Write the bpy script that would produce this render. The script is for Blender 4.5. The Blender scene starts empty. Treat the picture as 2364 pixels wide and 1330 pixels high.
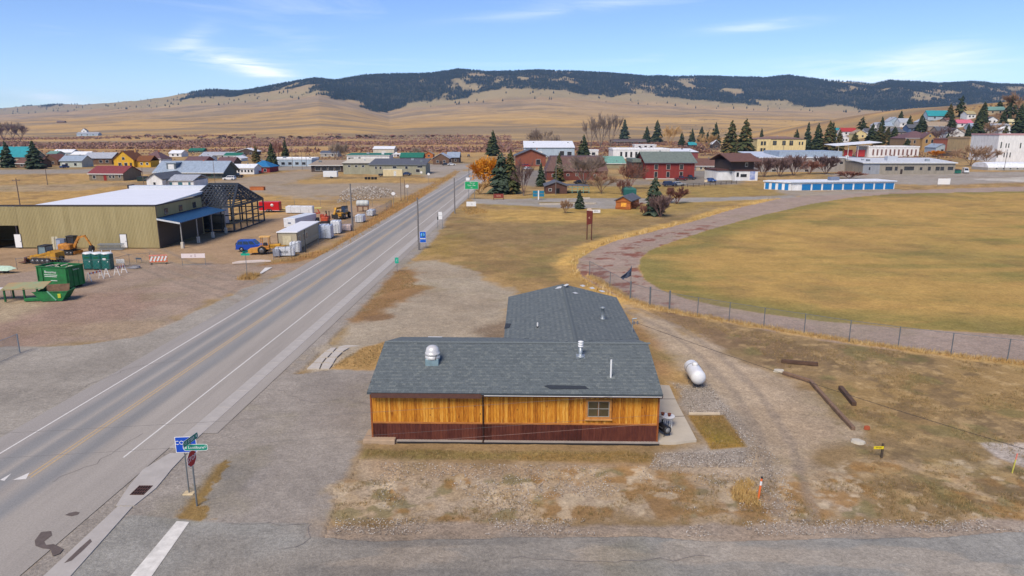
import bpy, math, random
import numpy as np
from mathutils import Vector, Matrix
R = math.radians
random.seed(7)
scn = bpy.context.scene
col = scn.collection
# ---------------------------------------------------------------- camera
F_PX, CX, CY, HC, PITCH = 1575.0, 1182.0, 665.0, 18.0, R(12.9)
cam_d = bpy.data.cameras.new('camera'); cam = bpy.data.objects.new('camera', cam_d); col.objects.link(cam)
cam.location = (0, 0, HC); cam.rotation_euler = (R(90) - PITCH, 0, 0)
cam_d.sensor_width = 36.0; cam_d.lens = 36.0 * F_PX / 2364.0
cam_d.clip_start = 0.5; cam_d.clip_end = 60000
scn.camera = cam
# ---------------------------------------------------------------- sky and sun
SUN_EL, SUN_AZ = 48.0, 205.0          # compass style: 0 = +Y (away), 90 = +X
w = bpy.data.worlds.new('World'); scn.world = w; w.use_nodes = True
nt = w.node_tree; N = nt.nodes; L = nt.links
for n in list(N): N.remove(n)
out = N.new('ShaderNodeOutputWorld'); bg = N.new('ShaderNodeBackground'); bg.inputs[1].default_value = 0.105
sky = N.new('ShaderNodeTexSky'); sky.sky_type = 'NISHITA'; sky.sun_disc = False
sky.sun_elevation = R(SUN_EL); sky.sun_rotation = R(SUN_AZ); sky.altitude = 1800
sky.air_density = 1.0; sky.dust_density = 0.1; sky.ozone_density = 4.0
# thin cirrus: streaky noise, gathered in a few wisps over the hills (directions, not picture positions)
tc = N.new('ShaderNodeTexCoord'); sx = N.new('ShaderNodeSeparateXYZ'); L.new(tc.outputs['Generated'], sx.inputs[0])
def mth(op, a, b=None, c_=None):
    n = N.new('ShaderNodeMath'); n.operation = op
    for i, v in enumerate((a, b, c_)):
        if v is None: continue
        if isinstance(v, (int, float)): n.inputs[i].default_value = v
        else: L.new(v, n.inputs[i])
    return n.outputs[0]
yc = mth('MAXIMUM', sx.outputs[1], 0.02); az_ = mth('DIVIDE', sx.outputs[0], yc); el_ = mth('DIVIDE', sx.outputs[2], yc)
def streaks(sc, det, dis, lo, hi):
    mp = N.new('ShaderNodeMapping'); mp.inputs['Scale'].default_value = sc; mp.inputs['Rotation'].default_value = (R(3), R(-9), R(20)); L.new(tc.outputs['Generated'], mp.inputs[0])
    n = N.new('ShaderNodeTexNoise'); n.inputs['Scale'].default_value = 1.9; n.inputs['Detail'].default_value = det; n.inputs['Roughness'].default_value = 0.6; n.inputs['Distortion'].default_value = dis; L.new(mp.outputs[0], n.inputs['Vector'])
    r = N.new('ShaderNodeMapRange'); r.inputs[1].default_value = lo; r.inputs[2].default_value = hi; L.new(n.outputs['Fac'], r.inputs[0]); return r.outputs[0]
st1 = streaks((4, 4, 40), 9, 0.8, 0.34, 0.70); st0 = streaks((1.3, 1.3, 14), 7, 0.9, 0.56, 0.95)
tot = mth('MULTIPLY', st0, 0.35)
for a0, e0, sl_, la, lb, k in ((-0.385, 0.094, -0.19, 0.085, 0.012, 0.9), (-0.345, 0.078, -0.26, 0.045, 0.010, 1.0), (-0.44, 0.128, 0.4, 0.03, 0.012, 0.35), (-0.645, 0.046, -0.10, 0.055, 0.006, 0.8), (0.345, 0.143, 0.08, 0.07, 0.006, 0.6), (0.52, 0.080, 0.06, 0.17, 0.022, 0.75), (0.60, 0.108, 0.05, 0.06, 0.014, 0.5), (0.08, 0.165, 0.10, 0.14, 0.008, 0.3)):
    da = mth('SUBTRACT', az_, a0); de = mth('SUBTRACT', mth('SUBTRACT', el_, e0), mth('MULTIPLY', da, sl_))
    q = mth('ADD', mth('POWER', mth('DIVIDE', da, la), 2.0), mth('POWER', mth('DIVIDE', de, lb), 2.0)); g_ = mth('MULTIPLY', mth('EXPONENT', mth('MULTIPLY', q, -1.0)), k)
    tot = mth('ADD', tot, mth('MULTIPLY', g_, st1))
cl = mth('MINIMUM', tot, 0.9)
mx = N.new('ShaderNodeMix'); mx.data_type = 'RGBA'
hs = N.new('ShaderNodeHueSaturation'); hs.inputs['Hue'].default_value = 0.512; hs.inputs['Saturation'].default_value = 1.10; hs.inputs['Value'].default_value = 1.0
L.new(sky.outputs[0], hs.inputs['Color'])
L.new(cl, mx.inputs[0]); L.new(hs.outputs[0], mx.inputs[6]); mx.inputs[7].default_value = (8.0, 8.3, 8.8, 1)
L.new(mx.outputs[2], bg.inputs[0]); L.new(bg.outputs[0], out.inputs[0])
sun_d = bpy.data.lights.new('sun', 'SUN'); sun = bpy.data.objects.new('sun', sun_d); col.objects.link(sun)
sun_d.energy = 2.9; sun_d.angle = R(28); sun_d.color = (1.0, 0.88, 0.72)
sd = Vector((math.sin(R(SUN_AZ)) * math.cos(R(SUN_EL)), math.cos(R(SUN_AZ)) * math.cos(R(SUN_EL)), math.sin(R(SUN_EL))))
sun.rotation_euler = sd.to_track_quat('Z', 'Y').to_euler(); sun.location = (-30, -30, 60)
scn.view_settings.view_transform = 'Standard'; scn.view_settings.look = 'None'
scn.view_settings.exposure = 0.70; scn.view_settings.gamma = 1.0
scn.cycles.max_bounces = 5; scn.cycles.diffuse_bounces = 3; scn.cycles.transparent_max_bounces = 8; scn.cycles.volume_bounces = 0

# ---------------------------------------------------------------- helpers
def sl(v):
    v /= 255.0
    return v / 12.92 if v <= 0.04045 else ((v + 0.055) / 1.055) ** 2.4
ALB = 0.80
def c(r, g, b): return (sl(r) * ALB, sl(g) * ALB, sl(b) * ALB)
MATS = {}
def mat(name, rgb, rough=0.8, var=0.18, scale=3.0, bump=0.0, metal=0.0, stretch=None, spec=0.4, alpha=None, rgb2=None, detail=5):
    """procedural principled material: base colour broken up by noise, optional bump"""
    if name in MATS: return MATS[name]
    m = bpy.data.materials.new(name); m.use_nodes = True
    nt = m.node_tree; N = nt.nodes; L = nt.links; b = N['Principled BSDF']
    b.inputs['Roughness'].default_value = rough; b.inputs['Metallic'].default_value = metal
    b.inputs['Specular IOR Level'].default_value = spec
    tc = N.new('ShaderNodeTexCoord'); mp = N.new('ShaderNodeMapping'); L.new(tc.outputs['Object'], mp.inputs[0])
    if stretch: mp.inputs['Scale'].default_value = stretch
    n = N.new('ShaderNodeTexNoise'); n.inputs['Scale'].default_value = scale; n.inputs['Detail'].default_value = detail; n.inputs['Roughness'].default_value = 0.65
    L.new(mp.outputs[0], n.inputs['Vector'])
    r = N.new('ShaderNodeValToRGB'); e = r.color_ramp.elements
    e[0].position = 0.3; e[1].position = 0.7
    if rgb2:
        e[0].color = (*rgb2, 1); e[1].color = (*rgb, 1)
    else:
        e[0].color = (*[v * (1 - var) for v in rgb], 1); e[1].color = (*[min(1, v * (1 + var)) for v in rgb], 1)
    L.new(n.outputs['Fac'], r.inputs[0]); L.new(r.outputs[0], b.inputs['Base Color'])
    if bump:
        bp = N.new('ShaderNodeBump'); bp.inputs['Strength'].default_value = bump; bp.inputs['Distance'].default_value = 0.02
        n2 = N.new('ShaderNodeTexNoise'); n2.inputs['Scale'].default_value = scale * 6; n2.inputs['Detail'].default_value = 3
        L.new(mp.outputs[0], n2.inputs['Vector']); L.new(n2.outputs['Fac'], bp.inputs['Height']); L.new(bp.outputs[0], b.inputs['Normal'])
    MATS[name] = m
    return m
def glass(name='window_glass', rgb=(0.03, 0.04, 0.05)):
    if name in MATS: return MATS[name]
    m = mat(name, rgb, rough=0.08, var=0.5, scale=0.6, spec=0.8); return m

class MB:
    """collects faces; build() links them as one mesh object"""
    def __init__(s): s.v = []; s.f = []; s.mi = []; s.M = Matrix.Identity(4); s.cur = 0; s.smooth = []
    def add(s, vs, fs, sm=False):
        o = len(s.v); M = s.M
        s.v += [tuple(M @ Vector(p)) for p in vs]
        s.f += [tuple(i + o for i in f) for f in fs]; s.mi += [s.cur] * len(fs); s.smooth += [sm] * len(fs)
        return s
    def box(s, cx, cy, cz, sx, sy, sz, rz=0, rx=0, ry=0):
        m = Matrix.Translation((cx, cy, cz)) @ Matrix.Rotation(rz, 4, 'Z') @ Matrix.Rotation(ry, 4, 'Y') @ Matrix.Rotation(rx, 4, 'X')
        vs = [tuple(m @ Vector((x * sx / 2, y * sy / 2, z * sz / 2))) for z in (-1, 1) for y in (-1, 1) for x in (-1, 1)]
        return s.add(vs, [(0, 2, 3, 1), (4, 5, 7, 6), (0, 1, 5, 4), (2, 6, 7, 3), (0, 4, 6, 2), (1, 3, 7, 5)])
    def bx(s, x0, y0, z0, x1, y1, z1):
        return s.box((x0 + x1) / 2, (y0 + y1) / 2, (z0 + z1) / 2, x1 - x0, y1 - y0, z1 - z0)
    def cbox(s, cx, cy, cz, sx, sy, sz, ch, rz=0):
        """box with chamfered vertical edges and top"""
        m = Matrix.Translation((cx, cy, cz)) @ Matrix.Rotation(rz, 4, 'Z')
        def ring(ix, z): 
            hx, hy = sx / 2 - ix, sy / 2 - ix; k = ch
            return [(hx - k, -hy, z), (hx, -hy + k, z), (hx, hy - k, z), (hx - k, hy, z), (-hx + k, hy, z), (-hx, hy - k, z), (-hx, -hy + k, z), (-hx + k, -hy, z)]
        vs = ring(0, -sz / 2) + ring(0, sz / 2 - ch) + ring(ch, sz / 2)
        vs = [tuple(m @ Vector(p)) for p in vs]
        fs = [tuple(range(7, -1, -1)), tuple(range(16, 24))]
        for q in (0, 8):
            for i in range(8): j = (i + 1) % 8; fs.append((q + i, q + j, q + 8 + j, q + 8 + i))
        return s.add(vs, fs)
    def tube(s, p0, p1, r0, r1=None, n=8, caps=True):
        p0 = Vector(p0); p1 = Vector(p1); r1 = r0 if r1 is None else r1
        d = (p1 - p0); 
        if d.length < 1e-6: return s
        d.normalize(); a = d.orthogonal().normalized(); b = d.cross(a)
        vs = []
        for p, r in ((p0, r0), (p1, r1)):
            for i in range(n):
                t = 2 * math.pi * i / n; vs.append(tuple(p + a * (r * math.cos(t)) + b * (r * math.sin(t))))
        fs = [(i, (i + 1) % n, n + (i + 1) % n, n + i) for i in range(n)]
        s.add(vs, fs, n > 6)
        if caps: s.add(vs, [tuple(range(n - 1, -1, -1)), tuple(range(n, 2 * n))])
        return s
    def path(s, pts, r, n=6):
        for a, b in zip(pts[:-1], pts[1:]): s.tube(a, b, r, n=n)
        return s
    def lathe(s, prof, n=16, c0=(0, 0, 0), axis='Z'):
        vs = []
        for r, z in prof:
            for i in range(n):
                t = 2 * math.pi * i / n
                p = (r * math.cos(t), r * math.sin(t), z)
                if axis == 'X': p = (p[2], p[0], p[1])
                if axis == 'Y': p = (p[0], p[2], p[1])
                vs.append((p[0] + c0[0], p[1] + c0[1], p[2] + c0[2]))
        fs = []
        for k in range(len(prof) - 1):
            for i in range(n):
                j = (i + 1) % n; fs.append((k * n + i, k * n + j, (k + 1) * n + j, (k + 1) * n + i))
        fs.append(tuple(range(n - 1, -1, -1))); fs.append(tuple(range((len(prof) - 1) * n, len(prof) * n)))
        return s.add(vs, fs, True)
    def prism(s, poly, z0, z1):
        n = len(poly)
        a = sum(poly[i][0] * poly[(i + 1) % n][1] - poly[(i + 1) % n][0] * poly[i][1] for i in range(n))
        if a < 0: poly = poly[::-1]
        vs = [(x, y, z0) for x, y in poly] + [(x, y, z1) for x, y in poly]
        fs = [tuple(range(n - 1, -1, -1)), tuple(range(n, 2 * n))] + [(i, (i + 1) % n, n + (i + 1) % n, n + i) for i in range(n)]
        return s.add(vs, fs)
    def prof_y(s, poly, y0, y1):
        """profile in XZ extruded along Y"""
        n = len(poly)
        a = sum(poly[i][0] * poly[(i + 1) % n][1] - poly[(i + 1) % n][0] * poly[i][1] for i in range(n))
        if a < 0: poly = poly[::-1]
        vs = [(x, y0, z) for x, z in poly] + [(x, y1, z) for x, z in poly]
        fs = [tuple(range(n)), tuple(range(2 * n - 1, n - 1, -1))] + [(i, n + i, n + (i + 1) % n, (i + 1) % n) for i in range(n)]
        return s.add(vs, fs)
    def prof_x(s, poly, x0, x1):
        """profile in YZ extruded along X"""
        n = len(poly)
        a = sum(poly[i][0] * poly[(i + 1) % n][1] - poly[(i + 1) % n][0] * poly[i][1] for i in range(n))
        if a < 0: poly = poly[::-1]
        vs = [(x0, y, z) for y, z in poly] + [(x1, y, z) for y, z in poly]
        fs = [tuple(range(n - 1, -1, -1)), tuple(range(n, 2 * n))] + [(i, (i + 1) % n, n + (i + 1) % n, n + i) for i in range(n)]
        return s.add(vs, fs)
    def quad(s, a, b, c_, d): return s.add([a, b, c_, d], [(0, 1, 2, 3)])
    def mesh(s, name, mats):
        me = bpy.data.meshes.new(name); me.from_pydata(s.v, [], s.f)
        for m in (mats if isinstance(mats, (list, tuple)) else [mats]): me.materials.append(m)
        me.polygons.foreach_set('material_index', s.mi); me.polygons.foreach_set('use_smooth', s.smooth); me.update()
        return me
    def build(s, name, mats, parent=None, loc=(0, 0, 0), rz=0, **kw):
        o = bpy.data.objects.new(name, s.mesh(name, mats)); col.objects.link(o)
        o.location = loc; o.rotation_euler = (0, 0, rz)
        if parent: o.parent = parent
        for k, v in kw.items(): o[k] = v
        return o
def tag(o, label=None, cat=None, group=None, kind=None):
    if label: o['label'] = label
    if cat: o['category'] = cat
    if group: o['group'] = group
    if kind: o['kind'] = kind
    return o
def thing(name, label, cat, loc=(0, 0, 0), rz=0, group=None):
    o = bpy.data.objects.new(name, None); col.objects.link(o); o.empty_display_size = 0.3
    o.location = loc; o.rotation_euler = (0, 0, rz); tag(o, label, cat, group); return o
def link(name, me, parent=None, loc=(0, 0, 0), rot=(0, 0, 0), scale=(1, 1, 1)):
    o = bpy.data.objects.new(name, me); col.objects.link(o); o.location = loc; o.rotation_euler = rot; o.scale = scale
    if parent: o.parent = parent
    return o
def copy_tree(o, parent=None):
    k = o.copy(); col.objects.link(k); k.parent = parent
    for ch in o.children: copy_tree(ch, k)
    return k
def dup(o, loc, rz, label, group=None, scale=1.0):
    k = copy_tree(o); k.location = loc; k.rotation_euler = (0, 0, rz); k.scale = (scale,) * 3; tag(k, label, None, group); return k
def text_mesh(body, size, m, extrude=0.004, align='CENTER'):
    cu = bpy.data.curves.new('lettering', 'FONT'); cu.body = body; cu.size = size; cu.align_x = align; cu.align_y = 'CENTER'; cu.extrude = extrude
    cu.resolution_u = 2
    t = bpy.data.objects.new('tmp', cu); col.objects.link(t)
    dg = bpy.context.evaluated_depsgraph_get(); me = bpy.data.meshes.new_from_object(t.evaluated_get(dg))
    bpy.data.objects.remove(t); bpy.data.curves.remove(cu); me.materials.clear(); me.materials.append(m); return me
def text(body, size, m, parent, loc, rot=(R(90), 0, 0), sx=1.0, name='lettering'):
    return link(name, text_mesh(body, size, m), parent, loc, rot, (sx, 1, 1))

# numpy noise -------------------------------------------------------------
def _hash(ix, iy, seed):
    h = (ix.astype(np.int64) * 374761393 + iy.astype(np.int64) * 668265263 + seed * 974634777) & 0xFFFFFFFF
    h = ((h ^ (h >> 13)) * 1274126177) & 0xFFFFFFFF
    return ((h ^ (h >> 16)) & 0xFFFFFF) / float(0xFFFFFF)
def vnoise(x, y, seed=0):
    ix = np.floor(x); iy = np.floor(y); fx = x - ix; fy = y - iy
    fx = fx * fx * (3 - 2 * fx); fy = fy * fy * (3 - 2 * fy)
    a = _hash(ix, iy, seed); b = _hash(ix + 1, iy, seed); d = _hash(ix, iy + 1, seed); e = _hash(ix + 1, iy + 1, seed)
    return (a + (b - a) * fx) * (1 - fy) + (d + (e - d) * fx) * fy
def fbm(x, y, scale, octv=4, seed=0, gain=0.5):
    """0..1, scale = metres per cell"""
    x = np.asarray(x, float) / scale; y = np.asarray(y, float) / scale; s = 0; a = 1; t = 0
    for o in range(octv):
        s = s + a * vnoise(x * 2 ** o + 17.3 * o, y * 2 ** o - 9.1 * o, seed + o); t += a; a *= gain
    return s / t
def sstep(a, b, x):
    t = np.clip((x - a) / (b - a), 0, 1); return t * t * (3 - 2 * t)

# pixel <-> place ----------------------------------------------------------
cp, sp = math.cos(PITCH), math.sin(PITCH)
def ray(px, py):
    a = (px - CX) / F_PX; b = (CY - py) / F_PX
    return np.array([a, cp + b * sp, -sp + b * cp])
_SKY = [(-900, 262), (-300, 258), (0, 258), (70, 252), (165, 246), (200, 250), (330, 240), (400, 230), (490, 216), (560, 219), (650, 205), (735, 191), (775, 196), (850, 184), (1000, 181), (1060, 172), (1130, 178), (1240, 173), (1400, 180), (1490, 188), (1600, 187), (1760, 191), (1810, 186), (1880, 196), (1960, 200), (2000, 205), (2040, 197), (2150, 203), (2230, 200), (2290, 206), (2364, 206), (2700, 200), (3300, 215)]
_FOOT = [(-900, 274), (0, 268), (200, 260), (330, 254), (500, 247), (600, 243), (740, 229), (820, 244), (900, 264), (960, 254), (1100, 241), (1250, 234), (1400, 240), (1600, 254), (1800, 262), (2000, 266), (2364, 260), (3300, 262)]
_RD = [(-900, 9000), (0, 8600), (170, 8200), (330, 6400), (740, 5600), (1100, 6000), (1600, 6200), (2100, 5600), (3300, 5600)]
def _az(lst): return np.array([(p - CX) / 1615.6 for p, _ in lst])
def _el(lst): return np.array([(305.0 - q) / 1575.0 for _, q in lst])
SK_A, SK_E = _az(_SKY), _el(_SKY); FT_A, FT_E = _az(_FOOT), _el(_FOOT); RD_A = _az(_RD); RD_D = np.array([d for _, d in _RD])
def height(x, y):
    """terrain height: flat town, hill on the right, rising plain, wooded mountains"""
    x = np.asarray(x, float); y = np.asarray(y, float)
    z = np.zeros(np.broadcast(x, y).shape)
    # town hill
    hx = sstep(205, 560, x - 0.10 * (y - 500)); hy = sstep(430, 720, y) * (1 - 0.9 * sstep(1000, 1700, y))
    z = z + 52 * hx * hy
    yy = np.maximum(y, 1.0); az = x / yy
    fe = np.interp(az, FT_A, FT_E); se = np.interp(az, SK_A, SK_E); rd = np.interp(az, RD_A, RD_D); fd = rd * 0.72
    far = yy > 900
    t = np.clip((yy - 1100) / (fd - 1100), 0, 1)
    plain = (t ** 1.35) * (fe * fd + HC)
    u = np.clip((yy - fd) / (rd - fd), 0, 1)
    us = u * u * (3 - 2 * u) * 0.35 + u * 0.65
    m = (fe * fd + HC) + us * (se * rd - fe * fd)
    roll = (fbm(x, y, 420, 4, 3) - 0.5) * 34 * sstep(1300, 2600, yy)
    gul = (np.abs(fbm(x, y, 620, 4, 11) - 0.5) * 2) * 70 * np.sin(np.pi * np.clip(u, 0, 1)) 
    crest = (fbm(x, y, 160, 3, 21) - 0.5) * 16 * sstep(0.7, 1, u)
    zz = np.where(yy < fd, plain + roll, m + roll * (1 - u) + crest - gul + 30 * np.sin(np.pi * u))
    over = np.clip((yy - rd) / 2500, 0, 1); zz = zz - over * over * 500
    return np.where(far, z + zz * sstep(900, 1300, yy), z)
def W(px, py):
    """ground point seen at a photo pixel: (Vector, metres per photo pixel there)"""
    d = ray(px, py); 
    lo = HC / max(-d[2], 0.0045)
    t = lo
    if lo * d[1] > 380 or d[2] > -0.004:
        ts = np.linspace(150, 7000, 14000); zz = HC + d[2] * ts - height(d[0] * ts, d[1] * ts)
        k = np.argmax(zz < 0); t = ts[k] if zz[k] < 0 else 7000
    p = Vector((d[0] * t, d[1] * t, HC + d[2] * t)); p.z = float(height(p.x, p.y))
    return p, t / F_PX
def at_y(px, py, Y):
    d = ray(px, py); t = Y / d[1]; return Vector((d[0] * t, Y, HC + d[2] * t))
def at_z(px, py, z):
    d = ray(px, py); t = (z - HC) / d[2]; return Vector((d[0] * t, d[1] * t, z))
def wpoly(pts): return np.array([tuple(at_z(px, py, 0.0))[:2] for px, py in pts])
def sdf(poly, x, y):
    """signed distance in metres, positive inside"""
    n = len(poly); d = np.full(x.shape, 1e9); ins = np.zeros(x.shape, bool)
    for i in range(n):
        ax, ay = poly[i]; bx, by = poly[(i + 1) % n]; ex, ey = bx - ax, by - ay
        px, py = x - ax, y - ay; t = np.clip((px * ex + py * ey) / (ex * ex + ey * ey + 1e-9), 0, 1)
        d = np.minimum(d, (px - ex * t) ** 2 + (py - ey * t) ** 2)
        cnd = (ay > y) != (by > y)
        ins ^= cnd & (x < ax + (y - ay) * ex / (ey if abs(ey) > 1e-9 else 1e-9))
    d = np.sqrt(d); return np.where(ins, d, -d)
# ================================================================ ground sheet
def pline_d(pts, x, y):
    d = np.full(x.shape, 1e9)
    for (ax, ay), (bx, by) in zip(pts[:-1], pts[1:]):
        ex, ey = bx - ax, by - ay; px, py = x - ax, y - ay
        t = np.clip((px * ex + py * ey) / (ex * ex + ey * ey + 1e-9), 0, 1)
        d = np.minimum(d, (px - ex * t) ** 2 + (py - ey * t) ** 2)
    return np.sqrt(d)
TRACK_OUT = [(2900, 415), (2364, 430), (2060, 440), (1900, 448), (1800, 458), (1700, 480), (1600, 510), (1500, 535), (1420, 555), (1370, 575), (1335, 597), (1329, 617), (1345, 640), (1380, 662), (1420, 682), (1470, 697), (1560, 717), (1700, 748), (1900, 786), (2100, 812), (2364, 838), (2900, 905)]
TRACK_IN = [(2900, 434), (2364, 441), (2060, 447), (1960, 456), (1870, 471), (1760, 496), (1650, 526), (1560, 555), (1500, 577), (1479, 597), (1475, 615), (1490, 645), (1530, 670), (1590, 690), (1660, 705), (1760, 722), (1900, 740), (2100, 757), (2364, 772), (2900, 820)]
FENCE_PX = [(1361, 636), (1408, 664), (1455, 692), (1500, 706), (1545, 716), (1610, 729), (1683, 741), (1763, 755), (1856, 770), (1960, 787), (2073, 803), (2195, 819), (2325, 834), (2470, 852)]
# highway axis: every line of it runs to the vanishing point at (1242, 305)
RD = np.array([60 / 1615.6, 1.0]); RD /= np.linalg.norm(RD); RNX = np.array([RD[1], -RD[0]])
def rx(px, py):
    p = at_z(px, py, 0); return p.x * RNX[0] + p.y * RNX[1]
RX_L, RX_C, RX_R = rx(447, 780), rx(541, 780), rx(637, 780)
RX_G0, RX_G1 = rx(687, 780), rx(713, 780)
def road_pt(off, s, z=0.0): return Vector((RNX[0] * off + RD[0] * s, RNX[1] * off + RD[1] * s, z))

def make_ground():
    th = np.concatenate([np.linspace(62, 36.5, 22)[:-1], np.linspace(36.5, 1.05, 560)])
    rowsD = HC / np.tan(np.radians(th))
    far = [rowsD[-1]]
    while far[-1] < 12500: far.append(far[-1] * 1.016)
    rowsD = np.concatenate([[1.0, 4.0, 7.0], rowsD, far[1:]])
    a = np.concatenate([np.linspace(-1.7, -1.0, 16)[:-1], np.linspace(-1.0, 1.0, 860), np.linspace(1.0, 1.7, 16)[1:]])
    Yg, Ag = np.meshgrid(rowsD, a, indexing='ij')
    X = Ag * (Yg + 6); Y = Yg
    nr, nc = X.shape
    x = X.ravel(); y = Y.ravel()
    z = height(x, y)
    n1 = fbm(x, y, 6, 4, 1); n2 = fbm(x, y, 1.6, 4, 2); n3 = fbm(x, y, 30, 4, 5); n4 = fbm(x, y, 0.5, 3, 8)
    def lerp(A, B, t): return A + (np.asarray(B) - A) * t[:, None]
    C = np.zeros((x.size, 3)); G = np.zeros(x.size)         # colour, grit
    gold, dull, brown = c(186, 150, 98), c(160, 135, 95), c(140, 116, 84)
    C[:] = gold
    C = lerp(C, dull, sstep(0.4, 0.65, n3)); C = lerp(C, brown, 0.6 * sstep(0.5, 0.75, n1))
    zone = np.zeros(x.size, int); names = ['ground']
    near = y < 1000
    def paint(px, rgb, soft=0.6, en=1.0, strength=1.0, grit=None, name=None, nz=None, world=None, tex=None):
        """blend a ground material inside a traced outline; edge wanders by en metres"""
        nonlocal C
        P = wpoly(px) if world is None else world
        b0, b1 = P.min(0) - 3 * (soft + en) , P.max(0) + 3 * (soft + en)
        idx = np.nonzero((x > b0[0]) & (x < b1[0]) & (y > b0[1]) & (y < b1[1]))[0]
        if not len(idx): return
        nn = (0.5 * n1[idx] + 0.5 * n2[idx] - 0.5) * 2 if nz is None else (nz[idx] - 0.5) * 2
        s = sdf(P, x[idx], y[idx]) + nn * en * 2
        wgt = sstep(-soft, soft, s)
        if tex is not None: wgt = wgt * tex[idx]
        C[idx] = C[idx] + (np.asarray(rgb) - C[idx]) * (wgt * strength)[:, None]
        if grit is not None: G[idx] = G[idx] + (grit - G[idx]) * wgt * strength
        if name:
            if name not in names: names.append(name)
            zone[idx[wgt > 0.5]] = names.index(name)
    D0 = c(178, 148, 118); RED = c(168, 131, 117)
    # --- meadow between highway and track
    paint([(1060, 480), (1450, 478), (1500, 500), (1340, 580), (1280, 640), (1180, 670), (1060, 612), (945, 602)], c(162, 132, 84), 6, 5, 0.9)
    paint([(1010, 545), (1100, 510), (1400, 515), (1330, 570), (1100, 560)], c(146, 121, 86), 5, 5, 0.6)
    paint([(1090, 485), (1340, 480), (1480, 490), (1330, 512), (1120, 510)], c(196, 158, 88), 4, 4, 0.85)
    paint([(1200, 600), (1290, 590), (1290, 640), (1200, 640)], c(138, 126, 72), 4, 3, 0.7)
    paint([(960, 590), (1010, 545), (1080, 540), (1040, 590)], c(165, 138, 72), 3, 2, 0.7)
    paint([(1120, 470), (1330, 430), (1640, 430), (1800, 425), (1800, 455), (1480, 500), (1300, 490)], c(176, 146, 76), 6, 6, 0.7)
    # --- construction yard and lot left of the highway
    paint([(-900, 540), (0, 570), (370, 570), (600, 505), (680, 478), (880, 462), (905, 472), (760, 570), (690, 588), (560, 610), (300, 606), (170, 616), (-900, 700)], D0, 2, 2, 1, 0.5, 'construction_yard')
    paint([(-900, 690), (0, 636), (190, 612), (300, 606), (560, 607), (640, 606), (740, 596), (700, 616), (560, 668), (480, 703), (400, 745), (330, 777), (180, 794), (0, 802), (-900, 860)], c(168, 146, 130), 1.2, 1.4, 1, 0.8, 'gravel_lot')
    paint([(-300, 700), (0, 680), (200, 660), (420, 690), (400, 735), (200, 785), (0, 795), (-300, 810)], c(156, 120, 104), 3, 4, 0.4, nz=n1)
    paint([(100, 745), (330, 720), (480, 690), (400, 745), (330, 775), (180, 790)], c(170, 148, 122), 2, 3, 0.7, nz=n1)
    paint([(-200, 690), (60, 690), (110, 705), (20, 740), (-200, 760)], c(186, 166, 136), 1.5, 1.5, 0.8)
    paint([(-900, 862), (0, 802), (180, 794), (330, 777), (400, 745), (480, 703), (560, 668), (700, 616), (800, 572), (1000, 440), (1065, 395), (1085, 395), (640, 700), (447, 800), (0, 1070), (-600, 1430), (-1400, 2000)], c(168, 159, 150), 0.5, 0.5, 1, 0.3, 'paved_shoulder')
    paint([(-600, 880), (60, 850), (330, 800), (300, 900), (0, 990), (-500, 1200)], c(156, 147, 138), 3, 4, 0.5)
    paint([(600, 612), (690, 590), (760, 572), (905, 470), (1000, 420), (1050, 392), (1062, 396), (1000, 436), (900, 505), (800, 570), (740, 592), (680, 606)], c(176, 128, 76), 0.8, 0.8, 1)
    paint([(540, 645), (570, 630), (600, 632), (590, 645)], c(180, 140, 86), 0.5, 0.8)
    # fields further left
    paint([(-900, 455), (0, 440), (600, 420), (690, 440), (880, 465), (600, 500), (300, 480), (-900, 560)], c(194, 154, 90), 6, 6, 0.8)
    paint([(100, 418), (330, 405), (330, 422), (180, 440), (-200, 445)], c(170, 152, 128), 3, 3, 0.6)
    paint([(560, 440), (720, 418), (970, 424), (1040, 418), (960, 445), (880, 462), (720, 462)], c(166, 152, 138), 4, 4, 0.8, 0.8)
    paint([(740, 452), (830, 452), (950, 462), (900, 470), (760, 470)], c(176, 140, 88), 4, 4, 0.7)
    paint([(640, 415), (970, 410), (1040, 405), (1020, 418), (700, 425)], c(190, 152, 92), 3, 3, 0.9)
    paint([(-900, 400), (0, 392), (260, 390), (700, 378), (1085, 378), (1085, 390), (700, 392), (330, 402), (0, 402), (-900, 415)], c(160, 150, 142), 3, 2, 0.9, 0.5, 'street')
    paint([(-900, 408), (0, 403), (330, 398), (330, 421), (0, 428), (-900, 445)], c(190, 152, 94), 4, 4, 0.8)
    paint([(480, 420), (640, 400), (720, 392), (760, 395), (620, 440), (560, 450)], c(168, 152, 136), 3, 3, 0.8, 0.6, 'street')
    paint([(960, 390), (1080, 380), (1085, 388), (1040, 408), (985, 412)], c(172, 160, 150), 2, 2, 0.9, 0.5, 'street')
    # --- right shoulder, forecourt, lot
    paint([(500, 940), (700, 775), (930, 590), (1040, 480), (1100, 395), (1125, 395), (1085, 455), (1040, 490), (1008, 548), (945, 606), (915, 630), (830, 722), (762, 790), (700, 852), (600, 905)], c(164, 154, 146), 0.4, 0.4, 1, 0.6, 'forecourt')
    paint([(945, 603), (1010, 600), (1060, 615), (1100, 630), (1170, 662), (1190, 700), (1190, 800), (900, 820), (870, 860), (690, 870), (762, 788), (830, 720), (930, 628)], c(178, 162, 142), 1.0, 1.4, 1, 0.8, 'gravel_lot')
    paint([(1000, 660), (1150, 690), (1160, 760), (920, 790), (850, 780)], c(166, 148, 128), 3, 4, 0.5)
    paint([(560, 880), (690, 862), (880, 848), (900, 900), (900, 1000), (845, 1045), (800, 1120), (765, 1190), (750, 1245), (600, 1260), (100, 1330), (330, 1120)], c(162, 152, 144), 0.35, 0.35, 1, 0.3, 'forecourt')
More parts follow.
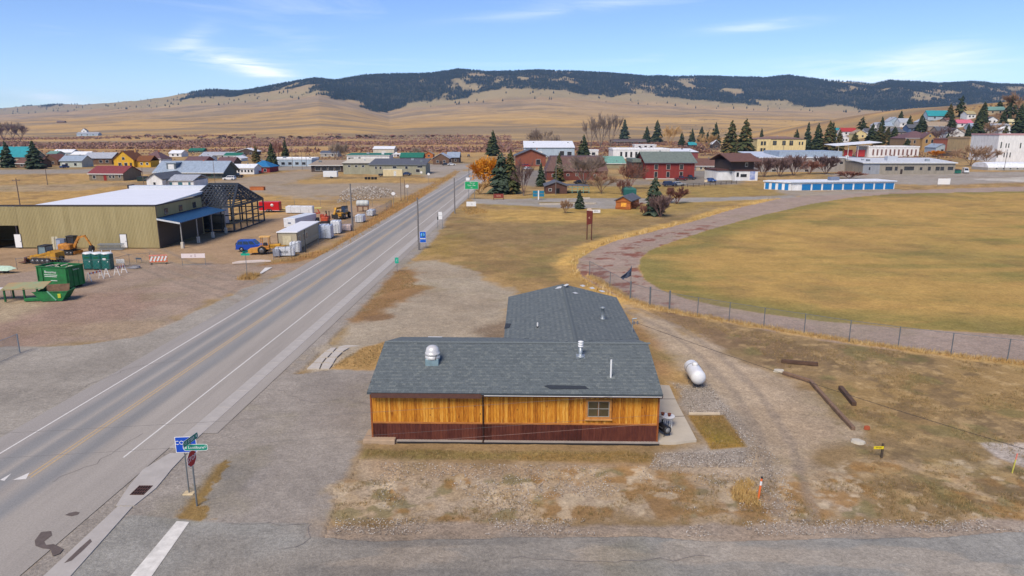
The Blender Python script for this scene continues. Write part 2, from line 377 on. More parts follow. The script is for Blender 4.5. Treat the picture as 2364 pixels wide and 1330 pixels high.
    paint([(760, 900), (860, 900), (860, 1000), (760, 980)], c(142, 132, 126), 2.5, 3, 0.7, nz=n1)
    paint([(912, 624), (948, 622), (968, 656), (1000, 662), (940, 690), (900, 702), (880, 724), (828, 742), (808, 738), (850, 690)], c(158, 120, 78), 0.9, 1.6, 0.95)
    paint([(840, 732), (905, 722), (900, 732), (850, 740)], c(140, 110, 82), 0.5, 0.5, 0.8)
    paint([(764, 848), (790, 825), (840, 800), (900, 786), (900, 852), (830, 852)], c(184, 146, 92), 0.25, 0.4, 1, 0.2)
    paint([(1110, 760), (1170, 735), (1180, 790), (1120, 790)], c(130, 108, 90), 1, 1, 0.7)
    # --- verge, driveway and rough grass right of the building
    paint([(830, 1020), (1515, 1020), (1560, 1000), (1640, 700), (2900, 800), (2900, 1240), (1700, 1240), (760, 1235), (790, 1130)], c(156, 130, 94), 0.5, 0.6, 1, 0.3)
    paint([(1480, 705), (1560, 730), (1720, 760), (1900, 800), (1900, 850), (1760, 850), (1620, 790), (1500, 725)], c(140, 114, 88), 1.5, 2.5, 0.9, 0.3)
    paint([(1800, 870), (2364, 840), (2600, 860), (2600, 1010), (2200, 1000), (1990, 960)], c(170, 138, 88), 4, 5, 0.7, nz=n1)
    paint([(1980, 1040), (2300, 1030), (2500, 1100), (2500, 1200), (2150, 1210)], c(146, 124, 88), 2, 3, 0.75)
    drv = c(187, 166, 143)
    paint([(1435, 700), (1500, 722), (1600, 765), (1700, 822), (1800, 868), (1880, 890), (1975, 992), (1985, 1015), (1890, 1035), (1960, 1110), (2060, 1180), (2100, 1215), (760, 1212), (800, 1120), (846, 1062), (1520, 1060), (1600, 1020), (1720, 1030), (1690, 960), (1600, 890), (1500, 775)], drv, 1.0, 1.4, 0.95, 0.9, 'driveway')
    paint([(1620, 780), (1720, 850), (1830, 930), (1900, 1010), (1860, 1010), (1730, 900), (1600, 800)], c(196, 172, 146), 1, 1.2, 0.7)
    paint([(1640, 900), (1700, 950), (1810, 1080), (1860, 1200), (1700, 1200), (1740, 1060)], c(168, 154, 138), 1, 1.4, 0.75, 1)
    paint([(1440, 720), (1510, 780), (1560, 870), (1500, 870)], c(166, 128, 88), 1, 1, 0.8)
    paint([(1545, 880), (1640, 885), (1690, 950), (1750, 1040), (1730, 1075), (1510, 1075), (1505, 1040), (1620, 1022), (1560, 900)], c(170, 158, 148), 0.5, 0.5, 0.9, 1)
    paint([(1590, 958), (1668, 958), (1727, 1030), (1640, 1036)], c(164, 128, 58), 0.15, 0.15, 1, 0)
    paint([(1620, 975), (1665, 975), (1700, 1020), (1640, 1020)], c(150, 132, 58), 0.5, 0.4, 0.7, 0)
    paint([(843, 1036), (1512, 1042), (1505, 1066), (835, 1056)], c(142, 124, 76), 0.25, 0.35, 0.9, 0)
    paint([(1180, 1045), (1512, 1042), (1505, 1075), (1200, 1062)], c(158, 122, 70), 0.3, 0.4, 0.6, 0)
    paint([(860, 1062), (1500, 1072), (1500, 1120), (860, 1100)], c(168, 140, 110), 0.8, 0.9, 0.7, 0.9)
    # mottled verge: moss green, pale clay and straw patches
    vg = [(775, 1110), (1500, 1080), (1750, 1110), (1950, 1060), (2364, 1060), (2800, 1080), (2800, 1212), (2000, 1212), (760, 1210)]
    paint(vg, c(186, 160, 128), 0.6, 0.8, 0.8, 0.7, tex=sstep(0.46, 0.58, n2))
    paint(vg, c(122, 116, 74), 0.6, 0.8, 0.6, 0.1, tex=sstep(0.55, 0.66, fbm(x, y, 1.1, 4, 31)))
    paint(vg, c(164, 124, 74), 0.6, 0.8, 0.8, 0.2, tex=sstep(0.52, 0.66, fbm(x, y, 1.5, 4, 41)))
    paint(vg, c(208, 186, 158), 0.6, 0.8, 0.8, 0.5, tex=sstep(0.60, 0.70, fbm(x, y, 0.9, 4, 51)))
    rg = [(1640, 720), (2800, 860), (2800, 1200), (2060, 1190), (1960, 1060), (1980, 1000), (1880, 890), (1700, 815)]
    paint(rg, c(130, 108, 80), 1, 1, 0.7, 0.2, tex=sstep(0.5, 0.66, fbm(x, y, 1.3, 5, 61)))
    paint(rg, c(200, 168, 120), 1, 1, 0.6, 0.2, tex=sstep(0.56, 0.72, fbm(x, y, 0.8, 5, 71)))
    paint(rg, c(120, 116, 70), 1, 1, 0.5, 0.1, tex=sstep(0.58, 0.72, fbm(x, y, 2.2, 4, 81)))
    paint([(2255, 1018), (2800, 1020), (2800, 1120), (2364, 1076), (2300, 1052)], c(192, 178, 168), 0.2, 0.2, 1, 1, 'gravel_lot')
    paint([(760, 1206), (2050, 1200), (2800, 1200), (2800, 1250), (1650, 1268), (1450, 1258), (850, 1270), (720, 1262)], c(170, 154, 142), 0.25, 0.35, 0.85, 1)
    paint([(395, 1195), (430, 1130), (470, 1085), (525, 1058), (535, 1066), (490, 1125), (470, 1150), (485, 1200), (440, 1205)], c(158, 124, 72), 0.12, 0.3, 0.95, 0.2, nz=n4)
    paint([(-60, 1420), (200, 1420), (470, 1110), (560, 1000), (420, 1000)], c(162, 152, 144), 0.3, 0.2, 1, 0.6, 'forecourt')
    # side road in the foreground
    paint([(-500, 2600), (60, 1380), (240, 1225), (300, 1190), (450, 1205), (530, 1209), (710, 1209), (706, 1238), (760, 1240), (850, 1247), (1000, 1242), (1300, 1240), (1450, 1233), (1650, 1246), (1900, 1241), (2200, 1236), (2364, 1229), (2900, 1210), (3900, 2600)], c(158, 154, 149), 0.10, 0.14, 1, 0.2, 'side_road')
    sr = [(740, 1240), (2800, 1215), (2800, 1800), (300, 1800)]
    paint(sr, c(178, 166, 154), 0.5, 0.5, 0.75, 0.6, tex=sstep(0.52, 0.64, fbm(x * 0.5, y * 1.5, 2.2, 4, 91)))
    paint(sr, c(130, 130, 130), 0.4, 0.4, 0.6, 0.5, tex=sstep(0.55, 0.7, fbm(x * 0.35, y * 1.6, 2.0, 4, 95)))
    # --- track and infield
    paint(TRACK_OUT, c(172, 150, 137), 0.35, 0.35, 1, 0.8, 'running_track')
    st = fbm(x * 0.55 + y * 0.25, y * 1.1 - x * 0.3, 1.6, 6, 101, 0.65)
    paint([(1340, 600), (1420, 570), (1560, 530), (1680, 505), (1600, 545), (1500, 580), (1470, 610), (1500, 660), (1560, 705), (1400, 670), (1345, 640)], c(140, 84, 70), 1.0, 1.2, 0.9, 0.4, tex=sstep(0.50, 0.60, st))
    paint([(1450, 690), (1700, 735), (1900, 780), (1700, 745), (1500, 715)], c(120, 90, 76), 0.5, 1, 0.7, 0.4, tex=sstep(0.54, 0.64, st))
    paint(TRACK_IN, c(190, 153, 86), 0.3, 0.25, 1, 0, 'infield')
    PI_ = wpoly(TRACK_IN); inf = np.nonzero(near)[0]
    s = sdf(PI_, x[inf], y[inf]); ins = s > 0
    gi = inf[ins]; si = s[ins]
    gn = fbm(x[gi] * 0.6, y[gi], 14, 4, 111); gn2 = fbm(x[gi] * 0.35, y[gi], 3.2, 5, 121, 0.6)
    grn = np.clip(0.8 * (1 - sstep(1.0, 9.0, si + (gn2 - 0.5) * 8)) + 0.42 * sstep(0.50, 0.70, gn) + 0.42 * sstep(0.48, 0.70, gn2), 0, 0.85)
    C[gi] = C[gi] + (np.asarray(c(138, 128, 70)) - C[gi]) * grn[:, None]
    br = 0.5 * sstep(0.5, 0.66, fbm(x[gi] * 0.35, y[gi], 4.5, 5, 131, 0.6)); C[gi] = C[gi] + (np.asarray(c(196, 154, 88)) - C[gi]) * br[:, None]
    # straw fringes
    fr = np.array([tuple(at_z(px, py, 0))[:2] for px, py in TRACK_OUT[3:15]]); d = pline_d(fr, x, y)
    out_m = sdf(wpoly(TRACK_OUT), x, y) < 0.1
    C = lerp(C, c(208, 166, 92), (1 - sstep(2.0, 4.2, d + (n2 - 0.5) * 3)) * out_m)
    fl = np.array([tuple(at_z(px, py, 0))[:2] for px, py in FENCE_PX]); d = pline_d(fl, x, y)
    C = lerp(C, c(200, 164, 108), 0.9 * (1 - sstep(0.3, 1.1, d + (n2 - 0.5) * 1.2)))
    # --- roads and parking beyond the meadow
    paint([(1088, 458), (1130, 460), (1240, 458), (1440, 458), (1640, 456), (1840, 450), (1840, 456), (1640, 465), (1470, 470), (1440, 482), (1300, 480), (1200, 474), (1100, 470)], c(166, 158, 152), 0.6, 0.5, 1, 0.5, 'park_road')
    paint([(1245, 467), (1375, 467), (1375, 471), (1245, 471)], c(150, 130, 92), 0.5, 0.5, 1)
    paint([(1205, 395), (1262, 392), (1262, 425), (1230, 432), (1190, 425)], c(134, 128, 126), 2, 2, 0.9, 0.5, 'parking_lot')
    paint([(1590, 395), (1660, 388), (1720, 415), (1700, 425), (1560, 428), (1530, 422)], c(140, 134, 130), 2, 2, 0.9, 0.5, 'parking_lot')
    paint([(1390, 415), (1500, 412), (1540, 425), (1400, 430)], c(150, 140, 130), 2, 2, 0.8, 0.5, 'parking_lot')
    paint([(1780, 436), (1830, 430), (1880, 440), (2080, 436), (2080, 442), (1830, 455)], c(168, 156, 144), 2, 2, 0.9, 0.5, 'street')
    paint([(1900, 402), (2060, 398), (2364, 396), (2900, 398), (2900, 416), (2364, 421), (2150, 428), (2060, 424), (1980, 414)], c(168, 158, 150), 3, 3, 0.95, 0.5, 'street')
    paint([(2230, 413), (2364, 409), (2700, 409), (2700, 416), (2364, 420)], c(214, 206, 198), 1.5, 2, 0.8)
    paint([(1620, 385), (1780, 378), (1900, 372), (1900, 380), (1700, 392)], c(158, 146, 132), 4, 3, 0.6, 0.5, 'street')
    # --- far plain and mountains
    fm = np.nonzero(y > 430)[0]; X_, Y_ = x[fm], y[fm]; az = X_ / Y_
    rd = np.interp(az, RD_A, RD_D); fd = rd * 0.72
    pl = np.tile(np.asarray(c(196, 158, 104)), (len(fm), 1))
    bands = fbm(X_ / 3.0, Y_ * 1.0, 190, 4, 141); sage = sstep(0.50, 0.63, bands); pale = sstep(0.58, 0.72, fbm(X_ / 2.6, Y_, 300, 3, 151))
    def l2(A, B, t): return A + (np.asarray(B) - A) * t[:, None]
    pl = l2(pl, c(146, 128, 108), 0.8 * sage); pl = l2(pl, c(208, 170, 114), 0.7 * pale)  # grey streaks: sage cover, with shadows on the plain put into the colour
    pl = l2(pl, c(168, 148, 128), 0.5 * sstep(0.5, 0.9, Y_ / fd))
    pl = l2(pl, c(160, 112, 84), 0.55 * (1 - sstep(700, 1500, Y_)) * sstep(0.45, 0.6, fbm(X_ / 4, Y_, 60, 4, 161)))
    pl = pl * (1 + (fbm(X_ / 1.8, Y_, 70, 5, 181, 0.65) - 0.5) * 0.55)[:, None]; pl = l2(pl, c(138, 122, 104), 0.6 * sstep(0.56, 0.68, fbm(X_ / 2.2, Y_, 110, 5, 191, 0.6)))  # finer streaks: more sage, and gully shading painted into the colour
    u = np.clip((Y_ - fd) / (rd - fd), -0.3, 1.2)
    fo = forest_mask(X_, Y_)
    pl = l2(pl, c(166, 150, 118), sstep(0.0, 0.1, u) * 0.8)
    pl = l2(pl, c(172, 138, 112), sstep(0.2, 0.4, u) * 0.3 * sstep(0.5, 0.6, fbm(X_, Y_, 200, 4, 171)))
    pl = l2(pl, c(56, 64, 62), fo * 0.92)
    t = sstep(430, 700, Y_); town = (X_ > 150) & (Y_ < 800)
    pl = pl * np.array([1.0, 0.99, 0.90]); C[fm] = C[fm] + (pl - C[fm]) * t[:, None]
    C[fm] = np.where(town[:, None], C[fm] * 0.86, C[fm])
    lum = C @ np.array([0.3, 0.55, 0.15]); C = (C * 0.95 + (lum * 0.05)[:, None]) * np.array([0.985, 1.0, 0.945])
    nearw = (1 - sstep(300, 420, y)) * np.where(G > 0.15, 0.45, 1.0) * np.where(zone == names.index('infield'), 0.55, 1.0)
    q1 = fbm(x, y, 2.4, 5, 401, 0.62); q2 = fbm(x, y, 9, 4, 411)
    C = C * (1 + nearw * (q1 - 0.5) * 0.75)[:, None]; C = lerp(C, c(128, 104, 74), nearw * 0.5 * sstep(0.56, 0.74, q2)); C = lerp(C, c(136, 128, 78), nearw * 0.35 * sstep(0.60, 0.75, fbm(x, y, 5, 4, 421)))
    # tyre tracks of the driveway and the yard entrance
    for pth, off in (([(1462, 715), (1560, 760), (1640, 820), (1725, 905), (1790, 1010), (1835, 1180)], 0.85), ([(650, 650), (520, 640), (420, 606), (330, 560)], 1.0), ([(560, 690), (430, 650), (340, 615), (260, 580)], 1.0)):
        pl_ = np.array([tuple(at_z(a_, b_, 0))[:2] for a_, b_ in pth]); d = np.abs(pline_d(pl_, x, y) - off) + (n2 - 0.5) * 0.5
        C = lerp(C, c(150, 136, 120), 0.55 * (1 - sstep(0.15, 0.5, d)))
    # micro relief (never above the sheets laid on it)
    rel = (n2 - 1) * 0.10 + (n4 - 1) * 0.04
    paved = np.isin(zone, [names.index(k) for k in ('side_road', 'forecourt', 'paved_shoulder', 'street', 'park_road', 'parking_lot') if k in names])
    so = x * RNX[0] + y * RNX[1]; onroad = (so > RX_L - 3) & (so < RX_G1 + 1) & (y < 430)
    z = z + np.where(near, rel * np.where(paved | onroad, 0.12, 1.0), 0) - np.where(onroad, 0.012, 0.0)
    # faces
    i0 = (np.arange(nr - 1)[:, None] * nc + np.arange(nc - 1)[None, :]).ravel()
    quads = np.stack([i0, i0 + 1, i0 + nc + 1, i0 + nc], 1)
    V = np.stack([x, y, z], 1)
    global GROUND_LOW; GROUND_LOW = float(z.min())
    gm = ground_material()
    fz = zone[quads[:, 0]]
    mt = (Yg.ravel()[quads[:, 0]] > 2600) & (fz == 0)
    fz = np.where(mt, 99, fz)
    for zi in list(range(len(names))) + [99]:
        q = quads[fz == zi]
        if not len(q): continue
        u_, inv = np.unique(q, return_inverse=True); inv = inv.reshape(q.shape)
        nm = 'mountains' if zi == 99 else names[zi]
        me = bpy.data.meshes.new(nm); me.vertices.add(len(u_)); me.vertices.foreach_set('co', V[u_].astype(np.float32).ravel())
        me.loops.add(q.size); me.loops.foreach_set('vertex_index', inv.astype(np.int32).ravel())
        me.polygons.add(len(q)); me.polygons.foreach_set('loop_start', np.arange(0, q.size, 4, dtype=np.int32))
        me.update(calc_edges=True); me.polygons.foreach_set('use_smooth', np.ones(len(q), bool))
        at = me.attributes.new('soil', 'FLOAT_COLOR', 'POINT')
        at.data.foreach_set('color', np.concatenate([C[u_], np.ones((len(u_), 1))], 1).astype(np.float32).ravel())
        ag = me.attributes.new('grit', 'FLOAT', 'POINT'); ag.data.foreach_set('value', G[u_].astype(np.float32))
        me.materials.append(gm); me.validate()
        o = bpy.data.objects.new(nm, me); col.objects.link(o); o['kind'] = 'structure'

def forest_mask(x, y):
    az = x / np.maximum(y, 1); rd = np.interp(az, RD_A, RD_D); fd = rd * 0.72; u = (y - fd) / (rd - fd)
    n = fbm(x, y, 480, 5, 201); k = fbm(x * 1.4, y * 0.7, 130, 4, 211)
    px = az * 1615.6 + CX
    u = u + (fbm(x, y, 900, 3, 231) - 0.5) * 0.6 * sstep(-0.3, 0.1, u)
    lft_ = sstep(560, 800, px); up_ = sstep(330, 480, px)
    dens = 0.02 + 0.46 * up_ * (lft_ * sstep(-0.02, 0.22, u) + (1 - lft_) * sstep(0.15, 0.5, u)) - 0.25 * (1 - up_)
    tong = 0.5 * np.exp(-((px - 880) / 60) ** 2) * sstep(-0.18, -0.05, u)
    rgt = 0.20 * sstep(1560, 1700, px) * sstep(-0.10, -0.03, u) * (1 - sstep(0.10, 0.2, u))
    lft = 0.6 * (1 - sstep(150, 190, px)) * sstep(0.5, 0.7, u)
    dens = dens - 0.30 * sstep(0.54, 0.66, fbm(x, y * 0.7, 230, 5, 241, 0.6)) * (0.55 + 0.45 * sstep(1500, 1700, px)) * (1 - 0.8 * sstep(0.7, 0.95, u))
    return sstep(0.50, 0.62, 0.55 * n + 0.45 * k + dens + tong + rgt + lft - 0.30) * sstep(-0.2, -0.1, u)

def ground_material():
    m = bpy.data.materials.new('earth_and_gravel'); m.use_nodes = True
    nt = m.node_tree; N = nt.nodes; L = nt.links; b = N['Principled BSDF']; b.inputs['Roughness'].default_value = 0.95; b.inputs['Specular IOR Level'].default_value = 0.1
    at = N.new('ShaderNodeAttribute'); at.attribute_name = 'soil'; ag = N.new('ShaderNodeAttribute'); ag.attribute_name = 'grit'
    tc = N.new('ShaderNodeTexCoord')
    def noise(scale, det, rough=0.6):
        n = N.new('ShaderNodeTexNoise'); n.inputs['Scale'].default_value = scale; n.inputs['Detail'].default_value = det; n.inputs['Roughness'].default_value = rough
        L.new(tc.outputs['Object'], n.inputs['Vector']); return n.outputs['Fac']
    def rng(s, a, b_, lo, hi):
        r = N.new('ShaderNodeMapRange'); r.inputs[1].default_value = a; r.inputs[2].default_value = b_; r.inputs[3].default_value = lo; r.inputs[4].default_value = hi
        L.new(s, r.inputs[0]); return r.outputs[0]
    def mul(a, b_):
        r = N.new('ShaderNodeMath'); r.operation = 'MULTIPLY'; L.new(a, r.inputs[0]); L.new(b_, r.inputs[1]); return r.outputs[0]
    f = mul(rng(noise(1.3, 6, 0.7), 0.3, 0.7, 0.86, 1.14), rng(noise(0.25, 4), 0.3, 0.7, 0.92, 1.08))
    # grass clumping where there is no grit, speckle where there is
    fine = mul(rng(noise(5.0, 5, 0.8), 0.3, 0.7, 0.68, 1.32), rng(noise(22.0, 3, 0.8), 0.3, 0.7, 0.72, 1.28))
    vo = N.new('ShaderNodeTexVoronoi'); vo.inputs['Scale'].default_value = 11.0; L.new(tc.outputs['Object'], vo.inputs['Vector'])
    sp_ = N.new('ShaderNodeSeparateColor'); L.new(vo.outputs['Color'], sp_.inputs[0])
    peb = mul(rng(sp_.outputs[0], 0, 1, 0.76, 1.24), rng(noise(3.0, 5, 0.75), 0.3, 0.7, 0.86, 1.14))
    mxf = N.new('ShaderNodeMix'); L.new(ag.outputs['Fac'], mxf.inputs[0]); L.new(fine, mxf.inputs[2]); L.new(peb, mxf.inputs[3])
    tot = mul(f, mxf.outputs[0])
    mm = N.new('ShaderNodeMix'); mm.data_type = 'RGBA'; mm.blend_type = 'MULTIPLY'; mm.inputs[0].default_value = 1
    L.new(at.outputs['Color'], mm.inputs[6])
    cc = N.new('ShaderNodeCombineColor'); [L.new(tot, cc.inputs[i]) for i in range(3)]
    L.new(cc.outputs[0], mm.inputs[7]); L.new(mm.outputs[2], b.inputs['Base Color'])
    bp = N.new('ShaderNodeBump'); bp.inputs['Strength'].default_value = 0.9; bp.inputs['Distance'].default_value = 0.07
    L.new(noise(5.0, 6, 0.75), bp.inputs['Height']); L.new(bp.outputs[0], b.inputs['Normal'])
    return m
make_ground()

# ================================================================ mountain forest (one mass of conifers)
def make_forest():
    rs = np.random.RandomState(5)
    n = 260000
    a = rs.uniform(-0.80, 0.84, n); yy = rs.uniform(3600, 8800, n); xx = a * yy
    m = forest_mask(xx, yy); rd = np.interp(a, RD_A, RD_D)
    keep = (rs.rand(n) < m * 0.8 + 0.008 * (yy > 0.70 * rd)) & (yy < rd + 120) & (yy > 0.6 * rd)
    xx, yy = xx[keep][:62000], yy[keep][:62000]; n = len(xx)
    zz = height(xx, yy); h = rs.uniform(9, 19, n); r = h * rs.uniform(0.26, 0.4, n); t = rs.rand(n) * 6.28
    V = np.zeros((n, 5, 3))
    for k in range(4):
        an = t + k * math.pi / 2; V[:, k] = np.stack([xx + r * np.cos(an), yy + r * np.sin(an), zz - 1], 1)
    V[:, 4] = np.stack([xx + r * 0.1, yy, zz + h], 1)
    F = np.array([[0, 1, 4], [1, 2, 4], [2, 3, 4], [3, 0, 4]]); Fa = (np.arange(n)[:, None, None] * 5 + F[None]).reshape(-1, 3)
    me = bpy.data.meshes.new('mountain_forest'); me.vertices.add(n * 5); me.vertices.foreach_set('co', V.astype(np.float32).ravel())
    me.loops.add(Fa.size); me.loops.foreach_set('vertex_index', Fa.astype(np.int32).ravel()); me.polygons.add(len(Fa)); me.polygons.foreach_set('loop_start', np.arange(0, Fa.size, 3, dtype=np.int32))
    me.update(calc_edges=True); me.materials.append(mat('far_conifers', c(40, 52, 50), 0.95, 0.45, 0.02, spec=0.1))
    o = bpy.data.objects.new('mountain_forest', me); col.objects.link(o); o['kind'] = 'stuff'
    tag(o, 'dark conifer forest covering the mountain ridge on the horizon', 'forest')
make_forest()

# ================================================================ highway
def road_material():
    m = bpy.data.materials.new('worn_asphalt'); m.use_nodes = True
    nt = m.node_tree; N = nt.nodes; L = nt.links; b = N['Principled BSDF']; b.inputs['Roughness'].default_value = 0.9; b.inputs['Specular IOR Level'].default_value = 0.2
    tc = N.new('ShaderNodeTexCoord'); sx = N.new('ShaderNodeSeparateXYZ'); L.new(tc.outputs['Object'], sx.inputs[0])
    def noise(scale, det, st=(1, 1, 1), rough=0.6):
        mp = N.new('ShaderNodeMapping'); mp.inputs['Scale'].default_value = st; L.new(tc.outputs['Object'], mp.inputs[0])
        n = N.new('ShaderNodeTexNoise'); n.inputs['Scale'].default_value = scale; n.inputs['Detail'].default_value = det; n.inputs['Roughness'].default_value = rough
        L.new(mp.outputs[0], n.inputs['Vector']); return n.outputs['Fac']
    # wobble the cross position a little, then a ramp across the carriageway gives the polished wheel tracks
    wob = N.new('ShaderNodeMath'); wob.operation = 'MULTIPLY_ADD'; L.new(noise(0.5, 3, (1, 0.15, 1)), wob.inputs[0]); wob.inputs[1].default_value = 0.5; L.new(sx.outputs[0], wob.inputs[2])
    w0, w1 = -2.2, RX_G1 - RX_L + 3
    mr = N.new('ShaderNodeMapRange'); mr.inputs[1].default_value = w0 + 0.25; mr.inputs[2].default_value = w1 + 0.25; L.new(wob.outputs[0], mr.inputs[0])
    ra = N.new('ShaderNodeValToRGB'); e = ra.color_ramp.elements
    W_ = RX_R - RX_L
    tr, pk = c(144, 143, 140), c(168, 161, 151)
    stops = [(-2.2, c(162, 156, 148)), (0.3, c(164, 158, 151)), (0.85, tr), (1.35, tr), (1.9, pk), (2.3, tr), (2.8, tr), (3.6, c(168, 160, 150)), (W_ / 2, c(167, 160, 150)), (W_ / 2 + 0.8, tr), (W_ / 2 + 1.3, tr), (W_ / 2 + 1.85, pk), (W_ / 2 + 2.3, tr), (W_ / 2 + 2.8, c(146, 145, 144)), (W_ - 0.1, pk), (W_ + 0.6, c(163, 156, 147)), (w1, c(164, 157, 148))]
    for i, (p, cc) in enumerate(stops):
        el = e[i] if i < 2 else e.new(0.5)
        el.position = (p - w0) / (w1 - w0) if i != 1 else (stops[1][0] - w0) / (w1 - w0); el.color = (*cc, 1)
    L.new(mr.outputs[0], ra.inputs[0])
    def rng(s, a, b_, lo, hi):
        r = N.new('ShaderNodeMapRange'); r.inputs[1].default_value = a; r.inputs[2].default_value = b_; r.inputs[3].default_value = lo; r.inputs[4].default_value = hi
        L.new(s, r.inputs[0]); return r.outputs[0]
    k1 = rng(noise(0.8, 5, (1, 0.08, 1)), 0.3, 0.7, 0.9, 1.1); k2 = rng(noise(12, 4, (1, 1, 1), 0.75), 0.3, 0.7, 0.84, 1.16)
    k = N.new('ShaderNodeMath'); k.operation = 'MULTIPLY'; L.new(k1, k.inputs[0]); L.new(k2, k.inputs[1])
    cc = N.new('ShaderNodeCombineColor'); [L.new(k.outputs[0], cc.inputs[i]) for i in range(3)]
    mm = N.new('ShaderNodeMix'); mm.data_type = 'RGBA'; mm.blend_type = 'MULTIPLY'; mm.inputs[0].default_value = 1
    L.new(ra.outputs[0], mm.inputs[6]); L.new(cc.outputs[0], mm.inputs[7]); L.new(mm.outputs[2], b.inputs['Base Color'])
    return m
RANG = -math.atan2(RD[0], RD[1])
def roadobj(name, mb, m, parent=None, **kw):
    """mesh in road coordinates: local x = metres right of the left edge line, y = metres along"""
    o = mb.build(name, m, parent, **kw)
    if parent is None: o.location = road_pt(RX_L, 0); o.rotation_euler = (0, 0, RANG)
    return o
S_END = 345.0; WD = RX_R - RX_L
def strip(mb, x0, x1, y0, y1, z, n=40):
    for i in range(n):
        a = y0 + (y1 - y0) * i / n; b = y0 + (y1 - y0) * (i + 1) / n
        mb.quad((x0, a, z), (x1, a, z), (x1, b, z), (x0, b, z))
hw = MB(); strip(hw, -1.6, RX_G0 - RX_L, -20, S_END, 0.010); strip(hw, RX_G1 - RX_L, RX_G1 - RX_L + 0.9, 38, S_END, 0.008)
highway = roadobj('highway', hw, road_material(), kind='structure')
white = mat('road_paint_white', c(226, 222, 214), 0.8, 0.12, 6); yellow = mat('road_paint_yellow', c(198, 170, 126), 0.8, 0.15, 6)
def s_of(px, py):
    p = at_z(px, py, 0); return p.x * RD[0] + p.y * RD[1]
mb = MB(); strip(mb, -0.055, 0.055, -20, S_END, 0.016); roadobj('edge_line', mb, white, highway)
mb = MB(); strip(mb, WD - 0.05, WD + 0.05, s_of(300, 1057), S_END, 0.016); roadobj('edge_line', mb, white, highway)
for dx in (-0.14, 0.14):
    mb = MB(); strip(mb, RX_C - RX_L + dx - 0.045, RX_C - RX_L + dx + 0.045, s_of(68, 1103), S_END, 0.016); roadobj('centre_line', mb, yellow, highway)
# white triangular teeth left of where the centre line stops
for (a, b, d) in (((0, 1108), (26, 1093), (10, 1110)), ((30, 1108), (68, 1091), (60, 1106))):
    mb = MB(); q = [at_z(*p, 0.017) for p in ((a), (b), (d))]; mb.add([tuple(v) for v in q], [(0, 1, 2)])
    if mb.v: o = mb.build('yield_mark', white); o['kind'] = 'structure'
# stop bar of the side road
sb = [at_z(px, py, 0.012) for px, py in ((296, 1336), (346, 1336), (437, 1205), (408, 1203))]
mb = MB(); mb.quad(*[tuple(v) for v in sb]); mb.build('stop_line', mat('stop_paint', c(224, 220, 210), 0.85, 0.2, 2.0, bump=0.2)); bpy.data.objects['stop_line']['kind'] = 'structure'
# faded white marks by the yard entrance
mb = MB(); q = [at_z(px, py, 0.012) for px, py in ((600, 630), (603, 632), (629, 617), (612, 618))]; mb.quad(*[tuple(v) for v in q]); o = mb.build('faded_mark', white); o['kind'] = 'structure'
# concrete gutter: slabs with joints, the inlet apron round the drain, the lower run
conc = mat('gutter_concrete', c(182, 176, 168), 0.9, 0.10, 1.2, bump=0.2)
g = MB(); g0, g1 = RX_G0 - RX_L, RX_G1 - RX_L
gutter = roadobj('gutter', MB().bx(g0 + 0.02, 37, -0.20, g1 - 0.02, S_END - 5, 0.004), conc, kind='structure')
slab = MB().cbox(0, 0, 0, g1 - g0, 2.96, 0.1, 0.012).mesh('slab', conc); n = 0
s = 37.5
while s < 160:
    link('slab', slab, gutter, ((g0 + g1) / 2, s, -0.022 + random.uniform(-0.004, 0.004)), (0, 0, 0)); s += 3.0
gutter['kind'] = 'structure'
long_ = MB().bx(g0, 158.6, -0.05, g1, S_END - 5, 0.028).build('slab', conc, gutter)
# inlet apron + lower run traced round the drain grate
def sheet(name, px, z, m, parent=None, th=0.1):
    P = [tuple(at_z(a, b, 0))[:2] for a, b in px]
    mb = MB(); mb.prism(P, z - th, z); return mb.build(name, m, parent)
o = sheet('drain_apron', [(268, 1168), (310, 1168), (360, 1128), (385, 1098), (395, 1085), (431, 1047), (392, 1047), (330, 1085), (300, 1120), (283, 1145)], 0.030, conc); o['kind'] = 'structure'
o = sheet('gutter_run', [(85, 1345), (150, 1345), (306, 1170), (272, 1170)], 0.026, conc); o['kind'] = 'structure'
# tar patches
tar = mat('tar_patch', c(104, 92, 84), 0.7, 0.2, 3)
def blob(name, pts, z=0.020, m=tar, rough=0.05):
    P = [at_z(a, b, z) for a, b in pts]; mb = MB(); mb.add([tuple(p) for p in P], [tuple(range(len(P)))])
    o = mb.build(name, m); o['kind'] = 'structure'; return o
blob('tar_patch', [(80, 1248), (95, 1228), (118, 1226), (120, 1236), (102, 1250), (106, 1258), (124, 1256), (136, 1262), (146, 1268), (138, 1278), (122, 1284), (116, 1268), (98, 1266), (82, 1260)])
blob('tar_patch', [(150, 1189), (160, 1184), (175, 1181), (184, 1183), (180, 1188), (165, 1192)])
blob('tar_patch', [(148, 1300), (160, 1288), (185, 1264), (208, 1244), (212, 1250), (190, 1272), (165, 1294)], 0.034)
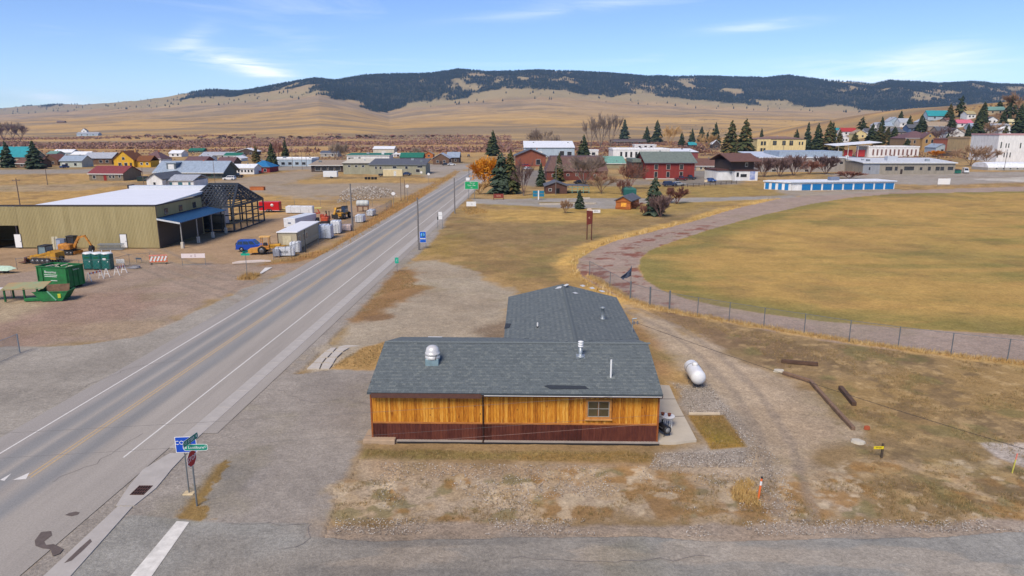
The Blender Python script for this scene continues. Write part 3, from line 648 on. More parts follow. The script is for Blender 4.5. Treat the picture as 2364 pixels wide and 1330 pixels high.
# sealed cracks in the asphalt
rr = random.Random(12); crk = mat('crack_seal', c(134, 126, 120), 0.8, 0.2, 4)
for pts in ([(530, 1208), (620, 1210), (710, 1209)], [(712, 1209), (712, 1230), (700, 1256), (640, 1268)], [(640, 900), (720, 930), (800, 920), (855, 935)], [(420, 830), (300, 850), (160, 905), (40, 930)], [(120, 1110), (220, 1070), (330, 1000)], [(1180, 1290), (1420, 1296), (1640, 1284)]):
    P = [at_z(a, b, 0.019) for a, b in pts]; q = []
    for a, b in zip(P[:-1], P[1:]):
        n = max(2, int((b - a).length / 0.5))
        for k in range(n): p = a.lerp(b, k / n); q.append(p + Vector((rr.gauss(0, 0.09), rr.gauss(0, 0.09), 0)))
    q.append(P[-1]); mb = MB()
    for a, b in zip(q[:-1], q[1:]):
        d = (b - a).normalized(); s_ = Vector((-d.y, d.x, 0)) * rr.uniform(0.008, 0.02); mb.quad(tuple(a - s_), tuple(b - s_), tuple(b + s_), tuple(a + s_))
    o = mb.build('asphalt_crack', crk); o['kind'] = 'structure'
# ================================================================ wood sided building (front block + rear wing)
BL = at_z(861, 1016, 0); BR = at_z(1516, 1022, 0); BLEN = (BR - BL).length
BANG = math.atan2(BR.y - BL.y, BR.x - BL.x)
bld = thing('wood_sided_building', 'L-shaped building with amber board wall, rust-brown metal skirt and slate-grey shingle roof', 'building', tuple(BL), BANG)
BM_ = Matrix.Translation(BL) @ Matrix.Rotation(BANG, 4, 'Z'); BMI = BM_.inverted()
def randcol(name, stops, rough=0.8, streak=None, scale=4.0, knots=False, bump=0.15, metal=0.0):
    """material whose tone differs from object to object, with grain"""
    m = bpy.data.materials.new(name); m.use_nodes = True; nt = m.node_tree; N = nt.nodes; L = nt.links; b = N['Principled BSDF']
    b.inputs['Roughness'].default_value = rough; b.inputs['Metallic'].default_value = metal; b.inputs['Specular IOR Level'].default_value = 0.3
    oi = N.new('ShaderNodeObjectInfo'); tc = N.new('ShaderNodeTexCoord'); mp = N.new('ShaderNodeMapping'); L.new(tc.outputs['Object'], mp.inputs[0])
    mp.inputs['Scale'].default_value = streak or (1, 1, 1)
    cv = N.new('ShaderNodeCombineXYZ'); mu = N.new('ShaderNodeMath'); mu.operation = 'MULTIPLY'; mu.inputs[1].default_value = 57.0; L.new(oi.outputs['Random'], mu.inputs[0])
    [L.new(mu.outputs[0], cv.inputs[i]) for i in range(3)]; L.new(cv.outputs[0], mp.inputs['Location'])
    n = N.new('ShaderNodeTexNoise'); n.inputs['Scale'].default_value = scale; n.inputs['Detail'].default_value = 5; n.inputs['Roughness'].default_value = 0.65; L.new(mp.outputs[0], n.inputs['Vector'])
    ad = N.new('ShaderNodeMath'); ad.operation = 'MULTIPLY_ADD'; L.new(oi.outputs['Random'], ad.inputs[0]); ad.inputs[1].default_value = 0.42
    sb = N.new('ShaderNodeMath'); sb.operation = 'SUBTRACT'; L.new(n.outputs['Fac'], sb.inputs[0]); sb.inputs[1].default_value = 0.21; L.new(sb.outputs[0], ad.inputs[2])
    r = N.new('ShaderNodeValToRGB'); e = r.color_ramp.elements
    for i, (p, cc) in enumerate(stops):
        el = e[i] if i < 2 else e.new(p); el.position = p; el.color = (*cc, 1)
    L.new(ad.outputs[0], r.inputs[0]); src = r.outputs[0]
    if knots:
        vo = N.new('ShaderNodeTexVoronoi'); vo.inputs['Scale'].default_value = 1.6; L.new(mp.outputs[0], vo.inputs['Vector'])
        mp2 = N.new('ShaderNodeMapping'); mp2.inputs['Scale'].default_value = (1.6, 1.6, 1.1); L.new(tc.outputs['Object'], mp2.inputs[0]); L.new(cv.outputs[0], mp2.inputs['Location']); L.new(mp2.outputs[0], vo.inputs['Vector'])
        kr = N.new('ShaderNodeMapRange'); kr.inputs[1].default_value = 0.04; kr.inputs[2].default_value = 0.15; kr.inputs[3].default_value = 0.35; kr.inputs[4].default_value = 1.0; L.new(vo.outputs['Distance'], kr.inputs[0])
        mm = N.new('ShaderNodeMix'); mm.data_type = 'RGBA'; mm.blend_type = 'MULTIPLY'; mm.inputs[0].default_value = 1
        cc = N.new('ShaderNodeCombineColor'); [L.new(kr.outputs[0], cc.inputs[i]) for i in range(3)]
        L.new(src, mm.inputs[6]); L.new(cc.outputs[0], mm.inputs[7]); src = mm.outputs[2]
    L.new(src, b.inputs['Base Color'])
    bp = N.new('ShaderNodeBump'); bp.inputs['Strength'].default_value = bump; bp.inputs['Distance'].default_value = 0.01; L.new(n.outputs['Fac'], bp.inputs['Height']); L.new(bp.outputs[0], b.inputs['Normal'])
    return m
wood = randcol('amber_boards', [(0.14, c(120, 66, 18)), (0.34, c(182, 112, 30)), (0.60, c(212, 144, 46)), (0.85, c(232, 176, 84))], 0.6, (3, 3, 0.35), 6, True)
woodcore = mat('amber_wall', c(150, 90, 28), 0.7, 0.3, 5, stretch=(4, 4, 0.3))
skirtm = randcol('rust_brown_metal', [(0.1, c(62, 30, 24)), (0.5, c(94, 50, 42)), (0.9, c(120, 68, 52))], 0.55, (1.5, 1.5, 0.5), 3, False, 0.05, 0.1)
browntrim = mat('brown_trim', c(92, 62, 54), 0.55, 0.2, 4); darkbrown = mat('dark_brown_trim', c(54, 32, 28), 0.5, 0.2, 4)
galv = mat('galvanised', c(170, 178, 182), 0.45, 0.15, 6, metal=0.5); whitep = mat('white_paint', c(236, 236, 234), 0.5, 0.05, 3)
concrete = mat('concrete', c(190, 180, 164), 0.9, 0.12, 1.5, bump=0.2); SK_Z, WA_Z = 1.15, 3.12
shm = [mat('shingle_%s' % k, cc, 0.9, 0.25, 14) for k, cc in zip(('slate', 'blue', 'pale', 'dark'), (c(106, 114, 115), c(102, 110, 112), c(116, 123, 122), c(96, 104, 106)))]
shingle_dark = mat('shingle_patch_dark', c(52, 58, 66), 0.9, 0.2, 10)
XR, YR0, YRM, YR1, ZE, SL = BLEN + 0.12, -0.42, 5.05, 10.52, 3.22, 0.25
ZR = ZE + SL * (YRM - YR0)
wx0, wx1, wy1 = 7.55, 17.40, 23.3; wxm = (wx0 + wx1) / 2; ZW = ZE + SL * (wxm - wx0)
walls = MB(); walls.bx(0.02, 0.03, 0, BLEN - 0.02, 10.1, WA_Z); 
walls.prof_x([(0.03, WA_Z), (10.1, WA_Z), (YRM, ZR - 0.16)], 0.03, BLEN - 0.03)
walls.bx(wx0 + 0.35, 10.0, 0, wx1 - 0.35, wy1 - 0.35, WA_Z - 0.005); walls.prof_y([(wx0 + 0.35, WA_Z - 0.006), (wx1 - 0.35, WA_Z - 0.006), (wxm, ZW - 0.16)], 6, wy1 - 0.36)
wall = walls.build('wall', woodcore, bld)
rng_ = random.Random(3)
bms = [MB().cbox(0, 0, 0, wdt, 0.03, WA_Z - SK_Z - 0.05, 0.006).mesh('board', wood) for wdt in (0.13, 0.15, 0.17)]
battm = MB().cbox(0, 0, 0, 0.045, 0.02, WA_Z - SK_Z - 0.05, 0.005).mesh('batten', wood)
WX0, WX1, WZ0, WZ1 = 12.72, 14.12, 1.55, 2.66
x = 0.0
boards_cut = {}
while x < BLEN - 0.05:
    k = rng_.randrange(3); wd = (0.13, 0.15, 0.17)[k]; 
    if x + wd > BLEN: break
    if x + wd > WX0 - 0.05 and x < WX1 + 0.05:
        for z0, z1 in ((SK_Z + 0.03, WZ0 - 0.05), (WZ1 + 0.05, WA_Z - 0.02)):
            key = (k, z0)
            if key not in boards_cut: boards_cut[key] = MB().cbox(0, 0, 0, wd, 0.03, z1 - z0, 0.006).mesh('board', wood)
            link('board', boards_cut[key], wall, (x + wd / 2, 0.012 - rng_.random() * 0.008, (z0 + z1) / 2))
    else:
        link('board', bms[k], wall, (x + wd / 2, 0.012 - rng_.random() * 0.010, (SK_Z + WA_Z) / 2))
        if rng_.random() < 0.4: link('batten', battm, wall, (x + wd + 0.004, -0.012, (SK_Z + WA_Z) / 2))
    x += wd + 0.010
# side wall boards (seen from a step to the side)
for xs, sgn in ((-0.008, -1), (BLEN + 0.008, 1)):
    y = 0.05
    while y < 9.9:
        k = rng_.randrange(3); wd = (0.13, 0.15, 0.17)[k]; link('board', bms[k], wall, (xs, y + wd / 2, (SK_Z + WA_Z) / 2), (0, 0, R(90))); y += wd + 0.012
rail = MB().cbox(BLEN / 2, -0.005, SK_Z, BLEN, 0.06, 0.10, 0.01).build('trim_rail', mat('rail_wood', c(172, 110, 52), 0.7, 0.35, 3, stretch=(0.6, 3, 3)), bld)
# ribbed skirt panels
def ribbed(wd, ht, m, name, ribs=5, d=0.022):
    mb = MB(); mb.bx(0, -0.008, 0, wd, 0.008, ht)
    for i in range(ribs):
        a = (i + 0.5) * wd / ribs; mb.prof_x([(0, 0)] * 3, 0, 0) if False else None
        vs = [(a - 0.035, -0.008, 0), (a - 0.018, -0.008 - d, 0), (a + 0.018, -0.008 - d, 0), (a + 0.035, -0.008, 0)]
        mb.add(vs + [(p[0], p[1], ht) for p in vs], [(0, 1, 5, 4), (1, 2, 6, 5), (2, 3, 7, 6)])
    return mb.mesh(name, m)
skirt = MB().bx(0.03, -0.004, 0.02, BLEN - 0.03, 0.03, SK_Z - 0.04).build('skirt', skirtm, bld)
npan = 19; pw = BLEN / npan; pm = ribbed(pw - 0.012, SK_Z - 0.08, skirtm, 'skirt_panel')
for i in range(npan): link('skirt_panel', pm, skirt, (i * pw + 0.006, -0.012 - 0.003 * (i % 2), 0.03))
for i in range(11):
    link('skirt_panel', pm, skirt, (-0.012, 0.9 * (i + 1), 0.03), (0, 0, R(-90))); link('skirt_panel', pm, skirt, (BLEN + 0.012, 0.9 * i + 0.1, 0.03), (0, 0, R(90)))
for xx in (0.0, BLEN): MB().bx(xx - 0.05, -0.05, 0.02, xx + 0.05, 0.05, WA_Z).build('corner_trim', mat('corner_wood', c(150, 84, 36), 0.7, 0.25, 3), bld)
# window
win = thing('window', None, None); win.parent = bld; win.location = ((WX0 + WX1) / 2, 0, (WZ0 + WZ1) / 2)
ww, wh = WX1 - WX0, WZ1 - WZ0
fr = MB()
for sx in (-1, 1): fr.bx(sx * ww / 2 - 0.06, -0.07, -wh / 2 - 0.06, sx * ww / 2 + 0.06, 0.03, wh / 2 + 0.06)
for sz in (-1, 1): fr.bx(-ww / 2 + 0.06, -0.068, sz * wh / 2 - 0.06, ww / 2 - 0.06, 0.03, sz * wh / 2 + 0.06)
fr.build('frame', mat('window_wood', c(188, 128, 62), 0.6, 0.2, 5), win)
sash = MB(); sash.bx(-0.025, -0.03, -wh / 2 + 0.06, 0.025, 0.0, wh / 2 - 0.06)
for sx in (-1, 1): sash.bx(sx * (ww / 2 - 0.085) - 0.025, -0.03, -wh / 2 + 0.06, sx * (ww / 2 - 0.085) + 0.025, 0, wh / 2 - 0.06)
for z in (-wh / 2 + 0.085, 0.02, wh / 2 - 0.085): sash.bx(-ww / 2 + 0.11, -0.028, z - 0.02, ww / 2 - 0.11, 0, z + 0.02)
sash.build('sash', mat('sash_grey', c(150, 146, 138), 0.5, 0.1), win)
for sx in (-1, 1): MB().bx(sx * ww / 4 - ww / 4 + 0.06, 0.0, -wh / 2 + 0.06, sx * ww / 4 + ww / 4 - 0.06, 0.012, wh / 2 - 0.06).build('pane', glass('building_pane', c(72, 66, 48)), win)
MB().cbox(0, -0.09, -wh / 2 - 0.085, ww + 0.2, 0.14, 0.05, 0.01).build('sill', mat('sill_wood', c(200, 146, 80), 0.6, 0.2, 5), win)
# roof: deck, then every shingle tab as real geometry
roof = MB()
roof.prof_x([(YR0, ZE - 0.14), (YR0, ZE - 0.02), (YRM, ZR - 0.02), (YR1, ZE - 0.02), (YR1, ZE - 0.14), (YRM, ZR - 0.14)], -0.10, XR)
roof.prof_y([(wx0, ZE - 0.145), (wx0, ZE - 0.025), (wxm, ZW - 0.025), (wx1, ZE - 0.025), (wx1, ZE - 0.145), (wxm, ZW - 0.145)], 5.6, wy1)
roof = roof.build('roof', mat('roof_deck', c(80, 90, 96), 0.9, 0.15), bld)
def tabs(mb, O, U, Vv, wid, length, seed, keep=None):
    """shingle courses on a slope: O lower left corner, U along eave, Vv up slope (unit vectors)"""
    rr = random.Random(seed); Nn = U.cross(Vv).normalized(); ex, tw = 0.19, 0.22
    nco = int(length / ex)
    for k in range(nco):
        v0 = k * ex; v1 = min(length, v0 + ex * 1.25); off = (k * 0.5 + rr.random() * 0.4) % 1 * tw; u = -off
        while u < wid:
            a, b = max(0, u + 0.004), min(wid, u + tw - 0.004); u += tw
            if b - a < 0.03: continue
            if keep and not keep(O + U * ((a + b) / 2) + Vv * v0): continue
            h = 0.016 + rr.random() * 0.008
            p = [O + U * a + Vv * v0 + Nn * h, O + U * b + Vv * v0 + Nn * h, O + U * b + Vv * v1 + Nn * 0.003, O + U * a + Vv * v1 + Nn * 0.003, O + U * a + Vv * v0 - Nn * 0.004, O + U * b + Vv * v0 - Nn * 0.004]
            mb.cur = rr.choices((0, 1, 2, 3), (5, 2, 3, 0.5) if k % 2 else (2, 4, 0.5, 4))[0]  # tints alternate by course, painting in the shadow lines under the butt edges
            mb.add([tuple(q) for q in p], [(0, 1, 2, 3), (4, 5, 1, 0)])
S_ = math.sqrt(1 + SL * SL); up_y = Vector((0, 1, SL)) / S_; dn_y = Vector((0, -1, SL)) / S_
above_wing = lambda p: not (wx0 < p.x < wx1 and p.y > 5.6 and ZW - SL * abs(p.x - wxm) > ZR - SL * (p.y - YRM) + 0.02)
sm = MB(); tabs(sm, Vector((-0.12, YR0 - 0.03, ZE - 0.02)), Vector((1, 0, 0)), up_y, XR + 0.14, (YRM - YR0) * S_, 1)
tabs(sm, Vector((XR + 0.02, YR1 + 0.03, ZE - 0.02)), Vector((-1, 0, 0)), dn_y, XR + 0.14, (YR1 - YRM) * S_, 2, above_wing)
o = sm.build('shingles', shm, roof); o['kind'] = 'stuff'
in_wing = lambda p: p.z > ZR - SL * (p.y - YRM) - 0.03 or p.y > YR1
sm = MB(); tabs(sm, Vector((wx0 - 0.03, wy1 + 0.02, ZE - 0.025)), Vector((0, -1, 0)), Vector((1, 0, SL)) / S_, wy1 - 5.6, (wxm - wx0) * S_, 3, in_wing)
tabs(sm, Vector((wx1 + 0.03, 5.6, ZE - 0.025)), Vector((0, 1, 0)), Vector((-1, 0, SL)) / S_, wy1 - 5.6 + 0.02, (wx1 - wxm) * S_, 4, in_wing)
o = sm.build('shingles', shm, roof); o['kind'] = 'stuff'
# ridge caps, one by one
def cap(parent, p, along, ln):
    mb = MB(); w_ = 0.17
    s_ = Vector((-along.y, along.x, 0)); a = -along * ln / 2; b = along * ln / 2; d = Vector((0, 0, SL * w_))
    q = [a + s_ * w_ - d, a + Vector((0, 0, 0.012)), a - s_ * w_ - d, b + s_ * w_ - d, b + Vector((0, 0, 0.03)), b - s_ * w_ - d]
    mb.add([tuple(v) for v in q], [(0, 1, 4, 3), (1, 2, 5, 4)]); return mb.mesh('ridge_cap', shm[0 if random.random() < .6 else 3])
cm = [cap(None, None, Vector((1, 0, 0)), 0.30), cap(None, None, Vector((0, 1, 0)), 0.30)]
k = 0.0
while k < XR: link('ridge_cap', cm[0], roof, (k + 0.06, YRM, ZR + 0.022)); k += 0.25
k = 5.75
while k < wy1 - 0.1: link('ridge_cap', cm[1], roof, (wxm, k, ZW + 0.022)); k += 0.25
# fascias, gutters, downspout
MB().bx(0.12, YR0 - 0.035, ZE - 0.34, 6.55, YR0 + 0.06, ZE - 0.06).build('fascia', browntrim, bld)
MB().bx(6.62, YR0 + 0.02, ZE - 0.22, XR, YR0 + 0.08, ZE - 0.06).build('fascia', darkbrown, bld)
gt = MB(); gt.prof_x([(YR0 - 0.12, ZE - 0.20), (YR0 - 0.13, ZE - 0.09), (YR0 - 0.10, ZE - 0.09), (YR0 - 0.095, ZE - 0.18), (YR0 + 0.01, ZE - 0.18), (YR0 + 0.015, ZE - 0.20)], 6.62, XR); gt.build('eaves_gutter', darkbrown, bld)
gl = MB().bx(6.72, YR0 - 0.137, ZE - 0.135, XR - 0.05, YR0 - 0.128, ZE - 0.10).build('gutter_lip', whitep, bld)
ds = MB(); ds.tube((6.62, YR0 - 0.05, ZE - 0.2), (6.62, -0.09, WA_Z - 0.25), 0.045, n=6); ds.tube((6.62, -0.09, WA_Z - 0.25), (6.62, -0.09, 0.12), 0.045, n=6); ds.tube((6.62, -0.09, 0.12), (6.62, -0.3, 0.05), 0.045, n=6); ds.build('downspout', darkbrown, bld)
MB().bx(1.9, YR1 + 0.04, ZE - 0.12, 2.95, YR1 + 0.16, ZE - 0.0).build('rear_gutter', whitep, bld)
MB().bx(-0.13, YR0, ZE - 0.17, -0.105, YRM, ZE - 0.05) if False else None
for xx in (-0.125, XR + 0.005): MB().prof_x([(YR0, ZE - 0.16), (YR0, ZE - 0.015), (YRM, ZR - 0.015), (YR1, ZE - 0.015), (YR1, ZE - 0.16), (YRM, ZR - 0.17)], xx, xx + 0.02).build('rake_trim', darkbrown, bld)
def on_roof(px, py, wing=0):
    d = Vector(ray(px, py)); o = BMI @ Vector((0, 0, HC)); d = (BMI.to_3x3() @ d)
    if wing == 0: # z = ZE + SL*(y-YR0)
        t = (ZE - SL * YR0 + SL * o.y - o.z) / (d.z - SL * d.y)
    elif wing < 0: t = (ZE + SL * (o.x - wx0) - o.z) / (d.z - SL * d.x)
    else: t = (ZE - SL * (o.x - wx1) - o.z) / (d.z + SL * d.x)
    return o + d * t
def roof_rot(wing): return {0: (math.atan(SL), 0, 0), -1: (0, -math.atan(SL), 0), 1: (0, math.atan(SL), 0)}[wing]
p = on_roof(999, 836)
hood = MB().cbox(0, 0, 0.10, 0.82, 0.82, 0.42, 0.03).build('exhaust_fan', mat('curb_blue_grey', c(140, 164, 172), 0.5, 0.2, 3, metal=0.3), bld, loc=tuple(p))
MB().lathe([(0.44, 0.40), (0.47, 0.44), (0.47, 0.58), (0.44, 0.60), (0.44, 0.66), (0.47, 0.68), (0.46, 0.80), (0.43, 0.82), (0.42, 0.92), (0.36, 1.10), (0.24, 1.20), (0.10, 1.25), (0.0, 1.26)], 24).build('fan_hood', loc=(0, 0, -0.15), mats=mat('hood_white', c(214, 212, 210), 0.35, 0.08, 3, metal=0.2), parent=hood)
MB().tube((0.22, -0.46, 0.30), (0.30, -0.48, 0.62), 0.018).build('conduit', mat('dark_cable', c(40, 40, 44), 0.6, 0.2), hood)
p = on_roof(1340, 823)
v = MB().lathe([(0.30, 0), (0.26, 0.06), (0.14, 0.10), (0.115, 0.20), (0.115, 0.62)], 16).build('flue', galv, bld, loc=tuple(p))
MB().bx(-0.28, -0.25, -0.03, 0.28, 0.25, 0.02).build('flashing', galv, v, loc=(0, 0, 0.02)).rotation_euler = roof_rot(0)
MB().lathe([(0.12, 0.62), (0.17, 0.66), (0.17, 0.72), (0.12, 0.74), (0.12, 0.78), (0.17, 0.80), (0.17, 0.86), (0.12, 0.88), (0.12, 0.92), (0.17, 0.94), (0.17, 1.0), (0.02, 1.03)], 16).build('flue_cap', whitep, v)
p = on_roof(1410, 872); v = MB().tube((0, 0, -0.1), (0, 0, 1.13), 0.055, n=12).build('vent_pipe', whitep, bld, loc=tuple(p)); MB().bx(-0.24, -0.16, 0.0, 0.24, 0.16, 0.02).build('flashing', shm[2], v).rotation_euler = roof_rot(0)
p = on_roof(1241, 757, -1); v = MB().tube((0, 0, -0.1), (0, 0, 0.40), 0.055, n=12).build('vent_pipe', whitep, bld, loc=tuple(p)); MB().tube((0, 0, 0), (0, 0, 0.13), 0.07, n=10).build('boot', mat('rubber', c(40, 40, 42), 0.8), v); MB().bx(-0.17, -0.2, 0, 0.17, 0.2, 0.02).build('flashing', shm[2], v).rotation_euler = roof_rot(-1)
p = on_roof(1391, 737, 1); v = MB().lathe([(0.22, -0.05), (0.20, 0.08), (0.13, 0.14), (0.13, 0.85), (0.19, 0.87), (0.19, 0.95), (0.05, 1.02)], 14).build('flue', mat('flue_grey', c(150, 158, 162), 0.5, 0.2, metal=0.4), bld, loc=tuple(p)); MB().bx(-0.26, -0.26, 0, 0.26, 0.26, 0.02).build('flashing', shm[0], v).rotation_euler = roof_rot(1)
def roof_patch(pts, wing, m, lift=0.03, name='roof_patch'):
    mb = MB(); mb.add([tuple(on_roof(a, b, wing) + Vector((0, 0, lift))) for a, b in pts], [tuple(range(len(pts)))]); return mb.build(name, m, bld)
scuff = mat('pale_scuff', c(206, 210, 212), 0.9, 0.3, 12)
for pts, wg in (([(1281, 668), (1287, 663), (1297, 661), (1295, 666)], -1), ([(1300, 660), (1308, 656), (1314, 657), (1306, 662)], -1), ([(1338, 659), (1346, 658), (1352, 661), (1345, 663)], 1), ([(1360, 665), (1368, 663), (1374, 667), (1366, 668)], 1), ([(1382, 671), (1392, 671), (1398, 675), (1388, 675)], 1), ([(1321, 676), (1328, 675), (1336, 678), (1328, 679)], 1)): roof_patch(pts, wg, scuff)
roof_patch([(1256, 892), (1264, 890), (1350, 892), (1360, 899), (1270, 899)], 0, shingle_dark); roof_patch([(1164, 760), (1167, 747), (1180, 748), (1176, 757)], -1, shingle_dark)
# foundation ledge and footing
MB().bx(1.45, -0.22, -0.2, BLEN + 0.12, 0.02, 0.08).build('foundation_ledge', mat('ledge_grey', c(166, 156, 146), 0.9, 0.12, 2), bld); MB().bx(1.5, -0.27, -0.2, BLEN + 0.1, -0.225, 0.03).build('black_edging', mat('black_plastic', c(40, 38, 40), 0.6, 0.2), bld)
MB().cbox(0.45, 0.3, 0.05, 1.9, 1.5, 0.34, 0.03).build('footing', mat('footing_concrete', c(176, 152, 126), 0.9, 0.15, 2, bump=0.2), bld)
# service mast with insulators at the wing's right eave, where the twisted cable starts
sm_ = on_roof(1478, 786, 0); mast = MB(); mast.tube((wx1 - 0.25, 12.0, 2.6), (wx1 - 0.25, 12.0, 4.3), 0.04); mast.tube((wx1 - 0.25, 12, 4.3), (wx1 + 0.05, 11.9, 4.36), 0.05); mast.build('service_mast', galv, bld)
MB().box(wx1 - 0.05, 11.95, 4.0, 0.5, 0.06, 0.06).tube((wx1 + 0.1, 11.9, 3.9), (wx1 + 0.1, 11.9, 4.15), 0.05).tube((wx1 - 0.15, 11.9, 3.9), (wx1 - 0.15, 11.9, 4.15), 0.05).build('insulator_bracket', mat('insulator_grey', c(120, 120, 124), 0.5), bld)
CABLE_START = BM_ @ Vector((wx1 + 0.1, 11.9, 4.0))
# ================================================================ things around the building
post_grey = mat('sign_post_steel', c(128, 134, 138), 0.45, 0.12, 6, metal=0.4)
def sheet_sign(name, w_, h_, m, parent, loc, rz, border=None, bw=0.03, rad=0.0):
    s_ = thing(name, None, None); s_.parent = parent; s_.location = loc; s_.rotation_euler = (0, 0, rz)
    def rr_(mb, w_, h_, y0, y1):
        r_ = max(rad, 0.01); pts = []
        for cx_, cz_, a0 in ((w_ / 2 - r_, h_ / 2 - r_, 0), (-w_ / 2 + r_, h_ / 2 - r_, 90), (-w_ / 2 + r_, -h_ / 2 + r_, 180), (w_ / 2 - r_, -h_ / 2 + r_, 270)):
            for k in range(4): t = R(a0 + 30 * k); pts.append((cx_ + r_ * math.cos(t), cz_ + r_ * math.sin(t)))
        mb.prof_y(pts, y0, y1)
    mb = MB()
    if border:
        rr_(mb, w_, h_, -0.004, 0.004); mb.build('border', border, s_); mb = MB(); rr_(mb, w_ - 2 * bw, h_ - 2 * bw, -0.008, -0.0045); mb.build('panel', m, s_)
    else:
        rr_(mb, w_, h_, -0.006, 0.004); mb.build('panel', m, s_)
    return s_
signwhite = mat('sign_white', c(238, 238, 236), 0.4, 0.04); signblue = mat('sign_blue', c(18, 78, 190), 0.4, 0.08); signgreen = mat('sign_teal', c(20, 140, 118), 0.4, 0.08); signred = mat('sign_red', c(186, 16, 36), 0.4, 0.08)
# --- stop sign with two street name plates
P, m_ = W(455, 1168)
t = thing('stop_sign', 'red STOP sign with two teal street name plates on a grey post', 'sign', tuple(P))
MB().tube((0, 0, -0.1), (0, 0, 3.5), 0.045, 0.04, n=10).build('post', post_grey, t)
NST = R(86)   # faces traffic coming along the side road
oc = thing('stop_plate', None, None); oc.parent = t; oc.location = (0.03, -0.05, 2.58); oc.rotation_euler = (0, 0, NST)
def octa(r_): return [(r_ * math.cos(R(22.5 + 45 * k)), r_ * math.sin(R(22.5 + 45 * k))) for k in range(8)]
MB().prof_y(octa(0.44), -0.004, 0.004).build('border', signwhite, oc); MB().prof_y(octa(0.405), -0.009, -0.0045).build('panel', signred, oc); text('STOP', 0.34, signwhite, oc, (0, -0.013, 0), sx=0.9)
s1 = sheet_sign('street_name_plate', 1.16, 0.34, signgreen, t, (0.28, -0.06, 3.16), R(2), signwhite, 0.02, 0.10); text('E8 Lustibure', 0.20, signwhite, s1, (-0.1, -0.012, 0)); text('O', 0.14, signwhite, s1, (0.47, -0.012, 0.03))
s2 = sheet_sign('street_name_plate', 1.20, 0.32, signgreen, t, (0.02, 0.05, 3.50), R(82), signwhite, 0.02, 0.10); text('17  STEER  8', 0.19, signwhite, s2, (0, -0.012, 0))
# --- blue county sign
P, m_ = W(437, 1139)
t = thing('county_sign', 'white-edged blue sign lettered CO. behind the stop sign', 'sign', tuple(P)); MB().tube((0, 0, -0.1), (0, 0, 3.05), 0.035, n=10).build('post', post_grey, t)
MB().cbox(0, 0, 0.02, 0.55, 0.4, 0.06, 0.02).build('footing', mat('pale_stone', c(206, 186, 148), 0.9), t)
s1 = sheet_sign('plate', 1.04, 0.86, signblue, t, (0.14, -0.05, 2.72), R(4), signwhite, 0.03, 0.04); text('CO.', 0.30, signwhite, s1, (-0.27, -0.012, 0.10))
# --- drain grate
q = [at_z(a, b, 0) for a, b in ((302, 1144), (334, 1144), (350, 1123), (320, 1123))]; cx_ = sum(q, Vector()) / 4
ux = (q[1] - q[0]); uy = (q[3] - q[0]); ang = math.atan2(ux.y, ux.x); gw, gd = ux.length, uy.length
t = thing('drain_grate', 'dark rusty iron drain grate set in the concrete gutter', 'drain', (cx_.x, cx_.y, 0.03), ang)
iron = mat('rusty_iron', c(84, 56, 48), 0.8, 0.3, 8); MB().bx(-gw / 2, -gd / 2, -0.04, gw / 2, gd / 2, 0.004).build('pit', mat('pit_black', c(26, 20, 20), 0.9), t)
for k in range(6): MB().box((k / 5 - 0.5) * (gw - 0.06), 0, 0.014, 0.05, gd, 0.03).build('bar', iron, t)
for k in range(4): MB().box(0, (k / 3 - 0.5) * (gd - 0.06), 0.012, gw, 0.05, 0.03).build('cross_bar', iron, t)
# --- cracked concrete slabs by the dry grass patch
slabm = mat('broken_slab', c(196, 188, 176), 0.9, 0.1, 2, bump=0.2)
t = tag(bpy.data.objects.new('broken_pavement', None), 'cracked pale concrete slabs beside the dry grass patch left of the building', 'pavement'); col.objects.link(t)
for px in ([(709, 851), (737, 851), (742, 838), (722, 839)], [(740, 851), (760, 851), (768, 840), (746, 838)], [(724, 837), (744, 836), (752, 826), (735, 826)], [(748, 836), (769, 838), (776, 826), (757, 826)], [(737, 824), (756, 824), (766, 814), (750, 813)], [(760, 824), (778, 824), (790, 813), (772, 811)], [(752, 811), (768, 812), (776, 803), (765, 803)], [(774, 809), (792, 811), (806, 803), (784, 802)], [(780, 801), (806, 801), (830, 798), (798, 797)]):
    sheet('slab', px, 0.014 + random.uniform(0, 0.012), slabm, t)
# --- patio, planter lawn edging
ob = sheet('patio', [(1512, 1024), (1560, 1024), (1608, 1018), (1562, 930), (1545, 892), (1512, 890)], 0.075, mat('patio_concrete', c(196, 186, 168), 0.9, 0.08, 0.8, bump=0.1), None, 0.2); ob['kind'] = 'structure'
for px in ([(1512, 966), (1580, 964), (1579.3, 962.6), (1512, 964.6)], [(1512, 924), (1559, 924), (1558.3, 922.8), (1512, 922.8)]): sheet('slab_joint', px, 0.079, mat('joint_dark', c(120, 110, 100), 0.9), ob, 0.01)
def beam(name, label, a, b, w_, h_, m, cat='timber', lift=0.0):
    A = at_z(*a, 0); B = at_z(*b, 0); d = B - A; o = MB().cbox(0, 0, h_ / 2 - 0.03, d.length, w_, h_, 0.02).build(name, m, None, loc=tuple((A + B) / 2 + Vector((0, 0, lift))), rz=math.atan2(d.y, d.x)); tag(o, label, cat); return o
tie = mat('railway_tie', c(132, 106, 86), 0.95, 0.35, 3, bump=0.6, stretch=(1, 5, 5)); tie2 = mat('dark_tie', c(92, 70, 56), 0.95, 0.3, 3, bump=0.6)
beam('edging_board', 'pale wooden edging board at the top of the small brown lawn', (1590, 956), (1662, 956), 0.16, 0.14, mat('pale_board', c(206, 190, 164), 0.8, 0.1))
beam('landscape_timber', 'weathered landscape timber in the grass nearest the pale stone slab', (1808, 863), (1870, 882), 0.26, 0.24, tie)
beam('landscape_timber', 'upper weathered timber of the long bent row bordering the dirt driveway', (1871, 882), (1918, 935), 0.24, 0.22, tie)
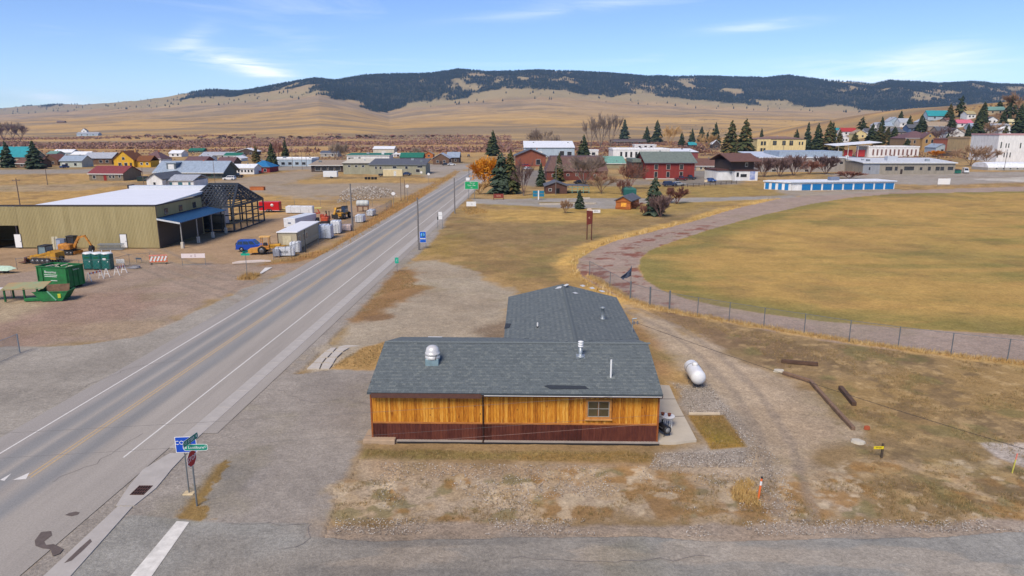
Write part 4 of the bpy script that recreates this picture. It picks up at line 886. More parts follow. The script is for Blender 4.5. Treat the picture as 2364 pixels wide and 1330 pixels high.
beam('landscape_timber', 'lower weathered timber of the long bent row bordering the dirt driveway', (1919, 936), (1970, 992), 0.24, 0.22, tie)
beam('landscape_timber', 'dark timber lying alone nearest the fence', (1804, 836), (1888, 843), 0.26, 0.26, tie2)
beam('landscape_timber', 'short dark timber lying to the right of the bent timber row', (1940, 897), (1972, 936), 0.30, 0.26, tie2)
def stone(px, py, sx, sy, sz, m, label, rz=0.3, seed=0):
    rr = random.Random(seed); P, _ = W(px, py); n = 9; mb = MB()
    ring = [(math.cos(2 * math.pi * k / n) * rr.uniform(0.8, 1.1), math.sin(2 * math.pi * k / n) * rr.uniform(0.8, 1.1)) for k in range(n)]
    vs = [(x_ * sx, y_ * sy, -0.05) for x_, y_ in ring] + [(x_ * sx * 0.9, y_ * sy * 0.9, sz * rr.uniform(0.8, 1)) for x_, y_ in ring] + [(0, 0, sz * 1.05)]
    mb.add(vs, [(k, (k + 1) % n, n + (k + 1) % n, n + k) for k in range(n)] + [(n + k, n + (k + 1) % n, 2 * n) for k in range(n)])
    o = mb.build('stone', m, None, loc=tuple(P), rz=rz); tag(o, label, 'stone'); return o
slabstone = mat('pale_stone_slab', c(204, 196, 178), 0.85, 0.1, 3, bump=0.2)
stone(1798, 856, 0.50, 0.30, 0.09, slabstone, 'flat pale stone slab at the upper end of the timber row', 0.1, 1)
stone(1980, 1020, 0.40, 0.32, 0.12, slabstone, 'flat grey-white stone slab on dirt left of the yellow marker sign', -0.4, 2)
stone(2001, 989, 0.20, 0.16, 0.16, mat('red_rock', c(168, 84, 52), 0.9), 'small rust-red rock at the lower end of the timber row', 0, 3)
# --- propane tank
A = at_z(1592, 849, 0.55); B = at_z(1615, 884, 0.55); d = B - A; mid = (A + B) / 2
t = thing('propane_tank', 'white propane tank on short legs right of the building', 'tank', (mid.x, mid.y, 0), math.atan2(d.y, d.x) )
tl, tr_ = 3.0, 0.54; zc_ = 0.80
prof = [(0.001, -tl / 2)] + [(tr_ * math.sin(R(a)), -tl / 2 + 0.38 * (1 - math.cos(R(a)))) for a in (15, 30, 45, 60, 75, 90)] + [(tr_, 0)] + [(tr_ * math.sin(R(a)), tl / 2 - 0.38 * (1 - math.cos(R(a)))) for a in (90, 75, 60, 45, 30, 15)] + [(0.001, tl / 2)]
MB().lathe(prof, 24, (0, 0, zc_), 'X').build('vessel', mat('tank_white', c(232, 234, 236), 0.35, 0.05, 2), t)
MB().lathe([(0.20, 0), (0.20, 0.14), (0.14, 0.22), (0.0, 0.24)], 14, (0, 0, zc_ + tr_ - 0.04)).build('valve_dome', whitep, t)
for sx in (-0.85, 0.85):
    for sy in (-0.24, 0.24): MB().bx(sx - 0.05, sy - 0.04, -0.05, sx + 0.05, sy + 0.04, 0.45).build('leg', mat('tank_leg', c(96, 92, 90), 0.7), t)
MB().tube((0.35, -0.35, zc_ - 0.2), (0.35, -0.5, 0.1), 0.03).build('regulator_pipe', mat('pipe_dark', c(90, 80, 76), 0.6), t)
mb = MB()
mb.path([(-0.42, (tr_ + 0.012) * math.sin(a), zc_ + (tr_ + 0.012) * math.cos(a)) for a in np.linspace(-1.7, 1.7, 12)], 0.014, 5); mb.build('strap', mat('strap_dark', c(50, 50, 52), 0.7), t)
# --- patio table, pots, barrel smoker
P = at_z(1540, 985, 0.075)
t = thing('patio_table', 'round white wrought-metal table on the patio by the wall corner', 'table', (P.x, P.y, 0.075))
MB().lathe([(0.0, 0.70), (0.42, 0.70), (0.44, 0.72), (0.44, 0.735), (0.42, 0.74), (0.0, 0.74)], 24).build('table_top', whitep, t)
for k in range(4): a = R(45 + 90 * k); MB().path([(0.12 * math.cos(a), 0.12 * math.sin(a), 0.70), (0.26 * math.cos(a), 0.26 * math.sin(a), 0.35), (0.34 * math.cos(a), 0.34 * math.sin(a), 0)], 0.016, 6).build('leg', whitep, t)
mb = MB()
for k in range(14): a = 2 * math.pi * k / 14; mb.tube((0.30 * math.cos(a), 0.30 * math.sin(a), 0.02), (0.33 * math.cos(a), 0.33 * math.sin(a), 0.66), 0.008, n=4)
mb.build('lattice', whitep, t)
terra = mat('terracotta', c(150, 84, 62), 0.85, 0.2, 6); 
for dx, dy, lab in ((-0.30, 0.05, 'terracotta pot on the white table, next to the wall'), (0.08, -0.08, 'terracotta pot near the middle of the white table')):
    o = thing('flower_pot', lab, 'pot', (P.x + dx, P.y + dy, 0.815)); MB().lathe([(0.07, 0), (0.10, 0.13), (0.12, 0.13), (0.12, 0.17), (0.10, 0.17), (0.095, 0.12)], 14).build('vessel', terra, o); MB().lathe([(0.0, 0.125), (0.096, 0.125), (0.096, 0.13), (0, 0.132)], 12).build('soil', mat('potting_soil', c(66, 46, 36), 0.95), o)
P = at_z(1533, 1003, 0.075)
t = thing('barrel_grill', 'black barrel grill on the patio below the white table', 'grill', (P.x, P.y, 0.075), R(-70))
blk = mat('grill_black', c(38, 38, 42), 0.45, 0.2, 5)
MB().lathe([(0.0, -0.40), (0.24, -0.39), (0.26, -0.36), (0.26, 0.36), (0.24, 0.39), (0.0, 0.40)], 18, (0, 0, 0.42), 'X').build('barrel', blk, t)
for sx in (-0.28, 0.28):
    for sy in (-0.2, 0.2): MB().tube((sx, sy * 0.7, 0.3), (sx, sy, 0), 0.02).build('leg', blk, t)
MB().box(0, -0.27, 0.52, 0.4, 0.03, 0.03).build('handle', mat('grill_handle', c(120, 118, 116), 0.4), t); MB().lathe([(0.0, 0.402), (0.17, 0.402), (0.17, 0.41), (0, 0.412)], 14, (0, 0, 0.42), 'X').build('end_plate', mat('grill_plate', c(128, 130, 132), 0.5), t)
MB().lathe([(0.05, 0.66), (0.05, 0.86), (0.07, 0.88)], 10, (-0.25, 0, 0)).build('chimney', blk, t)
# --- marker posts
P, _ = W(1751, 1150); t = thing('delineator_post', 'orange and white delineator post leaning beside the straw clump', 'post', tuple(P)); t.rotation_euler = (0, R(4), 0)
orange = mat('marker_orange', c(238, 120, 62), 0.5, 0.06); MB().tube((0, 0, -0.05), (0, 0, 0.72), 0.055, n=10).build('shaft', orange, t); MB().tube((0, 0, 0.72), (0, 0, 0.95), 0.052, n=10).build('reflector', signwhite, t); MB().tube((0, 0, 0.95), (0, 0, 1.1), 0.055, n=10).build('shaft', orange, t); MB().lathe([(0.06, 1.1), (0.065, 1.16), (0.03, 1.2), (0, 1.2)], 10).build('cap', mat('cap_black', c(40, 36, 40), 0.6), t)
P, _ = W(2035, 1055); t = thing('utility_marker', 'yellow utility marker sign on a dark wooden post in the dirt', 'sign', tuple(P)); MB().bx(-0.05, -0.05, -0.1, 0.05, 0.05, 0.82).build('post', mat('dark_post', c(84, 72, 60), 0.9, 0.3), t)
s1 = sheet_sign('plate', 0.56, 0.17, mat('marker_yellow', c(232, 208, 40), 0.5), t, (-0.26, -0.06, 0.60), 0); text('HW SAT', 0.09, mat('marker_black', c(60, 56, 30), 0.7), s1, (0, -0.012, 0))
P, _ = W(2337, 1090); t = thing('survey_stake', 'thin yellow-green survey stake with pink tip at the right edge', 'stake', tuple(P)); t.rotation_euler = (0, R(5), 0)
MB().bx(-0.025, -0.02, -0.05, 0.025, 0.02, 0.75).build('shaft', mat('stake_yellow', c(208, 200, 90), 0.7), t); MB().bx(-0.026, -0.021, 0.75, 0.026, 0.021, 1.1).build('tip', mat('stake_pink', c(236, 140, 122), 0.6), t)
# --- chain link fence along the track
steel = mat('fence_steel', c(120, 128, 134), 0.5, 0.15, 6, metal=0.4); wirem = mat('fence_wire', c(138, 142, 144), 0.6, 0.1, 6, metal=0.3)
def chain_fence(name, label, pts, h_, big=(), spacing=0.22, wr=0.0045, post_r=0.042, posts=True, m=steel):
    t = thing(name, label, 'fence', tuple(pts[0])); o0 = Vector(pts[0])
    wm = MB()
    for i, p in enumerate(pts):
        q = Vector(p) - o0; r_ = 0.085 if i in big else post_r
        if posts: MB().tube(q + Vector((0, 0, -0.1)), q + Vector((0, 0, h_ * (1.12 if i in big else 1.02))), r_, n=8).build('post', m, t)
        if i + 1 < len(pts):
            e = Vector(pts[i + 1]) - o0; d = e - q; ln = d.length; d.normalize()
            MB().tube(q + Vector((0, 0, h_)), e + Vector((0, 0, h_)), 0.022, n=6).build('top_rail', m, t)
            n = max(1, int(ln / spacing)); run = h_ - 0.08
            for k in range(-int(run / spacing), n):
                for sgn in (1, -1):
                    a = k * spacing; b = a + run; za, zb = (0.05, h_ - 0.03) if sgn > 0 else (h_ - 0.03, 0.05)
                    a2, b2 = max(0, a), min(ln, b)
                    if b2 - a2 < 0.05: continue
                    f0, f1 = (a2 - a) / run, (b2 - a) / run
                    wm.tube(q + d * a2 + Vector((0, 0, za + (zb - za) * f0)), q + d * b2 + Vector((0, 0, za + (zb - za) * f1)), wr, n=3, caps=False)
            wm.tube(q + Vector((0, 0, 0.06)), e + Vector((0, 0, 0.06)), 0.008, n=3, caps=False)
    o = wm.build('wire_mesh', wirem, t); return t
fp = [tuple(at_z(a, b, 0)) for a, b in FENCE_PX]
chain_fence('chain_link_fence', 'long grey chain-link fence curving along the running track', fp, 1.85, big=(2, 3, 4))
# torn flag on the tall fence post
P = Vector(fp[2]); t = thing('torn_flag', 'ragged dark blue-grey flag flying from the thick fence post', 'flag', tuple(P + Vector((0, 0.05, 2.05))))
MB().tube((0, 0, -0.3), (0, 0, 1.75), 0.03, n=8).build('staff', steel, t)
mb = MB(); rows = [(1.70, [(0, 0), (-0.05, 0.02)]), (1.5, [(0, 0), (-0.35, 0.06)]), (1.2, [(0, 0), (-0.75, -0.05)]), (0.9, [(0, 0), (-1.15, 0.08)]), (0.62, [(0, 0), (-0.85, -0.04)])]
n_ = 6; vs = []
for z, ((x0, y0), (x1, y1)) in rows:
    for k in range(n_): f = k / (n_ - 1); vs.append((x0 + (x1 - x0) * f, y0 + (y1 - y0) * f + 0.10 * math.sin(f * 7 + z * 3), z - 0.35 * f - 0.10 * (k % 2) * f))
fs = [(i * n_ + k, i * n_ + k + 1, (i + 1) * n_ + k + 1, (i + 1) * n_ + k) for i in range(len(rows) - 1) for k in range(n_ - 1)]
mb.add(vs, fs); mb.add([(a_, b_ + 0.012, c_) for a_, b_, c_ in vs], [f[::-1] for f in fs]); mb.build('cloth', mat('flag_cloth', c(62, 72, 92), 0.9, 0.4, 4), t)
# --- fence panel at the left edge
pts = [tuple(at_z(a, b, 0)) for a, b in ((-140, 890), (-40, 850), (46, 814))]
chain_fence('chain_link_barrier', 'grey chain-link fence end standing on asphalt at the left edge', pts, 1.6, big=(), spacing=0.14, wr=0.006, post_r=0.05, m=mat('fence_galv', c(160, 168, 174), 0.5, 0.1, metal=0.3))
# --- overhead wires (real spans hung between poles outside the picture)
def cable(name, label, A, B, sag, r_, m, n=40, twist=0):
    A, B = Vector(A), Vector(B); mb = MB(); pts = []
    for k in range(n + 1): f = k / n; p = A.lerp(B, f); p.z -= sag * 4 * f * (1 - f); pts.append(p)
    if twist:
        pr, pq = [], []
        for k in range(twist + 1):
            f = k / twist; p = A.lerp(B, f); p.z -= sag * 4 * f * (1 - f); a = k * 0.9; pr.append(p + Vector((0, math.cos(a), math.sin(a))) * 0.016); pq.append(p - Vector((0, math.cos(a), math.sin(a))) * 0.016)
        mb.path(pr, r_, 4); mb.path(pq, r_, 4)
    else: mb.path(pts, r_, 5)
    o = mb.build(name, m); tag(o, label, 'cable'); return o
wire = mat('cable_grey', c(110, 106, 104), 0.6, 0.1); wired = mat('cable_black', c(52, 48, 48), 0.7, 0.1)
E = at_y(2364, 1032, 29.5)
E2 = CABLE_START + (E - CABLE_START) * 1.12
cable('service_cable', 'dark twisted service cable running from the building to the right edge', CABLE_START, E2, 0.25, 0.008, wired, twist=260)
for (a, b, lab, m2) in (((0, 998), (1516, 908), 'upper thin wire crossing the highway and the board wall', wire), ((-10, 1056), (1516, 958), 'lower thin wire crossing the highway behind the stop sign', wire)):
    A = at_y(*a, 30.0); B = at_y(*b, 36.6); d = B - A; cable('overhead_wire', lab, A - d * 0.15, B + d * 0.0, 0.12, 0.006, m2)
cable('telephone_drop', 'pale wire slanting up across the rust-brown skirt of the building', tuple(at_y(1000, 1016, 36.9)), tuple(at_y(1514, 978, 36.9)), 0.02, 0.007, mat('cable_pale', c(160, 132, 122), 0.6))
# ================================================================ vehicles and machines
tyre = mat('tyre_rubber', c(36, 36, 38), 0.9, 0.2); rimm = mat('wheel_rim', c(150, 152, 156), 0.4, 0.1, metal=0.6); cglass = glass('car_glass', c(40, 48, 58)); lampw = mat('headlamp', c(220, 222, 220), 0.2); lampr = mat('tail_lamp', c(150, 24, 24), 0.3)
_wm = {}
def wheel(parent, x, y, r_, w_=0.24, name='wheel'):
    k = (round(r_, 2), w_)
    if k not in _wm: _wm[k] = (MB().lathe([(r_ * 0.55, -w_ / 2), (r_ * 0.92, -w_ / 2), (r_, -w_ / 4), (r_, w_ / 4), (r_ * 0.92, w_ / 2), (r_ * 0.55, w_ / 2)], 16, axis='Y').mesh('tyre', tyre), MB().lathe([(0, -w_ / 2 - 0.005), (r_ * 0.5, -w_ / 2 - 0.005), (r_ * 0.56, -w_ / 2 + 0.03), (r_ * 0.56, w_ / 2 - 0.03), (r_ * 0.5, w_ / 2 + 0.005), (0, w_ / 2 + 0.005)], 12, axis='Y').mesh('rim', rimm))
    o = link(name, _wm[k][0], parent, (x, y, r_)); link('rim', _wm[k][1], o)
def car(label, px, py, deg, paint, kind='suv', group=None, ln=4.6, sc=1.0, name=None, cat=None, z=None):
    P, _ = W(px, py)
    nm = name or {'suv': 'parked_car', 'sedan': 'parked_car', 'pickup': 'pickup_truck', 'van': 'parked_van'}[kind]
    t = thing(nm, label, cat or {'suv': 'car', 'sedan': 'car', 'pickup': 'pickup', 'van': 'van'}[kind], tuple(P), R(deg), group); t.scale = (sc,) * 3
    w_, h, r_ = 1.86, {'suv': 1.75, 'sedan': 1.45, 'pickup': 1.85, 'van': 2.4}[kind], 0.36
    L2 = ln / 2; b0, b1 = 0.32, {'suv': 1.05, 'sedan': 0.9, 'pickup': 1.05, 'van': 1.15}[kind]
    wx_ = L2 * 0.62
    def arch(cx_): return [(cx_ - r_ * 1.15, b0), (cx_ - r_ * 0.85, r_ * 1.75), (cx_, r_ * 2.15), (cx_ + r_ * 0.85, r_ * 1.75), (cx_ + r_ * 1.15, b0)]
    low = [(-L2, b0 + 0.05)] + arch(-wx_) + arch(wx_) + [(L2, b0 + 0.05)]
    if kind == 'van': top = [(L2, b1 - 0.1), (L2 * 0.80, b1 + 0.12), (-L2, b1 + 0.1)]
    else: top = [(L2, b1 - 0.22), (L2 * 0.96, b1 - 0.10), (L2 * 0.45, b1 + 0.02), (-L2 * 0.98, b1), (-L2, b1 - 0.1)]
    MB().prof_y(low + top, -w_ / 2, w_ / 2).build('body', paint, t)
    cab = {'suv': [(L2 * 0.46, b1), (L2 * 0.16, h), (-L2 * 0.86, h - 0.02), (-L2 * 0.97, b1)], 'sedan': [(L2 * 0.45, b1), (L2 * 0.1, h), (-L2 * 0.45, h), (-L2 * 0.8, b1)], 'pickup': [(L2 * 0.46, b1), (L2 * 0.22, h), (-L2 * 0.22, h), (-L2 * 0.28, b1)], 'van': [(L2 * 0.80, b1), (L2 * 0.50, h), (-L2 * 0.95, h), (-L2 * 0.99, b1)]}[kind]
    n = len(cab); tp = 0.14
    vs = [(x, -w_ / 2 + 0.02 + (tp if z_ > b1 + .2 else 0), z_) for x, z_ in cab] + [(x, w_ / 2 - 0.02 - (tp if z_ > b1 + .2 else 0), z_) for x, z_ in cab]
    MB().add(vs, [tuple(range(n - 1, -1, -1)), tuple(range(n, 2 * n))] + [(i, (i + 1) % n, n + (i + 1) % n, n + i) for i in range(n)]).build('cabin', paint, t)
    (xa, _a), (xb, zb), (xc, zc2), (xd, _d) = cab
    lo, hi = b1 + 0.06, h - 0.14
    def xi(x0, x1, z_): return x0 + (x1 - x0) * (z_ - b1) / (h - b1)
    def yi(z_): return w_ / 2 - 0.02 - tp * (z_ - b1) / (h - b1)
    # windscreen and rear window
    for x0, x1, nm2, e in ((xa, xb, 'windscreen', 0.012), (xd, xc, 'rear_window', -0.012)):
        MB().quad((xi(x0, x1, lo) + e, -yi(lo) + 0.08, lo), (xi(x0, x1, lo) + e, yi(lo) - 0.08, lo), (xi(x0, x1, hi) + e, yi(hi) - 0.08, hi), (xi(x0, x1, hi) + e, -yi(hi) + 0.08, hi)).build(nm2, cglass, t)
    fa, fd = xi(xa, xb, lo) - 0.1, xi(xd, xc, lo) + 0.12; ta, td = xi(xa, xb, hi) - 0.08, xi(xd, xc, hi) + 0.1
    nw = {'suv': 3, 'sedan': 2, 'pickup': 2, 'van': 2}[kind]
    for sgn in (-1, 1):
        for k in range(nw):
            if kind == 'van' and k == 0: continue
            f0, f1 = k / nw, (k + 1) / nw - 0.03
            q = [(fd + (fa - fd) * f0, lo), (fd + (fa - fd) * f1, lo), (td + (ta - td) * f1, hi), (td + (ta - td) * f0, hi)]
            q = [(x, sgn * (yi(z_) + 0.012), z_) for x, z_ in q]
            if sgn > 0: q = q[::-1]
            MB().quad(*q).build('side_window', cglass, t)
        for sx in (-1, 1): wheel(t, sx * wx_, sgn * (w_ / 2 - 0.13), r_)
        MB().cbox(L2 - 0.02, sgn * w_ * 0.36, b1 - 0.28, 0.08, 0.34, 0.14, 0.02).build('headlight', lampw, t)
        MB().cbox(-L2 + 0.01, sgn * w_ * 0.42, b1 - 0.22, 0.06, 0.18, 0.26, 0.02).build('tail_light', lampr, t)
    MB().cbox(L2 + 0.02, 0, b0 + 0.12, 0.14, w_ * 0.96, 0.2, 0.03).build('bumper', mat('bumper_dark', c(70, 72, 76), 0.6), t); MB().cbox(-L2 - 0.02, 0, b0 + 0.12, 0.14, w_ * 0.96, 0.2, 0.03).build('bumper', mat('bumper_dark', c(70, 72, 76), 0.6), t)
    if kind == 'pickup': MB().bx(-L2 * 0.96, -w_ / 2 + 0.12, b1 + 0.004, -L2 * 0.30, w_ / 2 - 0.12, b1 + 0.01).build('truck_bed', mat('bed_dark', c(50, 50, 54), 0.8), t)
    return t
carp = lambda n, rgb: mat('car_paint_' + n, rgb, 0.25, 0.04, 1, spec=0.6)
yel = mat('machine_yellow', c(224, 168, 40), 0.6, 0.12, 2.5, rgb2=c(150, 104, 44)); yel2 = mat('machine_orange_yellow', c(222, 150, 52), 0.6, 0.12, 2.5, rgb2=c(148, 96, 48)); mach_blk = mat('machine_black', c(46, 46, 48), 0.7, 0.2); orng = mat('machine_orange', c(218, 88, 42), 0.6, 0.15, 2.5, rgb2=c(140, 62, 40))
def track_unit(t, y, ln, h, w_):
    """crawler track: rounded band with rollers"""
    r_ = h / 2; pts = [(ln / 2 - r_ + r_ * math.cos(R(a)), r_ + r_ * math.sin(R(a))) for a in range(-90, 91, 30)] + [(-ln / 2 + r_ + r_ * math.cos(R(a)), r_ + r_ * math.sin(R(a))) for a in range(90, 271, 30)]
    o = MB().prof_y(pts, y - w_ / 2, y + w_ / 2).build('crawler_track', mach_blk, t)
    for k in range(4): MB().lathe([(0, -w_ / 2 - 0.02), (r_ * 0.5, -w_ / 2 - 0.02), (r_ * 0.5, w_ / 2 + 0.02), (0, w_ / 2 + 0.02)], 10, ((k / 3 - 0.5) * (ln - 2 * r_), y, r_), 'Y').build('roller', rimm, o)
def arm_seg(t, name, a, b, w0, w1, th, m):
    a, b = Vector(a), Vector(b); d = (b - a).normalized(); n = Vector((-d.z, 0, d.x))
    vs = []
    for y in (-th / 2, th / 2):
        vs += [tuple(a + n * w0 / 2 + Vector((0, y, 0))), tuple(a - n * w0 / 2 + Vector((0, y, 0))), tuple(b - n * w1 / 2 + Vector((0, y, 0))), tuple(b + n * w1 / 2 + Vector((0, y, 0)))]
    return MB().add(vs, [(0, 1, 2, 3), (7, 6, 5, 4), (0, 4, 5, 1), (1, 5, 6, 2), (2, 6, 7, 3), (3, 7, 4, 0)]).build(name, m, t)
def excavator(label, px, py, deg, m, sc=1.0):
    P, _ = W(px, py); t = thing('mini_excavator', label, 'excavator', tuple(P), R(deg)); t.scale = (sc,) * 3
    for y in (-0.75, 0.75): track_unit(t, y, 2.3, 0.55, 0.4)
    MB().cbox(0, 0, 0.62, 1.2, 1.1, 0.2, 0.05).build('undercarriage', mach_blk, t)
    MB().cbox(-0.35, 0, 1.12, 1.9, 1.6, 0.75, 0.12).build('body', m, t)
    cb = thing('cab', None, None); cb.parent = t
    for x in (-0.35, 0.75):
        for y in (0.0, 0.78): MB().bx(x - 0.04, y - 0.04, 1.45, x + 0.04, y + 0.04, 2.5).build('pillar', mach_blk, cb)
    MB().cbox(0.2, 0.39, 2.54, 1.3, 0.95, 0.1, 0.04).build('cab_roof', mach_blk, cb); MB().bx(-0.3, 0.04, 1.5, 0.70, 0.74, 2.45).build('cab_glass', cglass, cb)
    arm_seg(t, 'boom', (0.7, 0, 1.0), (1.7, 0, 2.5), 0.34, 0.30, 0.22, m); arm_seg(t, 'boom', (1.65, 0, 2.45), (2.7, 0, 2.65), 0.30, 0.24, 0.22, m); arm_seg(t, 'stick', (2.6, 0, 2.75), (3.5, 0, 1.3), 0.26, 0.18, 0.18, m)
    MB().tube((0.9, 0, 1.7), (2.0, 0, 2.75), 0.05).build('hydraulic_ram', rimm, t)
    MB().prof_y([(3.35, 1.35), (3.75, 1.1), (3.7, 0.55), (3.35, 0.35), (3.15, 0.75)], -0.3, 0.3).build('bucket', mach_blk, t)
    MB().bx(1.25, -0.85, 0.1, 1.33, 0.85, 0.5).build('dozer_blade', m, t); return t
excavator('orange-yellow mini excavator with bent arm in front of the olive metal building', 163, 586, -8, yel2, 1.05)
# yellow crawler loader with dark scoop
P, _ = W(108, 606); t = thing('crawler_loader', 'yellow crawler loader with glazed cab behind the green container', 'loader', tuple(P), R(174)); t.scale = (1.15,) * 3
for y in (-0.85, 0.85): track_unit(t, y, 2.6, 0.7, 0.4)
MB().prof_y([(-1.9, 0.5), (-1.9, 1.35), (-0.9, 1.5), (-0.6, 1.0), (1.3, 1.0), (1.6, 0.8), (1.6, 0.5)], -0.75, 0.75).build('body', yel, t)
cb = thing('cab', None, None); cb.parent = t; MB().prof_y([(-0.6, 1.0), (-0.6, 2.05), (0.35, 2.05), (0.6, 1.0)], -0.55, 0.55).build('cab_glass', mat('cab_glass_pale', c(120, 140, 146), 0.2), cb); MB().cbox(-0.12, 0, 2.12, 1.15, 1.25, 0.12, 0.04).build('cab_roof', mach_blk, cb)
for x in (-0.6, 0.5):
    for y in (-0.57, 0.57): MB().tube((x, y, 1.0), (x * 0.85 - 0.05, y, 2.08), 0.05).build('pillar', mach_blk, cb)
for y in (-0.72, 0.72): arm_seg(t, 'lift_arm', (-1.3, 0, 1.4), (1.9, 0, 0.65), 0.25, 0.2, 0.14, yel).location.y = y
MB().prof_y([(1.8, 0.75), (1.9, 0.15), (2.9, 0.08), (2.9, 0.14), (2.1, 0.3), (2.0, 0.8)], -1.05, 1.05).build('scoop', mat('scoop_rust', c(96, 58, 48), 0.7, 0.3), t)
MB().lathe([(0, -0.2), (0.3, -0.2), (0.3, 0.2), (0, 0.2)], 12, (-2.0, 0, 0.55), 'Y').build('counterweight', mach_blk, t)
# blue off-roader with spare wheel
t = car('blue off-road car with spare wheel, parked beside the tan site office', 583, 579, 4, carp('blue', c(20, 70, 170)), 'suv', None, 4.4, 1.0)
MB().lathe([(0.0, -0.1), (0.2, -0.1), (0.36, -0.08), (0.36, 0.08), (0.2, 0.1), (0, 0.1)], 14, (-2.32, 0, 0.95), 'X').build('spare_wheel', tyre, t)
# yellow backhoe tractor with canopy
P, _ = W(622, 585); t = thing('backhoe_tractor', 'yellow canopied tractor with front bucket between the blue car and the wrapped bales', 'tractor', tuple(P), R(8))
for x, r_ in ((-0.9, 0.62), (1.2, 0.42)):
    for y in (-0.8, 0.8): wheel(t, x, y, r_, 0.4)
MB().cbox(0.9, 0, 1.15, 1.7, 0.8, 0.6, 0.08).build('hood', yel, t); MB().cbox(-0.6, 0, 0.95, 1.6, 1.0, 0.5, 0.06).build('chassis', yel2, t)
for x in (-1.0, 0.1):
    for y in (-0.55, 0.55): MB().bx(x - 0.05, y - 0.05, 1.1, x + 0.05, y + 0.05, 2.55).build('canopy_post', yel2, t)
MB().cbox(-0.45, 0, 2.6, 1.6, 1.4, 0.1, 0.04).build('canopy', mat('canopy_tan', c(226, 176, 96), 0.6), t); MB().cbox(-0.5, 0, 1.4, 0.5, 0.5, 0.5, 0.05).build('driver_seat', mach_blk, t)
arm_seg(t, 'lift_arm', (0.3, 0, 1.3), (2.4, 0, 1.0), 0.24, 0.2, 0.9, yel); arm_seg(t, 'lift_arm', (2.3, 0, 1.1), (2.9, 0, 0.5), 0.24, 0.2, 0.9, yel)
MB().prof_y([(-2.9, 0.25), (-2.9, 0.75), (-1.5, 0.95), (-1.3, 0.6), (-1.4, 0.3)], -0.9, 0.9).build('scraper_box', mat('scraper_tan', c(206, 148, 64), 0.6, 0.2), t)
# telehandler
P, _ = W(790, 504); t = thing('telehandler', 'yellow telehandler facing the camera beside the tall grey pole', 'telehandler', tuple(P), R(-100)); t.scale = (1.1,) * 3
for x in (-1.3, 1.3):
    for y in (-0.95, 0.95): wheel(t, x, y, 0.55, 0.4)
MB().cbox(0, 0, 0.95, 4.2, 1.5, 0.6, 0.1).build('chassis', yel, t); MB().prof_y([(-0.7, 1.2), (-0.6, 2.3), (0.5, 2.3), (0.8, 1.2)], 0.2, 1.0).build('cab', cglass, t); MB().cbox(-0.05, 0.6, 2.36, 1.2, 0.9, 0.1, 0.03).build('cab_roof', mach_blk, t)
arm_seg(t, 'boom', (-1.9, -0.2, 1.9), (2.0, -0.2, 2.1), 0.4, 0.32, 0.4, yel).location.y = -0.3; arm_seg(t, 'boom', (1.9, 0, 2.15), (3.0, 0, 1.0), 0.34, 0.26, 0.34, yel).location.y = -0.3
MB().cbox(0.1, -0.95, 1.2, 1.6, 0.5, 0.6, 0.08).build('engine_cover', mat('machine_grey', c(110, 118, 128), 0.5), t)
MB().bx(2.9, -0.8, 0.3, 3.0, 0.5, 1.1).build('fork_carriage', mach_blk, t)
# orange lift machines
for (px, py, dg, lab) in ((722, 514, 10, 'red-orange folded boom lift behind the tan site office'), (752, 520, 95, 'orange boom lift with raised dark jib nearest the wrapped pallets')):
    P, _ = W(px, py); t = thing('boom_lift', lab, 'lift', tuple(P), R(dg))
    for x in (-0.9, 0.9):
        for y in (-0.75, 0.75): wheel(t, x, y, 0.4, 0.3)
    MB().cbox(0, 0, 0.75, 2.6, 1.3, 0.5, 0.08).build('chassis', mach_blk, t); MB().cbox(-0.7, 0, 1.35, 1.2, 1.4, 0.7, 0.1).build('turret', orng, t)
    arm_seg(t, 'boom', (-0.9, 0, 1.7), (1.6, 0, 1.95), 0.3, 0.24, 0.25, orng); arm_seg(t, 'jib', (1.5, 0, 1.95), (1.1, 0, 2.7), 0.22, 0.18, 0.2, orng if dg < 50 else mach_blk)
    MB().cbox(1.9, 0, 1.3, 0.7, 1.3, 0.7, 0.03).build('basket', orng, t)
# tank on frame
P, _ = W(838, 488); t = thing('water_tank', 'pale grey ribbed tank on a brown frame near the fence corner', 'tank', tuple(P), R(4))
MB().lathe([(0.05, -1.45), (0.5, -1.42), (0.72, -1.2), (0.74, -0.6), (0.70, -0.55), (0.74, -0.5), (0.74, 0.5), (0.70, 0.55), (0.74, 0.6), (0.72, 1.2), (0.5, 1.42), (0.05, 1.45)], 18, (0, 0, 1.85), 'X').build('vessel', mat('tank_grey', c(196, 200, 196), 0.5, 0.08), t)
fr = mat('frame_rust', c(120, 84, 70), 0.8, 0.3)
for x in (-1.2, 0, 1.2):
    for y in (-0.6, 0.6): MB().bx(x - 0.06, y - 0.06, -0.05, x + 0.06, y + 0.06, 1.1).build('leg', fr, t)
for y in (-0.6, 0.6): MB().bx(-1.4, y - 0.05, 1.1, 1.4, y + 0.05, 1.24).build('rail', fr, t)
